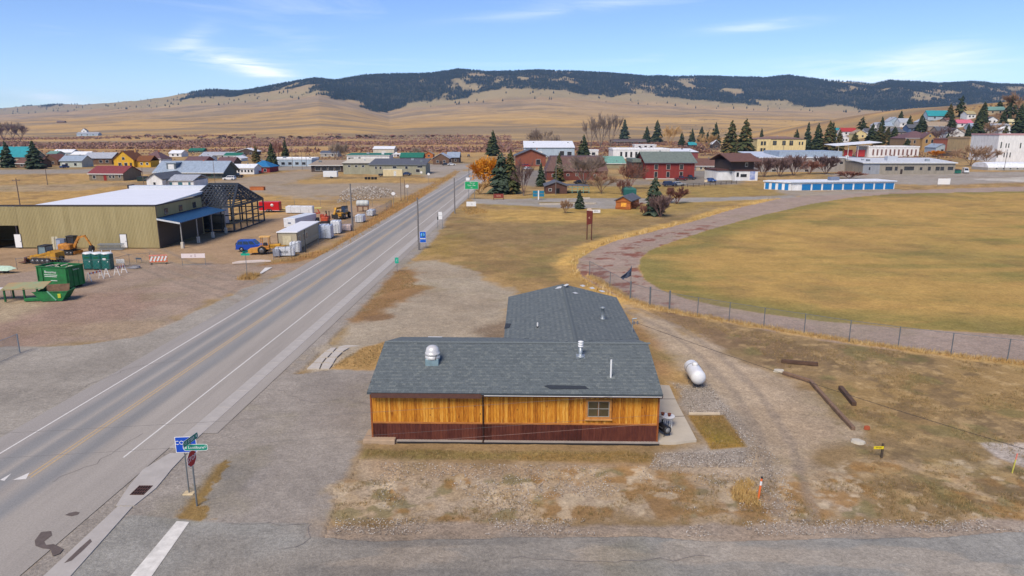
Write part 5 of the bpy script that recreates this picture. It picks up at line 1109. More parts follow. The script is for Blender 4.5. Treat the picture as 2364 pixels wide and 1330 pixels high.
# red cargo trailer
P, _ = W(625, 489); t = thing('cargo_trailer', 'red enclosed cargo trailer with white badge behind the steel skeleton', 'trailer', tuple(P), R(2)); redp = mat('trailer_red', c(196, 24, 34), 0.4, 0.08, 1)
MB().cbox(0, 0, 1.35, 4.6, 2.0, 2.0, 0.08).build('box', redp, t); MB().bx(-2.3, -1.01, 0.36, 2.3, 1.01, 0.46).build('skirt_trim', mat('trim_pale', c(230, 190, 184), 0.5), t)
for x in (-0.45, 0.35):
    for y in (-0.95, 0.95): wheel(t, x, y, 0.34, 0.2)
MB().tube((2.3, 0.6, 0.5), (3.4, 0, 0.5), 0.05).tube((2.3, -0.6, 0.5), (3.4, 0, 0.5), 0.05).build('drawbar', mach_blk, t); MB().bx(-0.4, -1.08, 0.62, 0.3, -1.0, 0.75).build('fender', mach_blk, t)
MB().lathe([(0, 0), (0.34, 0), (0.34, 0.012), (0, 0.012)], 16, (0.7, -1.015, 1.6), 'Y').build('badge', signwhite, t)
# white wrapped long bundle, white box trailer
wrap = mat('white_wrap', c(224, 228, 232), 0.4, 0.12, 2.5, bump=0.5); wrap2 = mat('blue_white_wrap', c(196, 206, 220), 0.35, 0.2, 3, bump=0.6)
def bale(name, label, px, py, sx, sy, sz, deg, m, cat='bundle', group=None, lumps=True, seed=1):
    P, _ = W(px, py); rr = random.Random(seed); t = thing(name, label, cat, tuple(P), R(deg), group)
    nx, ny, nz = 6, 3, 3; mb = MB(); 
    mb.cbox(0, 0, sz / 2 + 0.12, sx, sy, sz, 0.1)
    mb.v = [(x + rr.uniform(-.05, .05), y + rr.uniform(-.05, .05), z + rr.uniform(-.05, .05)) for x, y, z in mb.v]; mb.build('wrapped_load', m, t)
    for k in (-1, 1): MB().bx(k * sx * 0.3 - 0.1, -sy / 2, 0, k * sx * 0.3 + 0.1, sy / 2, 0.13).build('bearer', mat('bearer_wood', c(150, 120, 90), 0.9), t)
    for k in (-0.3, 0.05, 0.36): MB().bx(k * sx - 0.03, -sy / 2 - 0.02, 0.14, k * sx + 0.03, sy / 2 + 0.02, sz + 0.15).build('strap', mat('strap_grey', c(150, 156, 166), 0.5), t)
    return t
bale('wrapped_bundle', 'long white plastic-wrapped bundle on the ground right of the red trailer', 693, 492, 6.2, 1.3, 1.5, -2, wrap, seed=3)
bale('wrapped_pallet', 'pale blue-white wrapped pallet stack just behind the tan site office', 753, 549, 2.2, 2.6, 2.2, 5, wrap2, group='wrapped pallets along the yard fence', seed=4)
bale('wrapped_pallet', 'white printed pallet stack right of the dark fence post', 777, 538, 1.6, 2.2, 2.2, 5, wrap, group='wrapped pallets along the yard fence', seed=5)
bale('wrapped_pallet', 'low white wrapped load in the fence row beyond the tall pole', 832, 512, 1.6, 3.0, 1.3, 0, wrap, group='wrapped pallets along the yard fence', seed=6)
bale('wrapped_pallet', 'farthest low white wrapped load in the fence row', 857, 497, 1.4, 3.4, 1.1, 0, wrap, group='wrapped pallets along the yard fence', seed=7)
bale('wrapped_pallet', 'low pinkish wrapped load left of the tall pole', 800, 532, 1.8, 1.6, 1.0, 0, mat('pink_wrap', c(206, 186, 180), 0.6, 0.3, 3), group='wrapped pallets along the yard fence', seed=8)
b_ = bale('insulation_bale', 'lumpy white insulation bale with dark printed letters near the yard entrance', 658, 590, 2.8, 1.4, 1.15, 14, wrap, seed=9); text('BoRUKR', 0.42, mach_blk, b_, (-0.25, -0.80, 0.66), name='print')
bale('insulation_bale', 'taller white insulation bale touching the tan site office', 683, 582, 1.5, 1.8, 1.5, 10, wrap, seed=10)
bale('wrapped_stack', 'low grey wire-strapped stack left of the lettered insulation bale', 640, 592, 1.0, 1.2, 1.0, 10, mat('grey_wrap', c(150, 154, 166), 0.6, 0.4, 4), seed=11)
P, _ = W(672, 527); t = thing('box_trailer', 'long low white box trailer behind the tan site office', 'trailer', tuple(P), R(80)); MB().cbox(4, 0, 1.1, 9.0, 2.4, 1.7, 0.06).build('box', wrap, t); MB().bx(-0.3, -1.0, 0.1, 8, 1.0, 0.3).build('chassis', mach_blk, t); MB().bx(-0.52, -0.3, 0.9, -0.49, 0.3, 1.2).build('door_latch', mat('latch_dark', c(110, 120, 140), 0.5), t)
# ---- tan site office
tanw = mat('office_tan', c(176, 164, 138), 0.7, 0.06, 1.5); darktrim = mat('office_trim', c(84, 72, 62), 0.6)
A = at_z(688, 580, 0); B = at_z(738, 551, 0); d = B - A
t = thing('site_office', 'tan mobile site office with flat white roof beside the highway fence', 'office', tuple(A), math.atan2(d.y, d.x))
OL, OW, OH = d.length, 2.95, 2.9
MB().bx(0, 0, 0.3, OL, OW, OH).build('wall', tanw, t); MB().cbox(OL / 2, OW / 2, OH + 0.06, OL + 0.3, OW + 0.3, 0.14, 0.03).build('roof', mat('office_roof', c(240, 240, 240), 0.5, 0.04), t); MB().bx(0.1, 0.1, 0, OL - 0.1, OW - 0.1, 0.3).build('skirting', darktrim, t)
for x, y in ((0, 0), (0, OW), (OL, 0)): MB().bx(x - 0.05, y - 0.05, 0.3, x + 0.05, y + 0.05, OH - 0.01).build('corner_trim', darktrim, t)
cream = mat('office_cream', c(226, 216, 186), 0.6); MB().bx(-0.06, 0.9, 1.0, 0.01, 2.2, 2.4).build('shutter', mat('shutter_cream', c(206, 194, 160), 0.6), t)
for x in (0.7, 2.9, 4.5): 
    wn = MB().bx(x, -0.05, 1.1, x + 0.9, 0.01, 2.3).build('window', cream, t); MB().bx(x + 0.1, -0.06, 1.2, x + 0.8, -0.052, 2.2).build('pane', glass('office_pane', c(120, 122, 116)), wn)
dr = MB().bx(3.85, -0.055, 0.5, 4.4, 0.01, 2.5).build('door', cream, t); MB().bx(4.28, -0.09, 1.4, 4.34, -0.06, 1.5).build('handle', mach_blk, dr)
# ---- fence along the yard by the highway
fpts = [tuple(at_z(a, b, 0)) for a, b in ((632, 600), (672, 594), (704, 580), (735, 563), (762, 548), (790, 536), (816, 523), (842, 510), (868, 498), (892, 486), (904, 478))]
chain_fence('yard_fence', 'chain-link fence between the construction yard and the highway bank', fpts, 1.7, spacing=0.30, wr=0.007, post_r=0.035)
fpts = [tuple(at_z(a, b, 0)) for a, b in ((904, 478), (860, 477), (800, 476), (740, 475), (680, 474), (640, 473))]
chain_fence('yard_fence', 'chain-link fence along the back of the yard behind the telehandler', fpts, 1.6, spacing=0.5, wr=0.007, post_r=0.035)
for px, py, h_, lab in ((706, 582, 3.4, 'dark fence pole in front of the tan site office'), (763, 549, 4.6, 'dark fence pole beside the wrapped pallets')):
    P, _ = W(px, py); o = thing('fence_pole', lab, 'pole', tuple(P)); MB().tube((0, 0, -0.1), (0, 0, h_), 0.08).build('shaft', mach_blk, o); MB().lathe([(0.10, h_), (0.10, h_ + 0.05), (0, h_ + 0.1)], 8).build('cap', mach_blk, o)

# ================================================================ olive metal building
olive = randcol('olive_siding', [(0.1, c(160, 146, 104)), (0.5, c(172, 158, 114)), (0.9, c(182, 168, 124))], 0.5, (1, 1, 0.2), 1, False, 0.02)
brw = mat('siding_brown', c(84, 72, 60), 0.6, 0.12, 2); dtrim = mat('steel_trim_dark', c(58, 50, 54), 0.5); wroof = mat('white_membrane', c(240, 242, 246), 0.5, 0.03, 0.3)
A = at_z(370, 573, 0); B = at_z(473, 539, 0); sd_ = (B - A); ang = math.atan2(sd_.y, sd_.x) - R(90); ML = sd_.length; HW = 6.75; FW = 38.0
mbd = thing('metal_building', 'large olive metal building with white roof and dark overhead door opening', 'building', tuple(A), ang)
MB().bx(-19.6, 0.04, 0, -0.04, ML, HW - 0.1).build('wall', mat('olive_core', c(166, 152, 108), 0.6), mbd)
MB().bx(-FW, 9.0, 0, -19.65, 9.3, 4.2).bx(-FW, 0.06, 0, -FW + 0.2, 9, 4).build('annex_wall', mat('olive_core', c(166, 152, 108), 0.6), mbd)
MB().prof_x([(0.06, HW - 0.2), (0.06, HW - 0.05), (9.3, 4.3), (9.3, 4.15)], -FW, -19.66).build('annex_roof', wroof, mbd)
OPX0, OPX1, OPZ = -25.6, -22.7, 3.6
sheetm = ribbed(0.905, HW - 0.15, olive, 'siding_panel', 4, 0.03); short = ribbed(0.905, HW - 0.15 - OPZ, olive, 'siding_panel', 4, 0.03)
for i in range(int(FW / 0.915)):
    x = -(i + 1) * 0.915
    if OPX0 - 0.5 < x < OPX1: link('siding_panel', short, mbd, (x, 0, OPZ))
    else: link('siding_panel', sheetm, mbd, (x, 0.02, 0.1))
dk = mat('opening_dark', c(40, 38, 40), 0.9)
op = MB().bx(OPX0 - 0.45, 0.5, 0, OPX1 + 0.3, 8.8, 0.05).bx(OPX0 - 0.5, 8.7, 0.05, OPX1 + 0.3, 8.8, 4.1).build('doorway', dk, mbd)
for x in (OPX0 - 0.45, OPX1 + 0.35): MB().bx(x - 0.08, -0.05, 0, x + 0.08, 0.2, OPZ).build('jamb', dtrim, mbd)
side_up = ribbed(0.905, 1.85, olive, 'siding_panel', 4, 0.03); side_lo = ribbed(0.905, HW - 2.0, brw, 'siding_panel', 4, 0.03)
n = int(ML / 0.915)
for i in range(n):
    link('siding_panel', side_up, mbd, (0.012, i * 0.915, HW - 1.9), (0, 0, R(90))); link('siding_panel', side_lo, mbd, (0.02, i * 0.915, 0.06), (0, 0, R(90)))
MB().bx(-FW, -0.08, HW - 0.1, 0.08, 0.05, HW + 0.12).build('eave_trim', dtrim, mbd); MB().bx(0.02, 0.05, HW - 0.1, 0.10, ML, HW + 0.12).build('eave_trim', dtrim, mbd); MB().bx(0.0, -0.09, 0, 0.09, 0.0, HW - 0.1).build('corner_trim', dtrim, mbd)
MB().add([(-19.6, 0.02, HW), (0, 0.02, HW), (-3.4, ML + 12, HW + 0.35), (-19.6, ML + 12, HW + 0.35), (-19.6, 0.02, HW - 0.2), (0, 0.02, HW - 0.2), (-3.4, ML + 12, HW - 0.2), (-19.6, ML + 12, HW - 0.2)], [(0, 1, 2, 3), (7, 6, 5, 4), (0, 4, 5, 1), (1, 5, 6, 2), (2, 6, 7, 3), (3, 7, 4, 0)]).build('roof', wroof, mbd)
MB().bx(-19.4, ML, 0, -4.6, ML + 12, HW - 0.21).build('rear_wall', mat('olive_core', c(166, 152, 108), 0.6), mbd)
MB().bx(-19.5, ML + 12.05, 0, -1.2, ML + 14, HW + 0.9).build('rear_parapet', mat('parapet_pale', c(206, 210, 216), 0.4, 0.06), mbd)
MB().bx(-19.8, ML + 12, 4, -19.55, ML + 14.2, HW + 1.05).build('parapet_trim', dtrim, mbd)
mdw = mat('door_white', c(240, 240, 238), 0.5, 0.03)
for px in (49, 291):
    q = BMI @ Vector((0, 0, 0)); P = at_z(px, 572, 0); lx = (P - A).dot(Vector((math.cos(ang), math.sin(ang), 0)))
    dr = MB().bx(lx - 0.5, -0.07, 0.12, lx + 0.5, 0.0, 2.2).build('door', mdw, mbd); MB().bx(lx - 0.58, -0.05, 0.1, lx - 0.5, 0, 2.28).bx(lx + 0.5, -0.05, 0.1, lx + 0.58, 0, 2.28).bx(lx - 0.58, -0.05, 2.2, lx + 0.58, 0, 2.28).build('door_frame', dtrim, dr); MB().bx(lx + 0.36, -0.12, 1.05, lx + 0.44, -0.072, 1.15).build('handle', mach_blk, dr)
for k in range(4):
    y = 2.4 + k * 5.0; wn = MB().bx(0.0, y, HW - 1.75, 0.07, y + 1.2, HW - 0.75).build('window', dtrim, mbd); MB().bx(0.072, y + 0.08, HW - 1.68, 0.08, y + 0.56, HW - 0.82).bx(0.072, y + 0.64, HW - 1.68, 0.08, y + 1.12, HW - 0.82).build('pane', glass(), wn)
bluem = mat('canopy_blue', c(34, 78, 120), 0.4, 0.06, 1)
can = thing('canopy', None, None); can.parent = mbd
z0, z1, cw = 4.75, 4.1, 3.7
MB().add([(0.1, -0.3, z0), (cw, -0.3, z1), (cw, ML + 1.5, z1), (0.1, ML + 1.5, z0), (0.1, -0.3, z0 - 0.1), (cw, -0.3, z1 - 0.1), (cw, ML + 1.5, z1 - 0.1), (0.1, ML + 1.5, z0 - 0.1)], [(0, 1, 2, 3), (7, 6, 5, 4), (0, 4, 5, 1), (1, 5, 6, 2), (2, 6, 7, 3), (3, 7, 4, 0)]).build('canopy_roof', bluem, can)
sl_ = math.atan2(z0 - z1, cw - 0.1); seam = MB().box(0, 0, 0, math.hypot(cw - 0.1, z0 - z1), 0.05, 0.06).mesh('seam', bluem)
for k in range(int((ML + 1.6) / 0.9)): link('seam', seam, can, ((cw + 0.1) / 2, -0.1 + k * 0.9, (z0 + z1) / 2 + 0.03), (0, sl_, 0))
MB().add([(0.1, -0.34, z0 + 0.02), (cw, -0.34, z1 + 0.02), (cw, -0.34, z1 - 0.25), (0.1, -0.34, z0 - 0.25)], [(0, 3, 2, 1)]).add([(0.1, -0.31, z0 + 0.02), (cw, -0.31, z1 + 0.02), (cw, -0.31, z1 - 0.25), (0.1, -0.31, z0 - 0.25)], [(0, 1, 2, 3)]).build('canopy_fascia', mat('fascia_pale', c(206, 210, 212), 0.5), can)
for k in range(4):
    y = 0.2 + k * (ML + 0.7) / 3; MB().bx(cw - 0.28, y - 0.07, 0.5, cw - 0.14, y + 0.07, z1 - 0.08).build('canopy_post', mat('post_grey', c(150, 148, 144), 0.5), can); MB().cbox(cw - 0.21, y, 0.45, 0.42, 0.42, 1.0, 0.03).build('pier', mat('pier_concrete', c(206, 198, 182), 0.9), can)
# ---- steel skeleton with hipped roof frame
Q = at_z(542, 535, 0); sk = thing('steel_frame', 'dark steel skeleton of a hip-roofed extension beside the metal building', 'steel frame', tuple(Q), ang)
stl = mat('structural_steel', c(62, 68, 76), 0.55, 0.2, 3, metal=0.3); WX, WY, EH, RH = 9.0, 15.5, 4.6, 8.2
def beam_(name, a, b, s_=0.16): return MB().tube(a, b, s_ * 1.0, n=4).build(name, stl, sk)
cs = [(-WX, 0), (0, 0), (0, WY), (-WX, WY)]
for x in np.linspace(-WX, 0, 5): beam_('column', (x, 0, 0), (x, 0, EH), 0.2 if x in (0, -WX) else 0.14); beam_('column', (x, WY, 0), (x, WY, EH), 0.16)
for y in np.linspace(0, WY, 6)[1:-1]: beam_('column', (0, y, 0), (0, y, EH), 0.14); beam_('column', (-WX, y, 0), (-WX, y, EH), 0.14)
for i in range(4):
    a, b = cs[i], cs[(i + 1) % 4]; beam_('eave_beam', (*a, EH), (*b, EH), 0.26)
    for z in (1.5, 3.0): beam_('girt', (*a, z), (*b, z), 0.13)
    beam_('sill_beam', (*a, 0.08), (*b, 0.08), 0.14)
r0, r1 = (-WX + 1.8, WY / 2), (-1.8, WY / 2)
beam_('ridge_beam', (*r0, RH), (*r1, RH), 0.26)
for a, b in ((cs[0], r0), (cs[3], r0), (cs[1], r1), (cs[2], r1)): beam_('hip_rafter', (*a, EH), (*b, RH), 0.24)
for f in np.linspace(0, 1, 9): 
    x = r0[0] + (r1[0] - r0[0]) * f
    for y in (0, WY): beam_('rafter', (x, y, EH), (x, WY / 2, RH), 0.14)
for f in (0.3, 0.5, 0.7):
    for x, e in ((0, r1), (-WX, r0)): beam_('rafter', (x, WY * f, EH), (e[0] + (x - e[0]) * abs(f - 0.5), WY / 2 + WY * (f - 0.5) * 0.4, RH - (RH - EH) * abs(f - 0.5) * 1.0), 0.13)
for f in np.linspace(0.08, 0.93, 9):
    z = EH + (RH - EH) * f; xl = -WX + 1.8 * f; xr = -1.8 * f; yl = WY / 2 * f
    for q in (((xl, yl), (xr, yl)), ((xl, WY - yl), (xr, WY - yl)), ((xl, yl), (xl, WY - yl)), ((xr, yl), (xr, WY - yl))): beam_('purlin', (*q[0], z + 0.1), (*q[1], z + 0.1), 0.12)
MB().bx(-7.5, 3.0, 0.05, -3.0, 3.15, 2.9).build('back_panel', mat('panel_dark', c(50, 56, 60), 0.7), sk)

# ================================================================ containers, toilets, barricades in the lot
gr = mat('dumpster_green', c(34, 132, 66), 0.6, 0.15, 1.6, rgb2=c(38, 92, 54)); grd = mat('dumpster_green_dark', c(20, 92, 46), 0.6, 0.2, 2)
P = at_z(160, 668, 0); t = thing('roll_off_container', 'tall green roll-off container with white lettering in the gravel lot', 'container', tuple(P), R(168))
CL, CWd, CHt = 4.2, 2.4, 2.55
mb = MB(); mb.bx(0, -CWd, 0.2, CL, -CWd + 0.08, CHt).bx(0, -0.08, 0.2, CL, 0, CHt).bx(0, -CWd + 0.08, 0.2, 0.08, -0.08, CHt).bx(CL - 0.08, -CWd + 0.08, 0.2, CL, -0.08, CHt).bx(0.08, -CWd + 0.08, 0.2, CL - 0.08, -0.08, 0.3); mb.build('shell', gr, t)
for x in np.linspace(0.1, CL - 0.1, 7): MB().bx(x - 0.05, 0.0, 0.25, x + 0.05, 0.09, CHt - 0.1).build('rib', gr, t) if not 0.5 < x < 3.2 else None
for y in np.linspace(-0.15, -CWd + 0.15, 4): MB().bx(-0.08, y - 0.05, 0.25, 0, y + 0.05, CHt - 0.1).build('rib', gr, t)
MB().bx(-0.1, -CWd - 0.04, CHt - 0.02, CL + 0.04, -CWd + 0.1, CHt + 0.08).bx(-0.1, -0.08, CHt - 0.02, CL + 0.04, 0.1, CHt + 0.08).bx(-0.1, -CWd + 0.1, CHt - 0.02, 0.1, -0.08, CHt + 0.08).bx(CL - 0.1, -CWd + 0.1, CHt - 0.02, CL + 0.04, -0.08, CHt + 0.08).build('top_rail', gr, t)
MB().bx(0.05, -CWd + 0.4, 0, CL, -CWd + 0.6, 0.2).bx(0.05, -0.6, 0, CL, -0.4, 0.2).build('skid', mach_blk, t)
mb = MB(); rr = random.Random(4)
for k in range(14): mb.box(rr.uniform(0.5, CL - 0.5), rr.uniform(-CWd + 0.4, -0.4), CHt - 0.25 + rr.uniform(0, 0.2), rr.uniform(0.4, 1.2), 0.2, 0.08, rr.uniform(0, 3), rr.uniform(-.3, .3))
mb.build('scrap', mat('scrap_pale', c(200, 190, 170), 0.8, 0.3), t)
text('Bouormo', 0.42, signwhite, t, (2.3, 0.015, 1.95), (R(90), 0, R(180)))
for zz, x0 in ((1.62, 1.4), (1.42, 1.5), (0.95, 1.5)): MB().bx(x0, 0.002, zz - 0.03, 3.2 if zz > 1 else 2.4, 0.012, zz + 0.03).build('print_line', signwhite, t)
text('Suore m', 0.26, signwhite, t, (-0.10, -1.2, 2.2), (R(90), 0, R(-90)))
P = at_z(128, 691, 0); t = thing('skip', 'small green wedge-shaped skip with a rusty board leaning in it', 'skip', tuple(P), R(8))
prof = [(-1.0, 0.0), (1.1, 0.0), (1.75, 1.0), (-1.75, 1.0)]
mb = MB(); n = 4; 
for y0, y1 in ((-0.9, -0.84), (0.84, 0.9)): mb.prof_y(prof, y0, y1)
mb.bx(-1.0, -0.83, 0.0, 1.1, 0.83, 0.06); mb.add([(1.1, -0.83, 0.06), (1.1, 0.83, 0.06), (1.74, 0.83, 1.0), (1.74, -0.83, 1.0), (1.04, -0.83, 0.06), (1.04, 0.83, 0.06), (1.68, 0.83, 1.0), (1.68, -0.83, 1.0)], [(3, 2, 1, 0), (4, 5, 6, 7)]); mb.add([(-1.0, -0.83, 0.06), (-1.0, 0.83, 0.06), (-1.74, 0.83, 1.0), (-1.74, -0.83, 1.0), (-0.94, -0.83, 0.06), (-0.94, 0.83, 0.06), (-1.68, 0.83, 1.0), (-1.68, -0.83, 1.0)], [(0, 1, 2, 3), (7, 6, 5, 4)]); mb.build('hopper', gr, t)
MB().bx(-1.8, -0.95, 1.0, 1.8, -0.86, 1.08).bx(-1.8, 0.86, 1.0, 1.8, 0.95, 1.08).bx(1.7, -0.86, 1.0, 1.8, 0.86, 1.08).build('rim', gr, t)
MB().box(0.3, 0.3, 1.15, 2.2, 0.06, 1.0, 0.15, R(-28)).build('rusty_board', mat('rust_board', c(112, 86, 66), 0.9, 0.3), t); MB().bx(0.75, -0.96, 0.35, 1.05, -0.90, 0.8).build('yellow_label', mat('label_yellow', c(200, 200, 60), 0.6), t); MB().box(0.15, -0.95, 0.62, 0.14, 0.05, 1.3, 0, 0, R(-38)).build('lid_strut', mat('strut_teal', c(120, 180, 150), 0.5), t)
P = at_z(60, 692, 0); t = thing('work_bench_canopy', 'low green sheet-metal shelter with sloping top left of the skip', 'shelter', tuple(P), R(12))
topm = mat('faded_green_orange', c(132, 172, 132), 0.7, 0.4, 0.5, rgb2=c(186, 146, 100)); MB().box(0.1, 0.3, 1.5, 4.2, 2.2, 0.07, 0, R(9)).build('top_panel', topm, t)
for x in (-1.7, 0.2, 1.5): MB().bx(x - 0.08, -0.7, 0, x + 0.08, -0.54, 1.4).build('leg', grd, t)
for x in (-1.7, 1.5): MB().bx(x - 0.08, 1.15, 0, x + 0.08, 1.3, 1.6).build('leg', grd, t)
MB().cbox(1.0, -0.6, 0.15, 1.6, 0.5, 0.3, 0.04).build('base_plate', gr, t)
P = at_z(2, 692, 0); t = thing('folding_table', 'white-topped table at the left edge beside the green shelter', 'table', tuple(P), R(15)); MB().box(-0.3, 0.2, 1.15, 2.4, 1.6, 0.05).build('table_top', whitep, t)
for x, y in ((-1.3, -0.5), (0.7, -0.5), (-1.3, 0.9), (0.7, 0.9)): MB().tube((x, y, 0), (x, y, 1.13), 0.03).build('leg', post_grey, t)
P = at_z(5, 629, 0); t = thing('covered_boat', 'pale green upturned hull lying behind the fence at the left edge', 'boat', tuple(P), R(-4)); MB().prof_x([(-0.5, 0.3), (-0.35, 0.75), (0, 0.9), (0.35, 0.75), (0.5, 0.3)], -2.8, 1.2).add([(1.2, -0.5, 0.3), (1.2, -0.35, 0.75), (1.2, 0, 0.9), (1.2, 0.35, 0.75), (1.2, 0.5, 0.3), (2.1, 0, 0.6)], [(0, 1, 5), (1, 2, 5), (2, 3, 5), (3, 4, 5), (4, 0, 5)]).build('hull', mat('hull_green', c(190, 214, 192), 0.5), t)
for x in (-2, 0.5): MB().bx(x - 0.1, -0.5, 0, x + 0.1, 0.5, 0.3).build('trestle', mach_blk, t)
# portable toilets
tg = mat('toilet_green', c(16, 92, 84), 0.5, 0.12, 2)
P = at_z(204, 622, 0); t = thing('portable_toilet', 'leftmost of the three green portable toilets', 'toilet', tuple(P), R(6), 'portable toilets in the yard'); proto = t
MB().cbox(0, 0.55, 1.06, 1.14, 1.14, 2.0, 0.05).build('cabin', tg, t); MB().bx(-0.57, -0.02, 0, 0.57, 1.12, 0.07).build('skid', mach_blk, t)
MB().lathe([(0.80, 0), (0.78, 0.1), (0.55, 0.22), (0, 0.26)], 4, (0, 0.55, 2.05)).build('roof', mat('toilet_roof', c(226, 230, 230), 0.5), t).rotation_euler = (0, 0, 0)
dr = MB().cbox(0, -0.03, 1.0, 0.8, 0.06, 1.75, 0.01).build('door', mat('toilet_door', c(20, 104, 96), 0.5, 0.1), t); MB().bx(0.24, -0.08, 1.0, 0.34, -0.06, 1.15).build('latch', whitep, dr); MB().bx(-0.3, -0.066, 1.5, 0.3, -0.061, 1.7).build('vent_grille', grd, dr)
MB().tube((0.4, 0.95, 2.0), (0.4, 0.95, 2.45), 0.05).build('vent_pipe', whitep, t)
for px, lab in ((225, 'middle of the three green portable toilets'), (246, 'rightmost of the three green portable toilets, with a white notice')):
    P = at_z(px, 622.5, 0); k = dup(proto, tuple(P), R(6), lab, 'portable toilets in the yard')
MB().bx(-0.3, -0.085, 1.3, 0.1, -0.068, 1.55).build('notice', signwhite, k)
# A-frame barricades
bw = mat('barricade_white', c(238, 238, 236), 0.5); bo = mat('barricade_orange', c(232, 106, 64), 0.5)
def barricade(label, a, b, board=True):
    A = at_z(*a, 0); B = at_z(*b, 0); d = B - A; t = thing('barricade', label, 'barricade', tuple(A), math.atan2(d.y, d.x), 'barricades across the lot entrance'); ln = d.length
    for x in (0, ln):
        for s_ in (-1, 1):
            MB().tube((x, s_ * 0.38, 0), (x, s_ * 0.06, 1.1), 0.045, n=4).build('leg', bw, t)
        MB().tube((x, -0.22, 0.45), (x, 0.22, 0.45), 0.035, n=4).build('crossbar', bw, t)
    if board:
        n = 7
        for k in range(n): MB().bx(ln * k / n, -0.09, 0.86, ln * (k + 1) / n, -0.06, 1.08).build('stripe', bo if k % 2 == 0 else bw, t)
    return t
def aframe(label, px, py):
    P = at_z(px, py, 0); t = thing('trestle', label, 'barricade', tuple(P), R(10), 'loose barricade legs')
    for x in (-1, 1): MB().tube((x * 0.34, 0, 0), (x * 0.05, 0, 1.1), 0.05, n=4).build('leg', bw, t)
    MB().tube((-0.2, 0, 0.45), (0.2, 0, 0.45), 0.04, n=4).build('crossbar', bw, t); return t
barricade('orange and white striped barricade nearest the green container', (206, 650), (234, 643)); barricade('farther orange and white striped barricade beside the pile of coiled pipe', (270, 636), (287, 630)); aframe('loose white barricade leg between the two striped barricades', 247, 640)
# orange mesh panel
P = at_z(367, 609, 0); t = thing('barrier_panel', 'orange and white mesh safety barrier standing in the yard entrance', 'barrier', tuple(P), R(14)); ob_ = mat('barrier_pink', c(228, 140, 124), 0.6, 0.3, 6)
for k in range(7): MB().tube((-1.1 + k * 0.37, 0, 0.2), (-1.1 + k * 0.37, 0.0, 1.25), 0.03, n=5).build('bar', bo, t)
for z in (0.35, 0.75, 1.2): MB().bx(-1.15, -0.05, z - 0.08, 1.15, -0.03, z + 0.08).build('slat', bo if z < 1 else ob_, t)
for x in (-0.95, 0.95): MB().bx(x - 0.05, -0.4, 0, x + 0.05, 0.4, 0.08).build('foot', mach_blk, t)
for k in range(5): MB().box(-0.9 + k * 0.45, -0.06, 0.72, 0.2, 0.012, 0.75, 0, 0, R(25)).build('stripe', bw, t)
def framed_sign(name, label, px, py, w_, h_, lift, m, deg=0, txt=None, tm=None, ts=0.2, cat='sign', frame=True, brd=None):
    P, _ = W(px, py); t = thing(name, label, cat, tuple(P), R(deg))
    for x in (-w_ / 2 + 0.05, w_ / 2 - 0.05): MB().tube((x, 0.03, -0.05), (x, 0.03, lift + h_), 0.03, n=6).build('post', post_grey, t)
    if frame: MB().tube((-w_ / 2, 0.03, 0.08), (w_ / 2, 0.03, 0.08), 0.025, n=6).build('bottom_rail', post_grey, t)
    s_ = sheet_sign('plate', w_, h_, m, t, (0, -0.02, lift + h_ / 2), 0, brd)
    if txt: 
        for k, l_ in enumerate(txt): text(l_, ts, tm or mach_blk, s_, (0, -0.012, (len(txt) / 2 - 0.5 - k) * ts * 1.15))
    return t
framed_sign('gate_panel', 'wire gate panel carrying a white and red notice in the yard entrance', 448, 612, 3.2, 0.62, 1.0, mat('notice_pink', c(236, 222, 218), 0.6, 0.08, 8), 4, ['o  S'], mat('notice_red', c(150, 112, 130), 0.6), 0.5)
framed_sign('notice_board', 'white notice board beside the rightmost portable toilet', 279, 614, 1.1, 0.62, 0.35, signwhite, 4, ['- - -', '- - -'], mat('notice_grey', c(150, 152, 158), 0.6), 0.2, frame=False)
framed_sign('small_sign', 'small dark blue-grey sign on a stick in the yard', 321, 606, 0.8, 0.22, 0.45, mat('sign_slate', c(76, 92, 110), 0.5), 0, None, frame=False)
# temporary fence line in front of the yard
fpts = [tuple(at_z(a, b, 0)) for a, b in ((40, 622), (110, 618), (185, 627), (255, 625), (300, 612), (348, 608))]
chain_fence('temporary_fence', 'thin wire fence in front of the yard passing the portable toilets', fpts, 1.5, spacing=0.6, wr=0.006, post_r=0.025)
# coiled pipe pile, planks, truss stack, crates
P = at_z(308, 619, 0); t = thing('pipe_pile', 'flat pile of coiled pipe beside the farther barricade', 'pipes', tuple(P)); pm_ = mat('pipe_grey', c(150, 150, 156), 0.6, 0.2)
for k in range(5):
    a = [(math.cos(2 * math.pi * i / 16) * (0.9 - 0.1 * k) + 0.1 * k, math.sin(2 * math.pi * i / 16) * (0.5 - 0.04 * k), 0.06 + 0.06 * k) for i in range(17)]; MB().path(a, 0.04, 5).build('coil', pm_, t)
A = at_z(537, 608, 0); B = at_z(626, 603, 0); d = B - A; t = thing('plank_stack', 'long low stack of whitish planks at the yard entrance', 'planks', tuple((A + B) / 2), math.atan2(d.y, d.x))
for k in range(5): MB().bx(-d.length / 2 + k * 0.2, -0.5 + k * 0.2, 0.0, d.length / 2 - k * 0.3, -0.32 + k * 0.2, 0.22).build('plank', mat('plank_white', c(226, 210, 196), 0.7, 0.1), t)
P = at_z(254, 578, 0); t = thing('truss_stack', 'stack of galvanised lattice trusses against the olive wall', 'trusses', tuple(P), R(2))
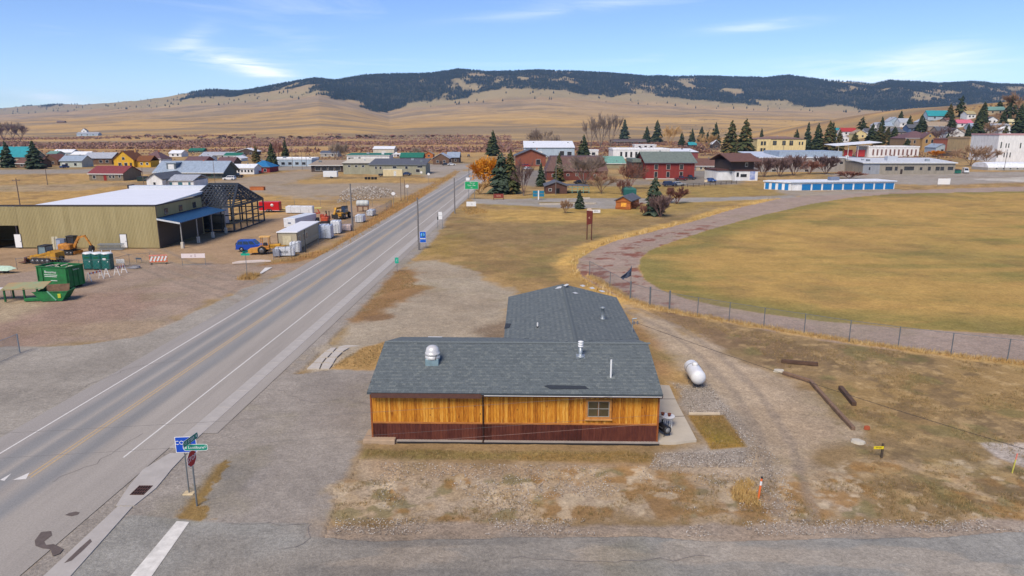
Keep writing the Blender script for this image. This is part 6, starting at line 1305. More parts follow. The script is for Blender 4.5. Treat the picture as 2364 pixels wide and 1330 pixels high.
for k in range(4):
    y = k * 0.3; tr = MB(); z0_, z1_ = 0.1, 0.95
    tr.tube((-1.9, y, z0_), (1.9, y, z0_), 0.035, n=4).tube((-1.9, y, z1_), (1.9, y, z1_), 0.035, n=4)
    for i in range(10): tr.tube((-1.9 + i * 0.38, y, z0_), (-1.9 + (i + 0.5) * 0.38, y, z1_), 0.025, n=4).tube((-1.9 + (i + 0.5) * 0.38, y, z1_), (-1.9 + (i + 1) * 0.38, y, z0_), 0.025, n=4)
    tr.build('truss', galv, t)
P = at_z(145, 577, 0); t = thing('electrical_cabinet', 'blue-grey cabinet beside a pale board against the olive wall', 'cabinet', tuple(P), R(3)); MB().cbox(0, 0, 0.9, 1.3, 0.8, 1.8, 0.03).build('case', mat('cabinet_blue', c(112, 124, 146), 0.5, 0.15), t)
dr = MB().bx(-0.55, -0.43, 0.2, 0.0, -0.41, 1.6).build('door', mat('cabinet_pale', c(170, 180, 196), 0.5), t); MB().bx(-0.08, -0.46, 0.9, -0.04, -0.43, 1.1).build('handle', mach_blk, dr)
P = at_z(128, 576, 0); t = thing('leaning_board', 'pale framed panel leaning on the olive wall left of the cabinet', 'panel', tuple(P), R(3)); MB().box(0, 0.1, 1.0, 0.9, 0.05, 2.0, 0, R(-6)).build('panel', mat('panel_cream', c(196, 188, 160), 0.7), t); MB().box(0, 0.06, 1.0, 0.06, 0.05, 2.0, 0, R(-6)).build('stile', mat('panel_stile', c(120, 110, 96), 0.7), t)
# ================================================================ town buildings
def wallm(n, rgb, **k): return mat('wall_' + n, rgb, 0.85, 0.17, 0.9, stretch=(1, 1, 0.3), **k)
def roofm(n, rgb, rough=0.7): return mat('roofing_' + n, rgb, rough, 0.22, 1.1, stretch=(1.4, 0.5, 1))
hrng = random.Random(9); brick3 = wallm('orange_brick', c(178, 104, 78))
wframe = mat('window_frame_white', c(228, 228, 224), 0.5); wpane = glass('dark_pane', c(46, 52, 60))
def house(name, label, cx, by, wpx, hpx, kind, rpx, depth, wm, rm, wins=(), deg=0, door=None, cat='house', fr=None, chimney=None, group=None, over=0.4, parent_pt=None, pane=None, trim=None):
    """a building whose front wall base is centred on photo pixel (cx, by); sizes given in photo pixels there"""
    P, m_ = W(cx, by); w_ = wpx * m_; h = hpx * m_; rs = rpx * m_
    t = thing(name, label, cat, tuple(P), R(deg), group); hw = w_ / 2
    wall = MB().bx(-hw, 0, -1.0, hw, depth, h)
    if kind == 'gy': wall.prof_y([(-hw, h - 0.001), (hw, h - 0.001), (0, h + rs - 0.05)], 0.001, depth - 0.001)
    if kind == 'gx': wall.prof_x([(0.001, h - 0.001), (depth - 0.001, h - 0.001), (depth / 2, h + rs - 0.05)], -hw + 0.001, hw - 0.001)
    if kind == 'shed': wall.prof_x([(0.001, h - 0.001), (depth - 0.001, h - 0.001), (depth - 0.001, h + rs)], -hw + 0.001, hw - 0.001)
    wall.build('wall', wm, t)
    rf = MB(); o = over; th = 0.22
    if kind == 'gx':
        k = rs / (depth / 2); rf.prof_x([(-o, h - k * o + th), (depth / 2, h + rs + th), (depth + o, h - k * o + th), (depth + o, h - k * o), (depth / 2, h + rs), (-o, h - k * o)], -hw - o, hw + o)
    elif kind == 'gy':
        k = rs / hw; rf.prof_y([(-hw - o, h - k * o + th), (0, h + rs + th), (hw + o, h - k * o + th), (hw + o, h - k * o), (0, h + rs), (-hw - o, h - k * o)], -o, depth + o)
    elif kind == 'flat':
        rf.bx(-hw - 0.15, -0.15, h, hw + 0.15, depth + 0.15, h + 0.25); 
        if rs > 0: rf.bx(-hw - 0.2, -0.2, h - 0.2, hw + 0.2, -0.151, h + rs); rf.bx(-hw - 0.2, depth + 0.151, h, hw + 0.2, depth + 0.3, h + rs); rf.bx(-hw - 0.25, -0.15, h - 0.2, -hw - 0.151, depth + 0.15, h + rs); rf.bx(hw + 0.151, -0.15, h - 0.2, hw + 0.25, depth + 0.15, h + rs)
    elif kind == 'slope':      # low roof plane rising to the back so that it shows from above
        rf.prof_x([(-o, h), (-o, h + 0.25), (depth + o, h + rs + 0.25), (depth + o, h + rs)], -hw - o, hw + o)
    elif kind == 'shed':
        rf.prof_x([(-o, h - 0.05), (-o, h + 0.18), (depth + o, h + rs + 0.25), (depth + o, h + rs + 0.05)], -hw - o, hw + o)
    elif kind == 'hip':
        i_ = min(hw * 0.9, depth / 2); v = [(-hw - o, -o, h), (hw + o, -o, h), (hw + o, depth + o, h), (-hw - o, depth + o, h), (-hw + i_, depth / 2, h + rs), (hw - i_, depth / 2, h + rs)]
        rf.add(v + [(x, y, z - 0.2) for x, y, z in v[:4]], [(0, 1, 5, 4), (1, 2, 5), (2, 3, 4, 5), (3, 0, 4), (9, 8, 7, 6), (0, 6, 7, 1), (1, 7, 8, 2), (2, 8, 9, 3), (3, 9, 6, 0)])
    elif kind == 'mansard':
        v = [(-hw - o, -o, h), (hw + o, -o, h), (hw + o, depth + o, h), (-hw - o, depth + o, h)]; i_ = rs * 0.35; u = [(-hw + i_, i_, h + rs), (hw - i_, i_, h + rs), (hw - i_, depth - i_, h + rs), (-hw + i_, depth - i_, h + rs)]
        rf.add(v + u, [(0, 1, 5, 4), (1, 2, 6, 5), (2, 3, 7, 6), (3, 0, 4, 7), (4, 5, 6, 7), (3, 2, 1, 0)])
    elif kind == 'barrel':
        pts = [(-hw * math.cos(R(a)), h + rs * math.sin(R(a))) for a in range(0, 181, 15)]; rf.prof_y(pts, 0.002, depth - 0.002)
    elif kind == 'barrelx':
        pts = [(depth / 2 - depth / 2 * math.cos(R(a)), h + rs * math.sin(R(a))) for a in range(0, 181, 15)]; rf.prof_x(pts, -hw, hw)
    ro = rf.build('roof', rm, t)
    if kind in ('gx', 'hip', 'slope', 'shed') and w_ > 6: z_ = h - (rs / (depth / 2) * o if kind == 'gx' else 0); MB().bx(-hw - o, -o - 0.06, z_ - 0.12, hw + o, -o - 0.003, z_ + 0.16).build('fascia', hrng.choice((wframe, wframe, mach_blk, post_grey)), t)
    if kind in ('flat', 'slope'):
        for q in range(min(5, int(w_ / 9))):
            x, y, s_ = hrng.uniform(-hw + 1.5, hw - 1.5), depth * hrng.uniform(0.25, 0.8), hrng.uniform(0.5, 1.3); MB().cbox(x, y, h + (rs * y / depth if kind == 'slope' else 0) + 0.25 + s_ * 0.35, s_ * 1.3, s_, s_ * 0.8, 0.05).build('roof_vent', hrng.choice((post_grey, wframe, galv)), ro)
    elif kind in ('gx', 'gy', 'hip') and w_ > 7: x = hrng.uniform(-0.25, 0.25) * w_; y = depth * 0.5; MB().cbox(x, y, h + rs * 0.9 + 0.3, 0.5, 0.5, 1.2, 0.04).build('roof_vent', hrng.choice((post_grey, brick3, galv)), ro)
    for q in wins:   # (x fraction, z fraction of wall, width px, height px[, side])
        fx, fz, ww, wh = q[0], q[1], q[2] * m_, q[3] * m_; x = (fx - 0.5) * w_; z = fz * h
        side = q[4] if len(q) > 4 else 'f'
        if side == 'f':
            f = MB().bx(x - ww / 2 - 0.08, -0.06, z - wh / 2 - 0.08, x + ww / 2 + 0.08, 0.0, z + wh / 2 + 0.08).build('window', fr or wframe, t)
            MB().bx(x - ww / 2, -0.075, z - wh / 2, x + ww / 2, -0.061, z + wh / 2).build('pane', pane or wpane, f)
        else:            # side wall facing the highway axis: 'r' right, 'l' left; fx runs along depth
            y = fx * depth; s_ = 1 if side == 'r' else -1
            f = MB().bx(s_ * hw - 0.03, y - ww / 2 - 0.08, z - wh / 2 - 0.08, s_ * hw + 0.03, y + ww / 2 + 0.08, z + wh / 2 + 0.08).build('window', fr or wframe, t)
            MB().bx(s_ * hw - 0.045, y - ww / 2, z - wh / 2, s_ * hw + 0.045, y + ww / 2, z + wh / 2).build('pane', pane or wpane, f)
    if door:
        fx, dw, dh, dm = door[0], door[1] * m_, door[2] * m_, door[3]; x = (fx - 0.5) * w_
        d = MB().bx(x - dw / 2, -0.07, 0.02, x + dw / 2, 0, dh).build('door', dm, t); MB().bx(x + dw * 0.32, -0.12, dh * 0.45, x + dw * 0.40, -0.071, dh * 0.52).build('handle', mach_blk, d)
    if chimney: fx, fy, cm_ = chimney; x = (fx - 0.5) * w_; MB().cbox(x, depth * fy, h + rs + 0.3, 0.8, 0.8, 2.0, 0.05).build('chimney', cm_, ro)
    if trim: MB().bx(-hw - 0.04, -0.05, 0, hw + 0.04, -0.002, h * trim[0]).build('wainscot', trim[1], t)
    return t, w_, h, rs, m_
def row(n, fz, w_, h, x0=0.1, x1=0.9, side='f'): return [(x0 + (x1 - x0) * (k + 0.5) / n, fz, w_, h, side) for k in range(n)]
wh_ = wallm('white', c(232, 232, 230)); gry = wallm('grey', c(172, 168, 160)); tan_ = wallm('tan', c(186, 170, 142)); brn = wallm('brown', c(110, 84, 66)); drk = wallm('dark', c(78, 66, 60)); rdb = wallm('red_brick', c(140, 70, 58)); crm = wallm('cream', c(226, 206, 150)); yl_ = wallm('yellow', c(216, 168, 44)); olv = wallm('sage', c(158, 156, 134)); grd2 = wallm('teal_green', c(70, 110, 104)); rdw = wallm('barn_red', c(146, 46, 46)); lblue = wallm('pale_blue', c(172, 188, 200)); logw = wallm('log_orange', c(176, 104, 50)); brick2 = wallm('tan_brick', c(196, 168, 122)); brick3 = wallm('orange_brick', c(178, 104, 78)); taup = wallm('taupe', c(158, 142, 126)); hotel = wallm('hotel_red', c(136, 52, 46))
teal = roofm('teal', c(44, 148, 156)); dgrey = roofm('dark_grey', c(96, 98, 104)); lgrey = roofm('light_grey', c(176, 180, 186), 0.45); bgrey = roofm('blue_grey', c(158, 172, 186), 0.4); whr = roofm('white', c(238, 240, 242), 0.5); brr = roofm('brown', c(112, 80, 68)); dred = roofm('dark_red', c(132, 62, 62)); grr = roofm('green', c(34, 112, 92)); hotr = roofm('grey_green', c(116, 126, 116)); tanr = roofm('tan', c(164, 146, 124)); pinkr = roofm('pink', c(206, 110, 130)); redr = roofm('red', c(172, 54, 52)); blur = roofm('blue', c(36, 116, 168)); mbr = roofm('mauve_brown', c(112, 84, 84))
gtrim = mat('green_trim', c(108, 176, 140), 0.5); doorw = mat('door_pale', c(220, 220, 214), 0.5); doord = mat('door_dark', c(60, 48, 42), 0.6)
# ---- left side of the highway
house('hall', 'long building with bright teal metal roof at the far left edge', 10, 385, 100, 22, 'gx', 22, 16, tan_, teal, row(3, 0.5, 8, 8), cat='building')
house('bungalow', 'low bungalow with red-brown roof between the two tall spruces on the left', 66, 387, 56, 10, 'gx', 11, 9, brn, brr, row(3, 0.55, 6, 5))
house('bungalow', 'brown house with steep rusty gable right of the second left spruce', 116, 382, 36, 12, 'gy', 12, 11, brn, roofm('rust', c(128, 82, 62)), row(2, 0.5, 5, 5))
house('metal_shed', 'grey-blue metal-roofed shed with pale front behind the blue pickup', 165, 386, 50, 14, 'gx', 11, 10, wallm('pale_sage', c(186, 192, 180)), bgrey, row(2, 0.45, 6, 6), door=(0.2, 10, 10, doorw), cat='shed')
house('workshop', 'wide workshop with shiny grey roof and dark brown front, left of the yellow chalet', 226, 380, 66, 14, 'gx', 12, 12, brn, lgrey, row(2, 0.5, 7, 6, 0.5, 0.95), door=(0.2, 16, 11, doorw), cat='shed')
house('far_shed', 'small white-roofed shed far behind the grey-blue metal shed', 145, 358, 44, 6, 'gx', 6, 10, lblue, whr, cat='shed'); house('far_shed', 'small shed with green-grey roof behind the left spruces', 120, 360, 22, 5, 'gx', 5, 10, gry, roofm('sea_green', c(110, 150, 138)), cat='shed'); house('far_shed', 'low white-roofed shed far behind the workshop', 185, 362, 40, 5, 'gx', 6, 10, gry, whr, cat='shed')
t, w_, h, rs, m_ = house('chalet', 'bright yellow chalet with brown gabled roof and chimney', 287, 386, 46, 17, 'gy', 19, 12, yl_, roofm('chalet_brown', c(124, 76, 38)), [(0.3, 0.35, 7, 8), (0.6, 0.35, 7, 8), (0.5, 1.15, 6, 6)], door=(0.85, 5, 10, doord), chimney=(0.9, 0.4, mat('chimney_tan', c(196, 150, 90), 0.8)))
wing = MB().bx(w_ / 2 + 0.02, 2, -1, w_ / 2 + 34 * m_, 11, h * 0.8).build('wing_wall', yl_, t); MB().prof_x([(1.5, h * 0.8), (6.5, h * 1.5), (11.5, h * 0.8), (11.5, h * 0.75), (6.5, h * 1.42), (1.5, h * 0.75)], w_ / 2 + 0.01, w_ / 2 + 35 * m_).build('wing_roof', roofm('chalet_brown', c(124, 76, 38)), t)
for k in range(2): f = MB().bx(w_ / 2 + (10 + 13 * k) * m_, 1.93, h * 0.25, w_ / 2 + (16 + 13 * k) * m_, 2.0, h * 0.6).build('window', wframe, t); MB().bx(w_ / 2 + (10.6 + 13 * k) * m_, 1.915, h * 0.29, w_ / 2 + (15.4 + 13 * k) * m_, 1.929, h * 0.56).build('pane', wpane, f)
house('cottage', 'cottage with mauve-brown hipped roof right of the yellow chalet', 351, 377, 42, 10, 'hip', 17, 13, wh_, mbr, row(3, 0.5, 5, 4))
t, w_, h, rs, m_ = house('cabin_shed', 'lone tan shed with dark red roof standing in the field', 246, 417, 84, 16, 'gx', 15, 11, wallm('shed_taupe', c(132, 118, 98)), dred, [(0.15, 0.5, 7, 7), (0.62, 0.55, 5, 6), (0.72, 0.55, 5, 6), (0.9, 0.6, 5, 6)], door=(0.47, 7, 12, rdw), cat='shed', deg=-6)
t, w_, h, rs, m_ = house('clubhouse', 'long building with pale blue-grey roof, dormer and green window trim', 438, 412, 150, 16, 'gx', 21, 15, wallm('slate_green', c(96, 104, 98)), bgrey, [(0.12, 0.5, 8, 8), (0.28, 0.5, 8, 8), (0.45, 0.5, 8, 8), (0.62, 0.5, 14, 8), (0.80, 0.5, 14, 8)], fr=gtrim, cat='building', over=1.2)
dm = MB().bx(-w_ * 0.36, 1.2, h * 1.1, -w_ * 0.22, 6, h + rs * 0.85).build('dormer', wallm('dormer_grey', c(110, 120, 126)), t); f = MB().bx(-w_ * 0.335, 1.12, h * 1.25, -w_ * 0.245, 1.2, h + rs * 0.75).build('dormer_window', wframe, t); MB().bx(-w_ * 0.36 - 0.4, 0.9, h + rs * 0.85, -w_ * 0.22 + 0.4, 6, h + rs * 0.98).build('dormer_roof', bgrey, t)
for k in range(5): MB().bx(-w_ * 0.5 + k * w_ * 0.06, -1.1, 0, -w_ * 0.5 + k * w_ * 0.06 + 0.2, -0.9, h).build('porch_post', wframe, t)
t, w_, h, rs, m_ = house('white_farmhouse', 'white farmhouse with grey roof and lean-to in front of the clubhouse', 358, 434, 36, 20, 'gy', 12, 16, wh_, dgrey, [(0.5, 0.5, 5, 6)])
MB().bx(w_ / 2 + 0.02, 3, -0.5, w_ / 2 + 62 * m_, 14, h * 0.75).build('wing_wall', wh_, t); MB().prof_x([(2.6, h * 0.72), (2.6, h * 0.80), (9, h * 1.35), (14.5, h * 0.9), (14.5, h * 0.82), (9, h * 1.27)], w_ / 2 + 0.02, w_ / 2 + 63 * m_).build('wing_roof', lgrey, t)
for k, ww in ((6, 6), (26, 10), (50, 5)): f = MB().bx(w_ / 2 + k * m_, 2.94, h * 0.2, w_ / 2 + (k + ww) * m_, 3.0, h * 0.58).build('window', mat('teal_trim', c(60, 110, 120), 0.5), t)
house('modular_building', 'low white modular building with a row of small windows', 557, 402, 60, 14, 'gx', 7, 9, wh_, whr, row(5, 0.5, 4, 5, 0.35, 0.98), cat='building')
house('pavilion', 'red building under a bright blue hipped roof beside the white modular building', 600, 398, 46, 12, 'hip', 14, 12, rdw, blur, row(3, 0.4, 6, 6), cat='building')
house('long_white_shop', 'long pale blue-white shop behind the blue-roofed building', 670, 384, 100, 16, 'flat', 3, 14, lblue, whr, row(5, 0.4, 8, 6), cat='building')
for k, (cx_, by, w2, h2, kd, r2, wm, rm, lab) in enumerate([(452, 381, 46, 10, 'gx', 8, rdb, mbr, 'red-brown house behind the left half of the clubhouse roof'), (520, 384, 38, 9, 'gx', 10, brn, mbr, 'mauve-brown roofed house behind the right end of the clubhouse'), (405, 362, 28, 8, 'gx', 6, wh_, whr, 'small white house with white roof far behind the cottage'), (452, 352, 34, 4, 'gx', 5, grd2, grr, 'low far building with dark green roof above the clubhouse'), (500, 364, 70, 6, 'gx', 6, gry, lgrey, 'long grey-roofed shed far behind the clubhouse'), (536, 366, 38, 6, 'gx', 6, wh_, grr, 'small house with green roof far behind the modular building'), (570, 358, 44, 8, 'gy', 7, drk, whr, 'dark gabled house with white roof edge near the left middle'), (545, 372, 24, 6, 'gy', 5, wh_, whr, 'tiny white gabled house behind the modular building'), (760, 362, 40, 8, 'gx', 5, gry, roofm('slate', c(90, 96, 110)), 'far house with slate roof left of the bare twin trees'), (470, 372, 30, 7, 'gx', 5, wh_, lgrey, 'white house with pale roof behind the clubhouse dormer'), (160, 372, 30, 6, 'gx', 5, wh_, whr, 'white-roofed outbuilding behind the grey-blue metal shed')]):
    house('far_house', lab, cx_, by, w2, h2, kd, r2, 11, wm, rm, row(2, 0.5, 4, 4))
house('porch_building', 'brown building with a flat tan roof and open dark porch', 757, 397, 76, 15, 'slope', 8, 14, drk, tanr, row(4, 0.5, 12, 9), cat='building', over=1.0)
house('sage_building', 'sage-grey flat building joining the brown porch building', 823, 402, 60, 24, 'slope', 7, 16, olv, wallm('roof_cream', c(206, 200, 182)), row(3, 0.75, 6, 4), cat='building')
house('long_sage_building', 'long sage-grey building with dark grey low roof near the highway', 918, 403, 130, 22, 'slope', 10, 16, olv, dgrey, [(0.12, 0.7, 5, 6), (0.2, 0.7, 5, 6), (0.45, 0.75, 9, 5), (0.66, 0.72, 6, 6), (0.86, 0.4, 9, 7), (0.9, 0.8, 12, 4)], cat='building', door=(0.3, 4, 11, doorw))
house('white_hall', 'long white hall with thin green roof edge behind the sage buildings', 850, 374, 98, 15, 'slope', 3, 14, wh_, grr, [(0.3, 0.5, 5, 6), (0.1, 0.4, 12, 8)], cat='building')
house('tall_white_shed', 'tall pale shed with white roof above the white hall', 886, 358, 48, 14, 'gx', 5, 14, wallm('pale_tan', c(206, 200, 184)), whr, cat='shed', door=(0.5, 10, 9, doorw)); house('green_roof_house', 'house with broad dark green roof left of the log houses', 950, 372, 52, 8, 'gx', 10, 12, brn, grr, row(3, 0.5, 4, 4)); house('orange_cottage', 'small orange-brown cottage with rounded roof', 990, 364, 20, 8, 'gy', 6, 9, logw, tanr, row(1, 0.5, 5, 4)); house('log_house', 'log house with grey metal roof beside the highway bend', 1018, 380, 38, 14, 'gy', 11, 14, brn, lgrey, row(2, 0.5, 5, 5), door=(0.5, 4, 8, doord)); house('log_house', 'blue-grey roofed log house behind the other at the highway bend', 1046, 376, 28, 12, 'gx', 11, 14, drk, bgrey, row(2, 0.5, 4, 5)); house('low_white_shop', 'low white flat shop far behind the green roof house', 935, 362, 60, 6, 'flat', 1, 12, wh_, whr, row(3, 0.5, 6, 3), cat='building')
# ---- far ranch
house('ranch_barn', 'lone white ranch building with silver roof out on the plain', 202, 314, 50, 5, 'gx', 3, 14, lblue, lgrey, row(3, 0.5, 3, 2), cat='barn'); house('ranch_house', 'small gabled ranch house on the plain behind the silver-roofed barn', 194, 306, 13, 4, 'gy', 5, 9, wh_, dgrey, row(1, 0.5, 2, 2))
house('ranch_shed', 'tiny far ranch shed high on the left plain', 140, 284, 18, 3, 'gx', 2, 14, brn, roofm('far_brown', c(120, 100, 90)), cat='shed')
# ---- centre
house('brick_hall', 'brick hall with wide low grey gable in the middle of town', 1225, 384, 70, 24, 'gy', 14, 26, wallm('hall_brick', c(138, 80, 60)), dgrey, [(0.75, 0.4, 10, 12)], cat='building', over=1.0)
house('warehouse', 'wide blue-grey metal warehouse with white roof', 1268, 364, 116, 22, 'slope', 14, 24, lblue, whr, [(0.75, 0.45, 10, 10), (0.9, 0.4, 10, 9)], cat='building', door=(0.3, 14, 14, doorw))
house('brown_lodge', 'big lodge with steep chocolate-brown shingle roof', 1332, 416, 140, 20, 'mansard', 33, 18, wallm('lodge_brick', c(112, 62, 52)), roofm('chocolate', c(104, 76, 70)), [(0.1, 0.55, 4, 6), (0.16, 0.55, 4, 6), (0.35, 0.6, 6, 4), (0.5, 0.6, 6, 4), (0.8, 0.5, 6, 6)], cat='building')
t, w_, h, rs, m_ = house('visitor_hut', 'dark log visitor hut with grey roof and doorway painted black as shade near the park road', 1284, 447, 50, 17, 'gy', 9, 9, wallm('hut_log', c(92, 64, 54)), dgrey, [(0.22, 0.5, 6, 5)], door=(0.55, 10, 12, mat('doorway_shade', c(24, 20, 20), 0.9)), cat='hut')  # black slab on the wall paints the dark inside of the doorway
MB().box(w_ / 2 + 24 * m_, 4, h + 0.05, 56 * m_, 6, 0.15, 0, 0, R(2)).build('lean_to_roof', dgrey, t)
for k in range(4): MB().bx(w_ / 2 + (12 + 13 * k) * m_, 1.2, 0, w_ / 2 + (12 + 13 * k) * m_ + 0.15, 1.35, h).build('lean_to_post', mat('teal_post', c(110, 160, 144), 0.6), t)
for z in (0.35, 0.75): MB().bx(w_ / 2 + 2 * m_, 1.25, h * z, w_ / 2 + 52 * m_, 1.32, h * z + 0.12).build('railing', mat('teal_post', c(110, 160, 144), 0.6), t)
house('green_link', 'link building with pale green metal roof left of the red hotel', 1422, 388, 44, 10, 'slope', 14, 12, wallm('link_tan', c(150, 140, 110)), roofm('pale_green', c(120, 168, 150)), cat='building')
t, w_, h, rs, m_ = house('red_hotel', 'two-storey red hotel with grey-green shingle roof', 1546, 414, 112, 39, 'gx', 21, 22, hotel, hotr, [(0.21, 0.72, 8, 11), (0.46, 0.72, 8, 11), (0.73, 0.72, 8, 11), (0.21, 0.28, 7, 12), (0.46, 0.28, 7, 12), (0.73, 0.28, 7, 12)], cat='hotel', over=0.8, fr=mat('frame_cream', c(216, 206, 190), 0.6))
MB().bx(-w_ / 2, -0.3, 0, w_ / 2, -0.02, 0.35).build('base_course', mat('base_pale', c(206, 196, 186), 0.8), t)
MB().bx(-w_ / 2 - 26 * m_, 6, 0, -w_ / 2 - 0.02, 20, h * 0.95).build('side_wing', drk, t)
MB().bx(-w_ / 2 - 26 * m_, 5.5, h * 0.95, -w_ / 2 - 0.9, 20.5, h * 1.15).build('wing_roof', hotr, t)
house('white_strip', 'long white flat shop strip with dark pillars behind the red hotel', 1480, 366, 130, 20, 'flat', 3, 22, wh_, whr, row(9, 0.45, 5, 12), cat='building'); house('white_strip', 'low white flat building with red edge right of the long white strip', 1566, 366, 90, 14, 'slope', 6, 24, wallm('maroon', c(132, 70, 72)), whr, row(2, 0.5, 6, 6), cat='building'); house('dark_barn', 'long dark brown far building left of the town spruces', 1452, 333, 80, 7, 'gx', 4, 16, drk, roofm('far_dark', c(92, 80, 80)), row(4, 0.5, 5, 3), cat='building'); house('white_far_shop', 'small white flat shop below the dark brown far building', 1490, 343, 50, 8, 'flat', 1, 14, wh_, whr, row(3, 0.5, 5, 4), cat='building')
house('white_cabin', 'small white block left of the bare trees behind the lodge', 1370, 362, 22, 14, 'flat', 2, 8, wh_, whr, row(1, 0.5, 8, 6), cat='building')
t, w_, h, rs, m_ = house('log_kiosk', 'orange log kiosk with grey shingle roof beside the park road', 1438, 483, 34, 20, 'gy', 9, 8.5, logw, dgrey, [(0.55, 0.5, 12, 9)], pane=mat('amber_pane', c(240, 170, 60), 0.6, 0.5, 2), fr=mat('kiosk_trim', c(200, 130, 60), 0.7), cat='kiosk', deg=-24)  # pane is amber by base colour alone, mottled by noise
for k in range(7): MB().tube((-w_ / 2 - 0.1, -0.02, 0.2 + k * h / 7), (w_ / 2 + 0.1, -0.02, 0.2 + k * h / 7), h / 15, n=6).build('log', logw, t) if k not in (2, 3, 4) else None
house('play_shed', 'teal green shed with rounded top behind the log kiosk', 1455, 452, 28, 14, 'barrel', 5, 5, wallm('deep_teal', c(34, 96, 92)), roofm('teal_top', c(60, 120, 112)), cat='shed')
house('teal_hut', 'tiny house with teal roof far beyond the white strip', 1599, 342, 18, 7, 'gx', 6, 9, drk, teal, row(2, 0.5, 3, 3)); house('dark_chalet', 'tiny dark chalet with white bargeboards among the spruces', 1653, 343, 18, 10, 'gy', 9, 10, drk, whr, row(1, 0.5, 4, 4)); house('blue_shed', 'small teal-blue roofed shed between the two big spruces', 1697, 352, 16, 5, 'gx', 5, 8, drk, blur, cat='shed')
# ---- right of centre
t, w_, h, rs, m_ = house('cream_school', 'two-storey cream school with flat brown roof and tall dark windows', 1802, 356, 112, 34, 'hip', 6, 24, crm, roofm('school_brown', c(138, 110, 96)), [(0.11, 0.72, 3.5, 7), (0.16, 0.72, 3.5, 7), (0.11, 0.27, 3.5, 7), (0.16, 0.27, 3.5, 7), (0.36, 0.74, 9, 10), (0.55, 0.74, 8, 10), (0.68, 0.74, 4, 11), (0.72, 0.74, 4, 11), (0.87, 0.72, 3.5, 7), (0.93, 0.72, 3.5, 7)], cat='school', fr=mat('school_trim', c(196, 170, 110), 0.7))
MB().bx(-w_ / 2 - 0.3, -0.9, -1, -w_ / 2 + 0.27 * w_, -0.02, h * 0.98).build('projecting_bay', crm, t)
for fz in (0.27, 0.72):
    for fx in (0.09, 0.15): x = (fx - 0.5) * w_; f = MB().bx(x - 0.9, -0.97, fz * h - 1.6, x + 0.9, -0.9, fz * h + 1.6).build('window', wpane, t)
house('far_white_hall', 'white round-roofed hall just above the cream school', 1808, 330, 28, 6, 'barrel', 6, 12, wh_, whr, row(1, 0.6, 5, 4), cat='building'); house('far_white_house', 'tiny white far house above the left end of the cream school', 1768, 328, 14, 5, 'gy', 4, 9, lblue, lgrey, row(1, 0.5, 3, 3))
t, w_, h, rs, m_ = house('restaurant', 'white and dark brown two-storey restaurant with blue wall mural', 1722, 417, 56, 23, 'flat', 1, 16, wh_, roofm('eave_brown', c(92, 60, 54)), [(0.12, 0.6, 6, 10), (0.38, 0.5, 15, 7)], cat='restaurant', deg=8, fr=wframe)
MB().bx(0.16 * w_, -0.09, h * 0.1, 0.38 * w_, -0.01, h * 0.9).build('mural', mat('mural_blue', c(76, 110, 190), 0.6, 0.5, 0.7, rgb2=c(206, 214, 232)), t)
MB().bx(-w_ / 2 - 1.5, 1.2, h + 0.26, w_ / 2 - 1.2, 15, h * 2.0).build('upper_wall', drk, t); MB().prof_x([(-1.5, h * 1.95), (8, h * 2.65), (17, h * 1.95), (17, h * 1.87), (8, h * 2.57), (-1.5, h * 1.87)], -w_ / 2 - 3, w_ / 2 + 0.4).build('upper_roof', brr, t)
f = MB().bx(-0.02 * w_, 1.12, h * 1.35, 0.10 * w_, 1.2, h * 1.75).build('upper_window', wframe, t); MB().bx(-0.01 * w_, 1.1, h * 1.39, 0.09 * w_, 1.119, h * 1.71).build('pane', wpane, f)
MB().bx(-w_ / 2 - 36 * m_, 3, -0.5, -w_ / 2 - 0.02, 14, h * 0.95).build('side_wall', wh_, t); MB().bx(-w_ / 2 - 37 * m_, 2.6, h * 0.95, -w_ / 2 - 0.26, 14.4, h * 1.1).build('side_roof', roofm('eave_brown', c(92, 60, 54)), t)
house('motel_wing', 'low tan motel wing with long red-brown roof left of the restaurant', 1634, 394, 52, 11, 'gx', 15, 12, tan_, brr, row(4, 0.5, 4, 5), cat='building', deg=-6)
t, w_, h, rs, m_ = house('grey_warehouse', 'very long grey-beige flat warehouse behind the bare shrubs', 1850, 397, 200, 32, 'slope', 9, 30, wallm('warehouse_grey', c(160, 154, 148)), roofm('pale_blue_white', c(196, 206, 220)), [(0.18, 0.1, 9, 5), (0.56, 0.1, 9, 5), (0.71, 0.62, 5, 4), (0.86, 0.62, 5, 4), (0.95, 0.65, 8, 6)], cat='building', over=0.2)
MB().bx(0.22 * w_, 6, h + rs * 0.2, 0.42 * w_, 14, h + rs * 1.15).build('roof_unit', mat('roof_unit_dark', c(80, 80, 90), 0.6), t); MB().bx(0.5 * w_ - 30, 2, h + 0.4, 0.5 * w_ - 1, 22, h + rs * 1.6).build('raised_roof', bgrey, t)
house('grey_warehouse_annex', 'grey block annex joining the right end of the long warehouse', 1978, 393, 56, 26, 'flat', 2, 22, gry, roofm('annex_roof', c(150, 150, 156)), [(0.5, 0.5, 3, 3)], cat='building')
t, w_, h, rs, m_ = house('clinic', 'low modern grey building with flat pale roof and bands of windows', 2097, 402, 212, 25, 'slope', 7, 20, wallm('clinic_taupe', c(154, 146, 132)), roofm('clinic_roof', c(206, 210, 214)), [(0.07, 0.5, 3, 6), (0.28, 0.5, 15, 8), (0.36, 0.5, 6, 8), (0.50, 0.52, 22, 8), (0.63, 0.5, 5, 6), (0.72, 0.5, 6, 8), (0.81, 0.5, 9, 8), (0.86, 0.5, 8, 8), (0.95, 0.52, 12, 7)], cat='building', over=0.6, door=(0.42, 5, 11, doord), fr=mat('clinic_frame', c(110, 108, 104), 0.6))
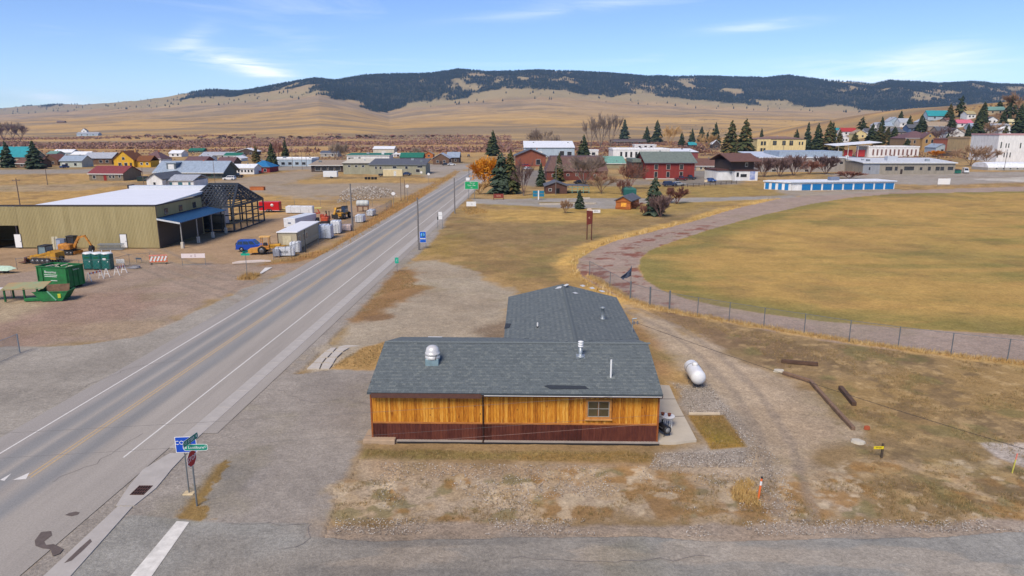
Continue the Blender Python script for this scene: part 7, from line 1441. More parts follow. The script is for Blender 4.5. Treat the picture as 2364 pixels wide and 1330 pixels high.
MB().bx(-w_ / 2 - 0.05, -0.05, 0, -w_ / 2 + 0.18 * w_, -0.004, h - 0.05).build('grey_cladding', wallm('cladding', c(150, 154, 160)), t); MB().cbox(-0.1 * w_, 8, h + rs * 0.5 + 1.0, 4.5, 3, 2.0, 0.1).build('roof_unit', mat('roof_unit_pale', c(190, 196, 204), 0.5), t)
t, w_, h, rs, m_ = house('row_motel', 'white flat motel row with a line of reddish doors', 2062, 362, 116, 22, 'flat', 2, 18, wh_, whr, row(11, 0.45, 3.2, 13, 0.05, 0.98), cat='motel', fr=mat('motel_red', c(170, 92, 74), 0.7), pane=mat('motel_pane', c(120, 90, 84), 0.4))
MB().box(-w_ / 2 - 9, 6, h + 2.4, 34, 16, 0.3, R(4), R(3), R(-4)).build('swept_canopy', whr, t)
for k in range(4): MB().bx(-w_ / 2 - 22 + k * 7, -0.5, -0.5, -w_ / 2 - 21.7 + k * 7, -0.2, h + 2).build('canopy_post', wframe, t)
for k in range(2): MB().bx(-w_ / 2 - 16 + k * 9, 3, 0, -w_ / 2 - 10 + k * 9, 3.2, h * 0.7).build('red_panel', mat('red_panel', c(190, 60, 60), 0.6), t)
house('victorian_house', 'large brown two-storey house with mauve-brown hipped roof above the motel', 2124, 346, 74, 26, 'hip', 16, 22, wallm('victorian_tan', c(150, 124, 92)), mbr, [(0.15, 0.7, 4, 7), (0.3, 0.7, 4, 7), (0.6, 0.7, 5, 8), (0.85, 0.7, 5, 8), (0.3, 0.25, 5, 7)], door=(0.55, 5, 9, doord)); house('gable_bay', 'tan gabled wing in front of the large brown two-storey house', 2143, 346, 32, 26, 'gy', 13, 8, wallm('victorian_ochre', c(176, 142, 92)), mbr, [(0.3, 0.75, 5, 8), (0.7, 0.75, 5, 8), (0.5, 1.2, 4, 5)])
house('metal_garage', 'small grey gabled garage left of the red-brick block', 2174, 354, 30, 13, 'gy', 8, 14, lblue, bgrey, row(1, 0.5, 6, 5), cat='garage'); house('brick_block', 'orange-red brick flat block right of the grey garage', 2212, 354, 46, 32, 'flat', 2, 20, brick3, roofm('block_roof', c(150, 110, 100)), [(0.5, 0.6, 3, 8)], cat='building'); house('tan_brick_block', 'tan brick two-storey block with tall narrow windows', 2269, 362, 72, 42, 'flat', 3, 24, brick2, roofm('tan_block_roof', c(176, 150, 116)), [(0.12, 0.65, 3, 8), (0.25, 0.65, 3, 8), (0.35, 0.65, 3, 8), (0.58, 0.68, 3, 13), (0.8, 0.65, 4, 11), (0.55, 0.15, 6, 9), (0.7, 0.15, 6, 9), (0.85, 0.15, 5, 9)], cat='building'); house('white_block', 'tall white building with slit windows at the right edge', 2350, 373, 104, 60, 'flat', 3, 26, wh_, roofm('white_block_roof', c(190, 150, 150)), [(0.07, 0.62, 3, 14), (0.18, 0.6, 2.5, 10), (0.24, 0.6, 2.5, 10), (0.17, 0.25, 2.5, 11), (0.23, 0.25, 2.5, 11), (0.30, 0.25, 2.5, 11), (0.02, 0.25, 3, 12), (0.5, 0.6, 3, 12), (0.75, 0.6, 3, 12)], cat='building'); house('quonset_hut', 'long low quonset with white rounded roof at the right edge', 2340, 393, 120, 6, 'barrelx', 12, 12, gry, whr, row(6, 0.6, 4, 3), cat='building')
house('dark_carport', 'dark open carport below the red-brick block', 2205, 360, 56, 9, 'flat', 1, 8, drk, roofm('carport_roof', c(60, 60, 66)), cat='carport')
# ---- storage units
A = at_z(1828, 440, 0); B = at_z(2064, 437, 0); d = B - A; m_ = d.length / 236; h = 16 * m_
t = thing('storage_units', 'low white storage building with a long row of blue roll-up doors', 'storage', tuple(A), math.atan2(d.y, d.x)); SD = 9.0
MB().bx(0, 0, -0.3, d.length, SD, h).build('wall', wh_, t); MB().bx(-0.4, -0.5, h, d.length + 0.4, SD + 0.4, h + 0.35).build('roof', roofm('storage_roof', c(232, 236, 240)), t); MB().bx(-0.42, -0.55, h + 0.08, d.length + 0.42, -0.51, h + 0.30).build('fascia', mat('storage_fascia', c(196, 206, 220), 0.5), t)
bl = mat('roll_door_blue', c(28, 126, 190), 0.45, 0.08, 2); dmw = 20 * m_
dm_ = MB().bx(0, -0.06, 0.05, dmw, 0.0, h * 0.82)
for k in range(7): dm_.bx(0.02, -0.085, 0.1 + k * h * 0.11, dmw - 0.02, -0.061, 0.1 + k * h * 0.11 + 0.10)
dm_ = dm_.mesh('roll_up_door', bl)
for k in range(9): link('roll_up_door', dm_, t, ((22 + k * 24) * m_, 0, 0)) if (22 + k * 24) * m_ + dmw < d.length else None
# skewed end block with narrow doors
e = thing('end_block', None, None); e.parent = t; e.rotation_euler = (0, 0, R(-52)); e.location = (-0.1, 0, 0)
MB().bx(-9.0, 0.1, -0.3, -0.2, 4.0, h - 0.004).build('wall', wh_, e); MB().bx(-9.3, -0.3, h, -0.2, 4.2, h + 0.3).build('roof', roofm('storage_roof', c(232, 236, 240)), e)
for k in range(4): MB().bx(-8.6 + k * 2.1, 0.03, 0.05, -7.4 + k * 2.1, 0.098, h * 0.85).build('roll_up_door', bl, e)
MB().cbox(112 * m_, SD * 0.5, h + 0.9, 3.0, 2.0, 1.1, 0.1).build('roof_unit', mat('roof_unit_grey', c(120, 130, 150), 0.5), t)
# ---- houses up the hill
for (cx_, by, w2, h2, kd, r2, wm, rm, lab) in [
    (2168, 276, 52, 8, 'gx', 12, lblue, teal, 'house with bright teal roof high on the hill'), (2165, 300, 46, 9, 'gx', 9, taup, tanr, 'grey-brown house below the teal-roofed hill house'), (2228, 292, 36, 7, 'gx', 8, wh_, pinkr, 'white hill house with pink roof'), (2205, 323, 42, 14, 'gy', 12, wh_, dgrey, 'white steep-gabled house above the brick blocks'), (2178, 312, 30, 10, 'gx', 9, taup, dgrey, 'grey shingled house left of the white steep-gabled house'), (2236, 318, 26, 9, 'gy', 8, gry, tanr, 'grey gabled house right of the white steep-gabled house'), (1960, 312, 34, 8, 'gx', 8, wh_, redr, 'white house with red roof at the left foot of the hill'), (1985, 320, 30, 11, 'gy', 8, crm, tanr, 'cream gabled house right of the red-roofed one'), (1950, 328, 18, 9, 'gy', 5, wh_, whr, 'small white gabled house below the red-roofed house'), (2065, 294, 30, 13, 'gy', 10, lblue, lgrey, 'pale blue-grey steep house in the middle of the hill'), (2048, 300, 26, 9, 'gx', 8, gry, bgrey, 'blue-grey roofed house left of the pale blue-grey steep house'), (2090, 292, 26, 9, 'gx', 9, wh_, lgrey, 'white house with silver roof right of the pale blue-grey steep house'), (2072, 314, 40, 8, 'hip', 10, taup, dgrey, 'low grey hipped house below the pale blue-grey steep house'), (2300, 299, 60, 9, 'gx', 4, wh_, lgrey, 'long white low building at the right of the hill'), (2300, 263, 44, 8, 'gx', 8, tan_, roofm('hill_green', c(112, 150, 140)), 'long house with grey-green roof near the hilltop'), (2242, 274, 20, 10, 'gx', 7, wh_, roofm('hill_yellow', c(176, 162, 120)), 'small white house with yellowish roof on the upper hill'), (2332, 288, 28, 6, 'gx', 6, crm, roofm('hill_cream', c(214, 204, 160)), 'cream-roofed house at the upper right of the hill'), (2150, 322, 26, 8, 'gy', 8, drk, mbr, 'dark brown house behind the large two-storey house'), (2325, 312, 40, 10, 'gx', 8, wh_, whr, 'white house behind the tall white building'), (1940, 306, 18, 5, 'gx', 5, grd2, teal, 'tiny teal-roofed house at the far left of the hill'), (2270, 310, 30, 9, 'gx', 8, gry, dgrey, 'grey house above the tan brick block'), (2110, 304, 26, 8, 'gx', 8, wallm('hill_blue', c(86, 112, 150)), dgrey, 'blue house beside the twin hill spruces'), (2010, 312, 24, 8, 'gx', 7, wh_, dgrey, 'white cottage between the two lower hill spruces'), (2135, 290, 26, 8, 'gy', 7, gry, lgrey, 'grey gabled house just below the teal hill roof'), (2195, 286, 22, 7, 'gx', 6, taup, brr, 'brown-roofed cottage left of the pink hill roof'), (2256, 300, 28, 8, 'gx', 7, lblue, bgrey, 'pale blue house beside the large dark hill spruce'), (2290, 284, 26, 7, 'gy', 7, wh_, dgrey, 'white gabled house below the grey-green hilltop roof'), (2350, 262, 30, 8, 'gx', 7, taup, dgrey, 'taupe house at the top right edge of the hill'), (2030, 296, 22, 7, 'gy', 6, wh_, lgrey, 'small white gabled cottage at the left brow of the hill'), (2085, 326, 24, 8, 'gx', 7, tan_, mbr, 'tan cottage left of the large two-storey brown house'), (2195, 336, 24, 9, 'gy', 8, gry, dgrey, 'grey gabled house behind the orange-red brick block')]:
    house('hill_house', lab, cx_, by, w2, h2, kd, r2, 10, wm, rm, row(2, 0.5, 4, 4))
# ================================================================ vegetation
bark = mat('bark', c(84, 68, 56), 0.95, 0.3, 4); barkg = mat('bark_grey', c(120, 108, 98), 0.95, 0.3, 4)
def ndl(n, rgb): return mat('needles_' + n, rgb, 0.95, 0.45, 0.9, spec=0.1)
N_DK, N_BL, N_BR, N_OL = ndl('dark', c(56, 68, 50)), ndl('blue', c(74, 86, 70)), ndl('brown', c(102, 88, 54)), ndl('olive', c(76, 82, 52))
def spruce_mesh(seed, m, m2, layers=30, nb=15, narrow=0.34, ragged=0.25, skirt=0.04, bell=0.72):
    """unit-height conifer: whorls of drooping boughs, each a fan of small faces"""
    rr = random.Random(seed); mb = MB()
    for k in range(layers):
        f = k / (layers - 1); z = skirt + (0.99 - skirt) * f; rad = narrow * (1 - f) ** bell * (0.6 + 0.4 * min(1, f * 5 + 0.3)) + 0.010
        for j in range(max(5, int(nb * (1 - 0.55 * f)))):
            a = rr.random() * 6.283; L_ = rad * rr.uniform(1 - ragged * 1.7, 1 + ragged * 0.5); w_ = L_ * rr.uniform(0.16, 0.30) + 0.008; dr = L_ * rr.uniform(0.05, 0.45); th = rr.uniform(0.008, 0.03)
            ca, sa = math.cos(a), math.sin(a); z2 = z + rr.uniform(-0.03, 0.03); mb.cur = 1 if rr.random() < 0.35 else 0; i0 = L_ * 0.35
            def pt(u, v, dz): return (ca * u - sa * v, sa * u + ca * v, min(1.0, max(0.0, z2 + dz)))
            mb.add([pt(i0, 0, 0.02), pt(L_ * 0.65, w_, -dr * 0.5), pt(L_, 0, -dr), pt(L_ * 0.65, -w_, -dr * 0.5), pt(L_ * 0.7, 0, -dr * 0.4 + th), pt(L_ * 0.6, 0, -dr * 0.5 - th * 1.5)], [(0, 1, 4), (1, 2, 4), (2, 3, 4), (3, 0, 4), (0, 5, 1), (1, 5, 2), (2, 5, 3), (3, 5, 0)])
    mb.tube((0, 0, 0.02), (0, 0, 0.97), narrow * 0.30, 0.004, n=7)
    me = mb.mesh('crown', [m, m2]); return me, max(max(abs(v[0]), abs(v[1])) for v in mb.v) * 1.85
SPR = {'a': spruce_mesh(1, N_DK, N_OL), 'b': spruce_mesh(2, N_DK, N_BL, ragged=0.35), 'c': spruce_mesh(3, N_OL, N_BR, ragged=0.3), 'd': spruce_mesh(4, N_BL, N_DK, narrow=0.40, bell=0.5, ragged=0.35), 'n': spruce_mesh(5, N_DK, N_OL, narrow=0.26), 'p': spruce_mesh(6, N_DK, N_OL, layers=16, nb=10, narrow=0.42, ragged=0.55, skirt=0.25, bell=0.5), 'br': spruce_mesh(7, N_BR, N_OL, ragged=0.4)}
trunk_m = MB().tube((0, 0, -0.03), (0, 0, 0.5), 0.022, 0.012, n=6).mesh('trunk', bark)
def spruce(label, px, py, hpx, wpx, k='a', name='spruce_tree', group='spruces around the town'):
    P, m_ = W(px, py); h = hpx * m_; w_ = wpx * m_; t = thing(name, label, 'tree', tuple(P), random.random() * 6, group)
    me, nat = SPR[k]; s_ = 1.1 * w_ / nat; link('trunk', trunk_m, t, scale=(h, h, h)); link('crown', me, t, scale=(s_, s_, h)); return t
for a in [('leftmost tall dark spruce in front of the teal-roofed hall', 19, 387, 60, 36, 'b'), ('second tall dark spruce from the left edge', 82, 390, 64, 44, 'b'), ('dark spruce behind the low white modular building', 629, 386, 56, 30, 'a'), ('slim dark spruce right of the one behind the modular building', 659, 364, 42, 18, 'n'), ('sparse brownish conifer left of the blue-roofed pavilion', 592, 376, 40, 22, 'br'), ('dark spruce standing behind the orange willow', 1138, 360, 58, 36, 'a'), ('broad dense evergreen beside the orange willow', 1157, 447, 94, 60, 'd'), ('evergreen with visible trunk right of the broad dense one', 1179, 447, 100, 46, 'c'), ('small blue spruce left of the chocolate-brown lodge', 1249, 430, 54, 26, 'b'), ('brownish spruce in front of the chocolate-brown lodge', 1290, 419, 66, 28, 'c'), ('dark double spruce right of the blue-grey warehouse', 1347, 364, 52, 34, 'a'), ('tall dark spruce above the long white shop strip', 1441, 324, 48, 26, 'b'), ('shorter spruce right of the dark brown far building', 1492, 332, 40, 24, 'a'), ('taller spruce paired right of the shorter one above the hotel', 1516, 330, 52, 28, 'a'), ('small young spruce by the park road island', 1338, 482, 44, 26, 'b'), ('big blue spruce right of the orange log kiosk', 1509, 497, 88, 50, 'd'), ('small dark spruce left of the teal-roofed hut', 1573, 337, 32, 18, 'a'), ('spruce right behind the teal-roofed hut', 1597, 331, 34, 18, 'a'), ('spruce left of the dark chalet, taller of two', 1619, 328, 36, 22, 'a'), ('thin short spruce beside the dark chalet', 1633, 330, 26, 13, 'n'), ('tall spruce behind the dark chalet', 1650, 338, 54, 30, 'a'), ('left one of the two big brownish spruces before the school', 1686, 356, 76, 44, 'c'), ('right one of the two big brownish spruces before the school', 1718, 358, 82, 46, 'c'), ('tiny spruce tip above the left end of the school', 1757, 326, 30, 12, 'n'), ('spruce standing in front of the cream school', 1790, 354, 38, 34, 'c'), ('short spruce behind the right end of the school', 1838, 328, 30, 18, 'a'), ('slender spruce just right of the school', 1862, 347, 64, 24, 'b'), ('second spruce right of the school', 1885, 348, 62, 34, 'a'), ('third and widest spruce right of the school', 1911, 350, 70, 36, 'c'), ('taller dark spruce behind the third one right of the school', 1921, 326, 44, 20, 'a'), ('brownish spruce nearest the swept white canopy', 1935, 352, 52, 28, 'br'), ('pine with open crown at the left foot of the hill', 1990, 304, 34, 28, 'p'), ('dark tree cluster above the motel canopy', 2012, 328, 42, 32, 'a'), ('slender dark spruce left of the pale steep hill house', 2033, 316, 46, 20, 'n'), ('brownish spruce below the slender one on the hill', 2030, 334, 42, 28, 'c'), ('round green spruce just left of the two-storey brown house', 2062, 335, 42, 30, 'a'), ('left spruce of the hill pair above the brown house', 2098, 303, 36, 22, 'a'), ('right spruce of the hill pair above the brown house', 2125, 305, 40, 28, 'a'), ('tall spruce on the skyline right of the teal hill roof', 2216, 270, 50, 26, 'p'), ('dark spruce left of the grey-green hilltop roof', 2268, 282, 46, 28, 'a'), ('large dark spruce above the tan brick block', 2255, 322, 70, 34, 'a'), ('tall spruce near the right edge on the hilltop', 2330, 276, 56, 26, 'p'), ('large dark spruce at the right edge above the white building', 2350, 311, 70, 36, 'a'), ('low dark spruce behind the grey-green hilltop roof', 2306, 256, 22, 24, 'a'), ('small dark spruce between the cream gabled house and the motel canopy', 1972, 336, 30, 22, 'c'), ('round spruce right below the large brown two-storey house', 2092, 350, 30, 24, 'a'), ('slim spruce beside the white steep-gabled hill house', 2232, 326, 40, 18, 'n'), ('dark spruce behind the pink-roofed hill house', 2196, 296, 34, 20, 'a'), ('dark spruce behind the orange-red brick block', 2185, 342, 34, 22, 'a'), ('brownish spruce behind the tall white building', 2318, 330, 40, 24, 'c'), ('dark spruce between the silver-roofed hill house and the steep one', 2078, 290, 34, 20, 'a'), ('spruce left of the long white low hill building', 2272, 302, 38, 22, 'a'), ('brownish spruce between the pink and teal hill roofs', 2192, 274, 34, 20, 'c'), ('dark spruce just left of the cream-roofed hill house', 2314, 292, 36, 22, 'a'), ('small spruce above the row motel doors', 2048, 322, 28, 20, 'c')]: spruce(*a)
# ---- bare deciduous trees: real branching, shared shapes
def bare_mesh(seed, m, spread=0.55, depth=5, multi=1, twig=0.0035, up=0.55, base=0.022, first=0.22):
    """unit-height leafless crown: forking limbs ending in sprays of fine twigs"""
    rr = random.Random(seed); mb = MB()
    def grow(p, d, L_, r_, dep):
        q = p + d * L_; mb.tube(p, q, r_, r_ * 0.7, n=4 if dep > 2 else 3, caps=False)
        if dep == 0: return
        for k in range(3 if dep > 2 else 4 if dep > 1 else 6):
            a = d.orthogonal().normalized(); a.rotate(Matrix.Rotation(rr.random() * 6.283, 3, d)); nd = (d + a * spread * rr.uniform(0.35, 1.2) + Vector((0, 0, up * 0.3))).normalized()
            grow(p + d * L_ * rr.uniform(0.4, 1.0), nd, L_ * rr.uniform(0.6, 0.9), max(twig, r_ * 0.5), dep - 1)
    for j in range(multi):
        a = 6.283 * j / multi + rr.random(); k = 0.55 * (multi > 1); d = Vector((math.cos(a) * k, math.sin(a) * k, 1)).normalized()
        grow(Vector((0.015 * math.cos(a), 0.015 * math.sin(a), first)), d, 0.30, base, depth)
    zs = max(v[2] for v in mb.v); mb.v = [(x / zs, y / zs, z / zs) for x, y, z in mb.v]
    xs = sorted(abs(v[0]) for v in mb.v); return mb.mesh('crown', m), xs[int(len(xs) * 0.97)] * 2
def twm(n, rgb): return mat('twigs_' + n, rgb, 0.95, 0.2, 1.5, spec=0.1)
T_GR, T_MV, T_RD, T_GD, T_OR, T_TN = twm('grey', c(150, 134, 120)), twm('mauve', c(122, 100, 96)), twm('red', c(140, 98, 84)), twm('gold', c(196, 160, 110)), twm('orange', c(214, 138, 34)), twm('tan', c(160, 130, 104))
BARE = {}
for k, m in (('gr', T_GR), ('mv', T_MV), ('rd', T_RD), ('gd', T_GD), ('or', T_OR), ('tn', T_TN)):
    BARE[k + '1'] = bare_mesh(len(BARE) + 3, m, 0.55, 4, 5, 0.0040, 0.4, 0.012, 0.07); BARE[k + 's'] = bare_mesh(len(BARE) + 31, m, 0.5, 4, 7, 0.0075, 0.5, 0.010, 0.0)
BARE['pop'] = bare_mesh(77, T_GR, 0.34, 4, 4, 0.0042, 0.8, 0.012, 0.06)
btr = {k: MB().tube((0, 0, -0.03), (0, 0, 0.10), 0.020, 0.016, n=6).mesh('trunk', m) for k, m in (('g', barkg),)}
def bare(label, px, py, hpx, wpx, k='gr1', name='bare_tree', cat='tree', group='leafless trees in the town'):
    P, m_ = W(px, py); h = hpx * m_ * 1.12; w_ = wpx * m_ * 1.2; t = thing(name, label, cat, tuple(P), random.random() * 6, group)
    me, nat = BARE[k]; s_ = w_ / nat
    if not k.endswith('s'): link('trunk', btr['g'], t, scale=(h, h, h))
    link('crown', me, t, scale=(s_, s_, h)); return t
for a in [('tall grey poplar, left of the row behind the warehouse', 1364, 340, 62, 34, 'pop'), ('tallest grey poplar in the row behind the warehouse', 1386, 340, 72, 40, 'pop'), ('right grey poplar of the row behind the warehouse', 1409, 338, 66, 34, 'pop'), ('broad bare tree in front of the chocolate-brown lodge', 1348, 428, 68, 80, 'gr1'), ('bare twin-stemmed tree by the visitor hut lawn', 1388, 447, 48, 46, 'tn1'), ('reddish bare tree at the left end of the red hotel', 1455, 437, 58, 60, 'rd1'), ('low rounded bare tree left of the teal play shed', 1437, 450, 34, 34, 'rd1'), ('slender bare tree behind the brick hall', 1243, 352, 52, 40, 'gr1'), ('bare tree in front of the blue-grey warehouse', 1278, 358, 46, 30, 'gr1'), ('upright bare tree right of the dense evergreens', 1209, 452, 78, 36, 'mv1'), ('pale bare tree right of the town spruces', 1545, 338, 44, 34, 'gd1'), ('golden-brown bare tree near the teal-roofed hut', 1632, 346, 34, 36, 'gd1'), ('left of the twin bare trees behind the porch building', 779, 376, 46, 26, 'gr1'), ('right of the twin bare trees behind the porch building', 793, 376, 44, 24, 'gr1'), ('reddish bare tree between the left town spruces', 641, 370, 40, 22, 'rd1'), ('large bare tree left of the tall white building', 2240, 384, 44, 56, 'tn1'), ('bare tree touching the tall white building', 2276, 380, 40, 34, 'tn1'), ('grey cottonwood at the far left edge of the plain', 8, 324, 40, 34, 'mv1'), ('second grey cottonwood out on the left plain', 30, 322, 38, 34, 'gr1'), ('third grey cottonwood out on the left plain', 50, 322, 32, 28, 'mv1'), ('bare hillside tree by the dark brown house', 2178, 330, 36, 36, 'mv1'), ('bare tree at the upper right edge of the hill', 2356, 268, 54, 60, 'tn1'), ('bare tree left of the orange cottage', 960, 366, 26, 22, 'gr1'), ('bare tree by the upper white hill houses', 2280, 318, 34, 44, 'tn1')]: bare(*a)
for a in [('leftmost bare shrub along the grey warehouse wall', 1763, 408, 42, 40, 'mvs'), ('second bare shrub along the grey warehouse wall', 1800, 407, 40, 36, 'mvs'), ('third bare shrub along the grey warehouse wall', 1832, 405, 44, 40, 'mvs'), ('fourth bare shrub along the grey warehouse wall', 1868, 402, 32, 34, 'rds'), ('rightmost bare shrub along the grey warehouse wall', 1906, 402, 40, 44, 'mvs'), ('bright orange willow bush beside the highway', 1124, 428, 58, 70, 'ors'), ('mauve shrub growing under the big blue spruce', 1524, 501, 48, 40, 'mvs'), ('orange-brown shrub right of the big blue spruce', 1562, 470, 38, 42, 'rds'), ('tiny round shrub left of the orange-brown shrub', 1547, 467, 11, 12, 'rds'), ('tiny round shrub nearest the big blue spruce', 1535, 468, 11, 12, 'rds'), ('small upright shrub in front of the log kiosk corner', 1486, 498, 24, 16, 'rds'), ('small bare sapling left of the park road spruce', 1305, 492, 30, 20, 'tns'), ('dark red bush beside the kiosk wall', 1466, 482, 16, 26, 'rds'), ('straw-coloured bush by the highway sign', 1108, 448, 26, 30, 'gds'), ('reddish bush below the carport by the motel', 2158, 362, 14, 26, 'ors'), ('low thicket left of the clinic', 1960, 412, 16, 46, 'rds')]: bare(a[0], *a[1:], name='shrub', cat='shrub', group='shrubs around the town')
w_ = next(o for o in bpy.data.objects if o.get('label', '').startswith('bright orange willow')); mb = MB(); rr = random.Random(8); hh = w_.children[0].scale.z; ww = hh * 0.60
for k in range(1500):
    a, e = rr.random() * 6.283, math.asin(rr.random() ** 0.7); q = rr.uniform(0.55, 1.0); p = Vector((math.cos(a) * math.cos(e) * ww * q, math.sin(a) * math.cos(e) * ww * q, hh * 0.18 + math.sin(e) * hh * 0.85 * q)); d = Vector((rr.gauss(0, 1), rr.gauss(0, 1), rr.gauss(0, 1))) * 0.30; f = Vector((rr.gauss(0, 1), rr.gauss(0, 1), rr.gauss(0, 1))) * 0.30; mb.add([tuple(p), tuple(p + d), tuple(p + f)], [(0, 1, 2)])
mb.build('foliage', mat('willow_leaf', c(222, 150, 44), 0.9, 0.35, 0.8, spec=0.1), w_)
# bushes scattered over the far fields
bush_m = []
for s_ in range(3):
    rr = random.Random(50 + s_); mb = MB()
    for k in range(60):
        a, e = rr.random() * 6.283, rr.random() * 1.4; d = Vector((math.cos(a) * math.cos(e), math.sin(a) * math.cos(e), math.sin(e) * 0.9)); p = d * rr.uniform(0.25, 0.5); q = d.orthogonal() * 0.16; r_ = d.cross(q) ; mb.add([tuple(p + q), tuple(p + r_), tuple(p + d * 0.22 - q * 0.4)], [(0, 1, 2)])
    bush_m.append(mb.mesh('foliage', (T_MV, T_RD, mat('bush_dark', c(108, 88, 80), 0.95, 0.2, 1))[s_]))
bp_ = [(285, 321), (298, 322), (318, 321), (341, 316), (356, 321), (370, 322), (388, 321), (405, 320), (418, 321), (463, 320), (470, 318), (505, 321), (513, 319), (532, 322), (551, 322), (560, 320), (585, 320), (617, 321), (650, 321), (672, 319), (693, 321), (714, 320), (735, 320), (764, 320), (780, 320), (830, 319), (846, 319), (862, 320), (905, 318), (925, 317), (985, 318), (1000, 317), (1040, 318), (1060, 317), (1085, 317), (1105, 317)]
for i, (px, py) in enumerate(bp_):
    P, m_ = W(px, py); s_ = m_ * random.uniform(6, 11); t = thing('field_bush', 'dark rounded bush scattered in the golden field below the hills', 'bush', tuple(P), 0, 'bushes in the far golden field'); link('foliage', bush_m[i % 3], t, (0, 0, 0.15 * s_), (0, 0, i), (s_ * 1.5, s_ * 1.5, s_))
def mass(name, label, pts, size, mats, ntri, cat, flat=0.8, seed=1, upright=False):
    """uncountable vegetation: clumps of small faces joined in one object"""
    rs = np.random.RandomState(seed); n = len(pts); T = ntri
    c0 = np.repeat(pts, T, 0); sz = np.repeat(size, T)
    if upright:
        a = rs.rand(n * T) * 6.283; off = rs.randn(n * T, 2) * 0.35 * sz[:, None]; lean = rs.randn(n * T, 2) * 0.28 * sz[:, None]; wv = 0.06 * sz; hh = sz * rs.uniform(0.6, 1.15, n * T)
        b = c0.copy(); b[:, :2] += off; dx, dy = np.cos(a) * wv, np.sin(a) * wv
        V = np.stack([b + np.stack([dx, dy, 0 * dx], 1), b - np.stack([dx, dy, 0 * dx], 1), b + np.stack([lean[:, 0], lean[:, 1], hh], 1)], 1)
    else:
        d = rs.randn(n * T, 3); d /= np.linalg.norm(d, axis=1)[:, None]; d[:, 2] = np.abs(d[:, 2]) * flat; p = c0 + d * (sz * rs.uniform(0.3, 1, n * T))[:, None]
        V = p[:, None, :] + rs.randn(n * T, 3, 3) * (sz * 0.30)[:, None, None]
    me = bpy.data.meshes.new(name); N_ = n * T; me.vertices.add(N_ * 3); me.vertices.foreach_set('co', V.astype(np.float32).ravel()); me.loops.add(N_ * 3); me.loops.foreach_set('vertex_index', np.arange(N_ * 3, dtype=np.int32)); me.polygons.add(N_); me.polygons.foreach_set('loop_start', np.arange(0, N_ * 3, 3, dtype=np.int32))
    for m in mats: me.materials.append(m)
    me.polygons.foreach_set('material_index', np.repeat(rs.randint(0, len(mats), n), T).astype(np.int32)); me.update(calc_edges=True)
    o = bpy.data.objects.new(name, me); col.objects.link(o); o['kind'] = 'stuff'; tag(o, label, cat); return o
rs = np.random.RandomState(3)
def scatter(n, amin, amax, ymin, ymax, scale, thr, seed):
    a = rs.uniform(amin, amax, n); y = np.exp(rs.uniform(math.log(ymin), math.log(ymax), n)); x = a * y; k = fbm(x, y * 2, scale, 3, seed) > thr; x, y = x[k], y[k]; return np.stack([x, y, height(x, y)], 1)
def A_(px): return (px - CX) / 1615.6
def PX(p): return p[:, 0] / p[:, 1] * 1615.6 + CX
p = scatter(26000, A_(-250), A_(1180), 600, 1500, 230, 0.485, 301); mass('willow_thicket', 'reddish-mauve willow thicket filling the valley behind the left houses', p, rs.uniform(1.6, 4.2, len(p)), [twm('wine', c(158, 120, 108)), twm('clay', c(164, 126, 104)), twm('plum', c(142, 114, 108)), T_TN], 7, 'thicket', seed=4)
p = scatter(7000, A_(1120), A_(1640), 600, 1200, 120, 0.44, 311); mass('willow_thicket', 'brownish brush behind the brick hall and the warehouse', p, rs.uniform(1.5, 3.2, len(p)), [T_TN, T_RD, T_MV], 8, 'thicket', seed=5)
p = scatter(5200, A_(1150), A_(2450), 430, 760, 60, 0.46, 321); mass('garden_brush', 'leafless brush and garden hedges between the town houses', p, rs.uniform(0.8, 2.0, len(p)), [T_TN, T_RD, T_MV, T_GR], 8, 'brush', seed=6)
p = scatter(3200, A_(-60), A_(1050), 400, 680, 50, 0.50, 331); mass('garden_brush', 'leafless garden brush between the left houses', p, rs.uniform(0.7, 1.8, len(p)), [T_TN, T_RD, T_MV], 8, 'brush', seed=7)
p = scatter(700, A_(1560), A_(2200), 1500, 2500, 200, 0.55, 341); mass('sagebrush', 'dark brush dotting the pale slopes behind the school', p, rs.uniform(2, 4, len(p)), [mat('sage_dark', c(96, 90, 80), 0.95)], 6, 'brush', seed=8)
# tall straw grass
straw = [mat('straw_%d' % i, cc, 0.95, 0.2, 2, spec=0.1) for i, cc in enumerate((c(210, 178, 118), c(198, 162, 102), c(222, 194, 140), c(186, 150, 98)))]
def along(pxs, n, wdt, off=0.0, seed=1, z=0.0):
    r_ = np.random.RandomState(seed); P = np.array([tuple(at_z(a, b, 0))[:2] for a, b in pxs]); seg = np.diff(P, axis=0); L_ = np.linalg.norm(seg, axis=1); k = r_.choice(len(seg), n, p=L_ / L_.sum()); f = r_.rand(n); nrm = np.stack([seg[:, 1], -seg[:, 0]], 1) / L_[:, None]
    q = P[k] + seg[k] * f[:, None] + nrm[k] * ((r_.randn(n) * wdt / 2 + off)[:, None]); return np.column_stack([q, np.full(n, z - 0.04)])
so = wpoly(TRACK_OUT)
p = along(TRACK_OUT[4:15], 5200, 1.8, -1.5, 11); p = p[sdf(so, p[:, 0], p[:, 1]) < -0.2]; p2 = along(TRACK_OUT[8:15], 3600, 2.2, -2.4, 12); p2 = p2[sdf(so, p2[:, 0], p2[:, 1]) < -0.2]; p = np.concatenate([p, p2])
fl_ = wpoly([(861, 1016), (1516, 1022), (1500, 780), (1467, 776), (1420, 680), (1172, 683), (1160, 778), (880, 778)]); p = p[sdf(fl_, p[:, 0], p[:, 1]) < -0.4]
mass('tall_straw_grass', 'tall golden straw grass fringing the outer edge of the track', p, np.random.RandomState(1).uniform(0.3, 0.85, len(p)), straw, 5, 'grass', upright=True, seed=9)
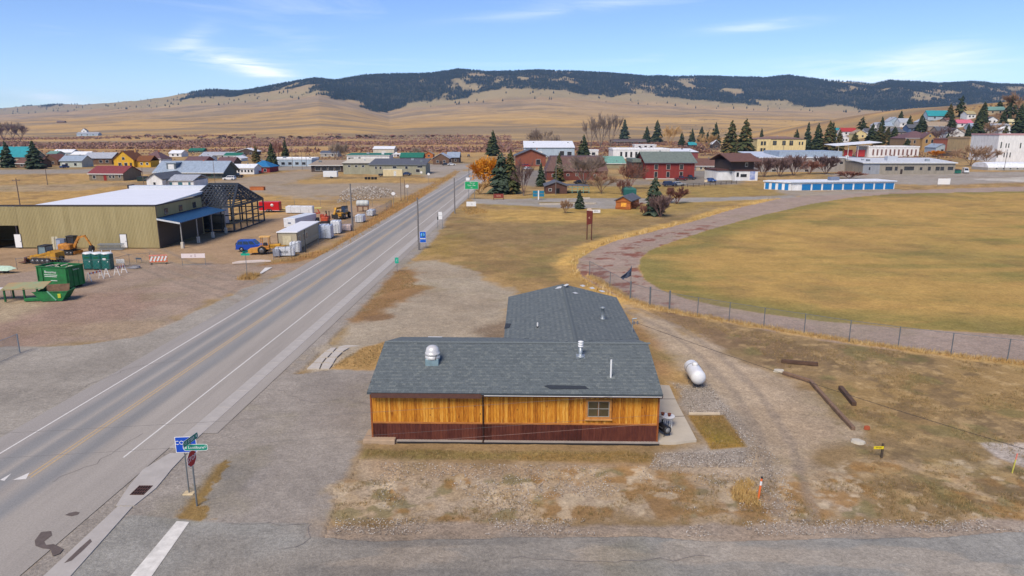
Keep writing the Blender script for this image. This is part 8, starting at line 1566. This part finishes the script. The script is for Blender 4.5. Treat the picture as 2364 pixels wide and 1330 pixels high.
p = along(FENCE_PX, 2600, 0.6, 0.0, 13); mass('fence_grass', 'dry straw grass growing along the chain-link fence', p, np.random.RandomState(2).uniform(0.12, 0.42, len(p)), straw, 5, 'grass', upright=True, seed=10)
def inside(pxs, n, seed, thr=None, sc=3.0):
    r_ = np.random.RandomState(seed); P = wpoly(pxs); lo, hi = P.min(0), P.max(0); q = r_.rand(n * 3, 2) * (hi - lo) + lo; q = q[sdf(P, q[:, 0], q[:, 1]) > 0]
    if thr is not None: q = q[fbm(q[:, 0], q[:, 1], sc, 3, seed) > thr]
    q = q[:n]; return np.column_stack([q, np.full(len(q), -0.06)])
p = inside([(1690, 1150), (1700, 1110), (1730, 1105), (1745, 1130), (1755, 1165), (1720, 1165)], 260, 21); mass('straw_clump', 'clump of golden straw grass beside the orange delineator post', p, np.full(len(p), 0.24), straw[:2], 5, 'grass', upright=True, seed=11)
dryg = [mat('dry_blades_%d' % i, cc, 0.95, 0.25, 2, spec=0.1) for i, cc in enumerate((c(166, 138, 94), c(144, 120, 82), c(126, 116, 74), c(188, 160, 114)))]
ps = [inside([(1640, 750), (2364, 850), (2500, 900), (2500, 1200), (2060, 1195), (1980, 1000), (1890, 890)], 9000, 31, 0.47, 2.0), inside([(775, 1110), (1500, 1085), (1740, 1100), (2364, 1120), (2364, 1212), (770, 1208)], 4200, 32, 0.52, 1.2), inside([(843, 1036), (1510, 1042), (1505, 1066), (840, 1056)], 1500, 33), inside([(1592, 960), (1666, 960), (1724, 1029), (1640, 1034)], 700, 34), inside([(398, 1195), (430, 1130), (470, 1085), (525, 1060), (490, 1125), (482, 1198)], 420, 35), inside([(768, 846), (792, 824), (842, 802), (888, 792), (872, 848)], 900, 36), inside([(815, 735), (850, 690), (912, 626), (945, 626), (960, 660), (900, 700)], 1500, 37, 0.42), inside([(1480, 705), (1900, 800), (1900, 850), (1620, 790)], 1500, 38, 0.5)]
p = np.concatenate(ps); mass('rough_grass', 'short dry grass and weeds around the wood-sided building', p, np.random.RandomState(5).uniform(0.05, 0.16, len(p)), dryg, 5, 'grass', upright=True, seed=12)
p = np.concatenate([inside([(600, 612), (690, 592), (760, 574), (905, 472), (1000, 424), (1050, 394), (1062, 396), (1000, 436), (900, 503), (800, 568), (740, 590)], 3500, 41), inside([(545, 645), (572, 632), (600, 634), (588, 645)], 200, 42), inside([(1060, 480), (1100, 478), (1130, 490), (1080, 495)], 400, 43)]); mass('bank_grass', 'dry orange-brown grass on the bank left of the highway', p, np.random.RandomState(6).uniform(0.25, 0.6, len(p)), [straw[1], straw[3], dryg[0]], 4, 'grass', upright=True, seed=13)
# pebbles
def pebbles(name, label, p, lo, hi, mats, seed):
    r_ = np.random.RandomState(seed); n = len(p); s_ = r_.uniform(lo, hi, n); base = np.array([[1, 0, 0], [-.5, .87, 0], [-.5, -.87, 0], [0, 0, .7], [0, 0, -.7]]); V = p[:, None, :] + (base[None] * r_.uniform(0.7, 1.3, (n, 5, 1))) * s_[:, None, None]; F = np.array([[0, 1, 3], [1, 2, 3], [2, 0, 3], [1, 0, 4], [2, 1, 4], [0, 2, 4]]); Fa = (np.arange(n)[:, None, None] * 5 + F[None]).reshape(-1, 3)
    me = bpy.data.meshes.new(name); me.from_pydata(V.reshape(-1, 3).tolist(), [], Fa.tolist())
    for m in mats: me.materials.append(m)
    me.polygons.foreach_set('material_index', np.repeat(r_.randint(0, len(mats), n), 6).astype(np.int32)); me.update(); o = bpy.data.objects.new(name, me); col.objects.link(o); o['kind'] = 'stuff'; tag(o, label, 'gravel')
peb = [mat('pebble_%d' % i, cc, 0.9, 0.2, 5) for i, cc in enumerate((c(188, 178, 164), c(160, 148, 134), c(130, 118, 106), c(216, 208, 196)))]
p = np.concatenate([inside([(1512, 1045), (1720, 1040), (1750, 1045), (1730, 1078), (1500, 1078)], 1600, 51), inside([(1550, 885), (1640, 888), (1690, 955), (1735, 1030), (1672, 958), (1590, 950)], 1300, 52), inside([(775, 1195), (2364, 1200), (2364, 1225), (1650, 1238), (770, 1232)], 2600, 53, 0.45), inside([(880, 1066), (1500, 1076), (1740, 1090), (1740, 1180), (800, 1180)], 2600, 54, 0.48), inside([(1640, 900), (1800, 1060), (1850, 1190), (1760, 1190), (1720, 1040)], 1200, 55)]); p[:, 2] = -0.01
pebbles('loose_gravel', 'loose pebbles scattered over the verge and the driveway', p, 0.012, 0.045, peb, 14)
p = inside([(775, 468), (800, 432), (850, 428), (905, 440), (920, 452), (880, 458)], 1400, 61); cxy = p[:, :2].mean(0); dd = np.linalg.norm((p[:, :2] - cxy) / np.array([12, 26]), axis=1); p[:, 2] = 1.1 * np.clip(1 - dd, 0, 1) - 0.1
pebbles('rubble_pile', 'low grey heap of rubble in the field beyond the yard', p, 0.08, 0.28, peb, 15)
# ================================================================ parked vehicles in town
cw = lambda: carp('white', c(230, 232, 232)); cd_ = lambda: carp('dark', c(44, 46, 52)); cs_ = lambda: carp('silver', c(160, 166, 172))
for a in [('small blue pickup in front of the grey-blue metal shed', 149, 388, 80, carp('mid_blue', c(40, 84, 140)), 'pickup'), ('white long off-road car parked right of the clubhouse', 530, 416, 178, cw(), 'suv'), ('dark pickup just behind the white off-road car', 548, 410, 160, cd_(), 'pickup'), ('left dark car under the clubhouse front', 447, 419, 170, cd_(), 'sedan'), ('right dark car under the clubhouse front', 464, 419, 175, carp('charcoal', c(60, 64, 70)), 'sedan'), ('white car on the street right of the red pavilion', 616, 397, 20, cw(), 'suv'), ('dark car beyond the white one on the street', 627, 393, 30, cd_(), 'sedan'), ('bright red car before the blue-roofed pavilion', 596, 400, 5, carp('red', c(180, 30, 36)), 'sedan'), ('dark pickup left of the cream container', 887, 407, 10, cd_(), 'pickup'), ('dark blue car right of the cream container', 937, 405, 170, carp('navy', c(50, 70, 110)), 'sedan'), ('white car parked by the brick hall', 1218, 392, 40, cw(), 'sedan'), ('red vehicle behind the white car at the brick hall', 1216, 386, 30, carp('red', c(180, 30, 36)), 'suv'), ('dark car beside the visitor hut carport', 1340, 425, 10, cd_(), 'sedan'), ('dark blue car in the hotel car park nearest the fence', 1546, 430, 6, carp('dark_blue', c(40, 52, 84)), 'suv'), ('silver car right behind the dark blue one at the hotel', 1566, 429, 8, cs_(), 'sedan'), ('dark red pickup under the hotel windows', 1572, 417, 4, carp('maroon', c(96, 28, 34)), 'pickup'), ('black pickup at the right corner of the hotel', 1592, 415, 4, cd_(), 'pickup'), ('silver car behind the red hotel', 1608, 393, -60, cs_(), 'suv'), ('blue car parked left of the restaurant', 1641, 420, -70, carp('steel_blue', c(60, 104, 170)), 'sedan'), ('lighter blue pickup behind the blue car at the restaurant', 1650, 413, -75, carp('light_blue', c(84, 124, 180)), 'pickup'), ('white van parked right of the clinic', 2228, 400, -110, cw(), 'van'), ('white delivery van left of the clinic', 1945, 396, 80, cw(), 'van'), ('dark vehicle alone at the bend of the highway', 1082, 362, 90, cd_(), 'suv'), ('dark car parked by the log houses', 1030, 382, 10, cd_(), 'sedan'), ('white car beside the dark one at the log houses', 1042, 382, 20, cw(), 'sedan')]: car(*a, group='cars parked in town')
def boxtrailer(name, label, px, py, ln, w_, h_, m, deg, cat='trailer'):
    P, _ = W(px, py); t = thing(name, label, cat, tuple(P), R(deg)); MB().cbox(0, 0, 0.5 + h_ / 2, ln, w_, h_, 0.08).build('box', m, t)
    for s_ in (-1, 1): wheel(t, -0.3, s_ * (w_ / 2 - 0.05), 0.36, 0.22)
    MB().tube((ln / 2, 0, 0.5), (ln / 2 + 1.4, 0, 0.5), 0.06).build('drawbar', mach_blk, t); return t
boxtrailer('box_trailer', 'white box trailer on the grass before the brown porch building', 764, 411, 5.5, 2.2, 2.2, cw(), 180); 
P, _ = W(908, 407); t = thing('storage_container', 'cream storage container before the long sage-grey building', 'container', tuple(P), R(2)); MB().cbox(0, 0, 1.4, 8.0, 2.4, 2.7, 0.06).build('box', wallm('container_cream', c(222, 204, 160)), t); MB().bx(-3.9, -1.25, 2.78, 3.9, 1.25, 2.9).build('roof', roofm('container_roof', c(240, 232, 206)), t); dr = MB().bx(0.4, -1.24, 0.2, 1.4, -1.21, 2.2).build('door', doorw, t); MB().bx(1.2, -1.28, 1.1, 1.3, -1.245, 1.3).build('handle', mach_blk, dr)
for px, lab in ((845, 'left black stack of tyres on the grass near the sage buildings'), (860, 'right smaller black stack of tyres near the sage buildings')):
    P, _ = W(px, 414); t = thing('tyre_stack', lab, 'tyres', tuple(P), 0, 'tyre stacks')
    for k in range(4): MB().lathe([(0.3, 0), (0.5, 0), (0.55, 0.1), (0.5, 0.2), (0.3, 0.2)], 12, (0, 0, 0.22 * k)).build('tyre', tyre, t); MB().lathe([(0.3, 0), (0.5, 0), (0.55, 0.1), (0.5, 0.2), (0.3, 0.2)], 12, (1.2, 0, 0.22 * k)).build('tyre', tyre, t)
P, _ = W(330, 418); t = thing('refuse_bins', 'dark green refuse container left of the white farmhouse', 'container', tuple(P)); MB().cbox(0, 0, 0.8, 3.6, 1.6, 1.6, 0.08).build('body', wallm('bin_green', c(34, 52, 48)), t); MB().box(0, 0, 1.65, 3.6, 1.7, 0.08, 0, R(6)).build('lid', mach_blk, t)
P, _ = W(595, 439); t = thing('planter_box', 'orange-brown wooden crate on the ground beyond the steel skeleton', 'crate', tuple(P)); MB().cbox(0, 0, 0.55, 4.4, 1.6, 1.1, 0.05).build('body', wallm('crate_orange', c(188, 108, 58)), t); MB().bx(-2.25, -0.85, 1.0, 2.25, -0.79, 1.15).build('rim', mat('crate_rim', c(140, 80, 44), 0.8), t)
P, _ = W(2206, 401); t = thing('refuse_bin', 'green refuse bin beside the white van at the clinic', 'bin', tuple(P)); MB().prof_x([(-0.8, 0.2), (0.8, 0.2), (1.0, 1.8), (-1.0, 1.5)], -1.8, 1.8).build('body', wallm('bin_teal', c(40, 112, 96)), t); MB().box(0, 0, 1.72, 3.7, 2.1, 0.1, 0, R(8)).build('lid', mach_blk, t)
# ================================================================ poles
pole_m = mat('pole_wood', c(120, 104, 92), 0.9, 0.2, 3); pole_g = mat('pole_grey', c(122, 118, 116), 0.7, 0.15, 3)
def pole(label, px, py, top, m=pole_m, r_=0.14, arm=False, lean=0, lamp=False):
    P, m_ = W(px, py); Y = P.y; h = at_y(px, top, Y).z - P.z; t = thing('utility_pole', label, 'pole', tuple(P), 0, 'poles'); t.rotation_euler = (0, R(lean), 0)
    MB().tube((0, 0, -0.2), (0, 0, h), r_, r_ * 0.7, n=10).build('shaft', m, t)
    if arm: MB().bx(-0.9, -0.08, h - 0.6, 0.9, 0.04, h - 0.45).build('crossarm', m, t); [MB().tube((x, 0, h - 0.45), (x, 0, h - 0.25), 0.05, n=6).build('insulator', post_grey, t) for x in (-0.8, 0.8)]
    if lamp: MB().tube((0, 0, h - 3.4), (-0.5, 0, h - 3.3), 0.03).build('bracket', m, t)
    return t
for a in [('tall wooden pole with crossarm behind the metal building', 48, 485, 412, pole_m, 0.14, True), ('wooden pole in the field left of the red-roofed shed', 110, 427, 388), ('thin pole left of the white farmhouse', 333, 436, 386, pole_m, 0.1), ('thin pole at the right end of the clubhouse', 497, 427, 372, pole_m, 0.1), ('tall grey pole at the yard fence by the highway', 814, 532, 424, pole_g, 0.17), ('tall grey pole beside the blue roadside sign', 967, 577, 456, pole_g, 0.15, False, 0, True), ('tall grey pole farther along the right roadside', 1050, 492, 411, pole_g, 0.15), ('far roadside pole by the green highway sign', 1083, 432, 384, pole_g, 0.13), ('left of two thin poles on the bank left of the highway', 926, 466, 408, pole_m, 0.09), ('right of two thin poles on the bank left of the highway', 935, 462, 414, pole_m, 0.09), ('pole in front of the blue-roofed pavilion', 676, 388, 338, pole_m, 0.12, True), ('second pole near the pale blue shop', 708, 386, 344, pole_m, 0.12, True), ('pole in front of the visitor hut', 1283, 449, 362, pole_g, 0.11), ('thin pole in front of the cream school', 1805, 384, 318, pole_g, 0.12), ('pole before the tall white building', 2318, 394, 345, pole_g, 0.14), ('pole left of the clinic', 1953, 398, 360, pole_g, 0.11), ('pole near the porch building', 698, 392, 350, pole_m, 0.1), ('lone mast on the skyline field left of the hill', 2100, 245, 214, pole_g, 0.5)]: pole(*a)
# ================================================================ roadside signs
t = framed_sign('service_sign', 'blue roadside sign with pale emblem and white bar beside the tall grey pole', 977, 573, 1.0, 1.75, 0.9, mat('service_blue', c(30, 104, 214), 0.5), 0, None, frame=False, brd=signwhite); eb = mat('emblem_blue', c(110, 196, 250), 0.5)
MB().lathe([(0.14, 0), (0.32, 0), (0.32, 0.012), (0.14, 0.012)], 14, (0, -0.045, 2.12), 'Y').build('emblem', eb, t); MB().bx(-0.06, -0.045, 1.8, 0.06, -0.032, 2.45).build('emblem', eb, t); MB().bx(-0.42, -0.045, 1.44, 0.42, -0.032, 1.60).build('bar', signwhite, t)
P, m_ = W(1016, 528); t = thing('speed_sign', 'white speed limit sign on two posts along the right roadside', 'sign', tuple(P))
for x in (-0.45, 0.45): MB().tube((x, 0, -0.1), (x, 0, 3.0), 0.04, n=6).build('post', post_grey, t)
s_ = sheet_sign('plate', 0.8, 1.5, signwhite, t, (0.1, -0.05, 2.5), 0, mach_blk, 0.03); MB().bx(-0.35, -0.013, -0.02, 0.35, -0.009, 0.02).build('divider', post_grey, s_); MB().bx(-0.5, -0.1, 1.7, -0.3, -0.02, 2.3).build('flasher_box', mach_blk, t)
P, m_ = W(1089, 460); t = thing('highway_sign', 'large green highway sign with white lettering on two posts', 'sign', tuple(P)); hs_ = at_y(1089, 428, P.y).z
for x in (-0.8, 0.8): MB().tube((x, 0, -0.1), (x, 0, hs_ + 1.2), 0.07, n=6).build('post', post_grey, t)
s_ = sheet_sign('plate', 3.7, 2.1, mat('highway_green', c(10, 160, 92), 0.5), t, (0, -0.09, hs_), 0, signwhite, 0.06)
for tx, dz in (('To no', 0.6), ('Tade  Mar', 0.0), ('nn', -0.6)): text(tx, 0.55, signwhite, s_, (0 if dz < 0.5 else 0.2, -0.012, dz))
MB().bx(-1.5, -0.12, hs_ + 1.3, -0.5, -0.08, hs_ + 2.1).build('top_plate', signwhite, t)
framed_sign('entry_board', 'small white board with dark mark below the green highway sign', 1088, 481, 2.3, 1.1, 0.5, signwhite, 0, ['  o'], mach_blk, 0.5, frame=False)
P, m_ = W(917, 627); t = thing('marker_sign', 'small upright teal marker sign at the lot corner', 'sign', tuple(P)); MB().tube((0, 0, -0.1), (0, 0, 1.9), 0.03, n=6).build('post', post_grey, t); s_ = sheet_sign('plate', 0.48, 0.78, mat('marker_teal', c(20, 170, 140), 0.5), t, (0, -0.05, 1.5), 0, None, rad=0.08); text('C', 0.3, signwhite, s_, (0, -0.012, 0))
P, m_ = W(571, 639); t = thing('street_sign', 'teal street name plates on a tall post at the yard entrance', 'sign', tuple(P)); MB().tube((0, 0, -0.1), (0, 0, 3.2), 0.04, n=8).build('post', post_grey, t); sheet_sign('street_name_plate', 1.1, 0.3, mat('marker_teal', c(20, 170, 140), 0.5), t, (0, -0.05, 2.9), R(5), None, rad=0.08); sheet_sign('street_name_plate', 1.0, 0.3, mat('marker_teal', c(20, 170, 140), 0.5), t, (0, 0, 3.22), R(70), None, rad=0.08)
for px, py, top, lab in ((909, 478, 447, 'white road sign back at the fence corner by the highway'), (973, 412, 398, 'white round sign on the grass before the long sage building'), (941, 464, 430, 'white tilted sign on the bank left of the highway'), (990, 425, 402, 'small white sign post at the far street corner')):
    P, m_ = W(px, py); h = at_y(px, top, P.y).z; t = thing('road_sign', lab, 'sign', tuple(P), 0, 'far road signs'); MB().tube((0, 0, -0.1), (0, 0, h), 0.04, n=6).build('post', post_grey, t); MB().prof_y([(x * 1.1, z + h) for x, z in octa(0.44)], -0.05, -0.03).build('plate', signwhite, t)
P, m_ = W(1151, 461); t = thing('park_sign', 'red-brown carved wooden sign on the lawn by the evergreens', 'sign', tuple(P)); MB().cbox(0, 0, 1.0, 2.8, 0.25, 1.1, 0.08).build('board', wallm('sign_redwood', c(136, 58, 46)), t); [MB().bx(x - 0.12, -0.12, 0, x + 0.12, 0.12, 1.7).build('post', brn, t) for x in (-1.3, 1.3)]; text('NOR', 0.55, mat('carved_pale', c(214, 170, 140), 0.7), t, (0, -0.14, 1.0))
P, m_ = W(1243, 461); t = thing('info_board', 'blue-green information board with white centre post by the park road', 'sign', tuple(P)); hz_ = at_y(1243, 448, P.y).z
MB().bx(-0.15, -0.15, 0, 0.15, -0.05, hz_ + 1.0).build('centre_post', whitep, t); [MB().bx(s_ * 1.5 - 0.05, 0, 0, s_ * 1.5 + 0.05, 0.1, hz_ + 0.9).build('post', mat('board_green', c(110, 160, 90), 0.7), t) for s_ in (-1, 1)]
for s_ in (-1, 1): 
    for k in range(2): MB().bx(s_ * 0.85 - 0.65, -0.04, hz_ - 0.7 + k * 0.85, s_ * 0.85 + 0.65, 0.0, hz_ + 0.05 + k * 0.85).build('board', mat('board_teal', c(30, 120, 150), 0.5), t)
# brown banner sign
P, m_ = W(1360, 553); t = thing('banner_sign', 'tall rust-brown slanted banner sign on two posts at the track bend', 'sign', tuple(P), R(-30)); rust = wallm('banner_rust', c(104, 44, 34)); zt, zb = at_y(1360, 487, P.y).z, at_y(1360, 518, P.y).z
for x in (-0.42, 0.42): MB().bx(x - 0.07, -0.07, -0.1, x + 0.07, 0.07, zb + 0.3).build('post', mat('post_rust', c(92, 50, 40), 0.8), t)
MB().prof_y([(-0.5, zb - 0.15), (0.5, zb + 0.15), (0.56, zt), (-0.56, zt + 0.05)], -0.09, -0.075 + 0.15).build('board', rust, t); MB().prof_y([(-0.56, zt + 0.05), (0.56, zt + 0.0), (0.3, zt + 0.38), (-0.05, zt + 0.5), (-0.4, zt + 0.4)], -0.08, 0.06).build('crest', wallm('crest_pale', c(214, 190, 170)), t)
text('IR', 0.42, mat('carved_pale', c(214, 170, 140), 0.7), t, (0, -0.10, (zt + zb) / 2), (R(90), R(-90), 0))
framed_sign('lawn_sign', 'low white sign with black lettering on the lawn behind the banner sign', 1376, 494, 1.9, 0.7, 0.25, signwhite, 6, ['SDVi'], mach_blk, 0.5, frame=False)
framed_sign('white_board_sign', 'white two-panel board beside the far street right of the storage units', 2178, 430, 4.2, 2.0, 0.6, signwhite, 0, None, frame=False, brd=mat('sign_grey', c(190, 196, 204), 0.5)); framed_sign('parking_sign', 'small cream parking sign at the hotel car park fence', 1629, 428, 1.0, 0.9, 1.1, wallm('sign_cream', c(226, 206, 170)), 0, None, frame=False)
# low pole barriers and benches at the park road
for (a, b, lab) in (((1245, 473), (1310, 472), 'left low log barrier on the park road island'), ((1314, 472), (1375, 471), 'right low log barrier on the park road island'), ((1310, 462), (1322, 461), 'left white picnic slab beyond the park road'), ((1345, 459), (1362, 459), 'right white picnic slab beyond the park road')): beam('log_barrier' if 'log' in lab else 'picnic_slab', lab, a, b, 0.4, 0.4, mat('barrier_pale', c(196, 184, 166), 0.9, 0.15), 'barrier')
# hotel lawn rail fence
A, B = at_z(1560, 434, 0), at_z(1700, 424, 0); d = B - A; t = thing('rail_fence', 'low post-and-rail fence below the hotel car park', 'fence', tuple(A), math.atan2(d.y, d.x))
for k in range(12): MB().bx(k * d.length / 11 - 0.06, -0.06, 0, k * d.length / 11 + 0.06, 0.06, 1.1).build('post', drk, t)
for z in (0.45, 0.95): MB().bx(0, -0.09, z - 0.05, d.length, -0.065, z + 0.05).build('rail', drk, t)
# white round bird of the yard: long beam and pallets behind the bundle
beam('steel_beam', 'long yellow-white beam lying behind the white bundle', (655, 484), (742, 481), 0.3, 0.3, mat('beam_pale', c(220, 210, 130), 0.6), 'beam')
# ================================================================ air
hz = MB().bx(-24000, -300, min(GROUND_LOW, -1) - 3, 24000, 13500, 640).build('haze', bpy.data.materials.new('air')); hz['kind'] = 'stuff'
m = hz.data.materials[0]; m.use_nodes = True; N = m.node_tree.nodes; L = m.node_tree.links; N.remove(N['Principled BSDF'])
pv = N.new('ShaderNodeVolumePrincipled'); pv.inputs['Color'].default_value = (0.40, 0.62, 1.0, 1); pv.inputs['Density'].default_value = 0.000042; pv.inputs['Anisotropy'].default_value = 0.0
L.new(pv.outputs[0], N['Material Output'].inputs['Volume'])
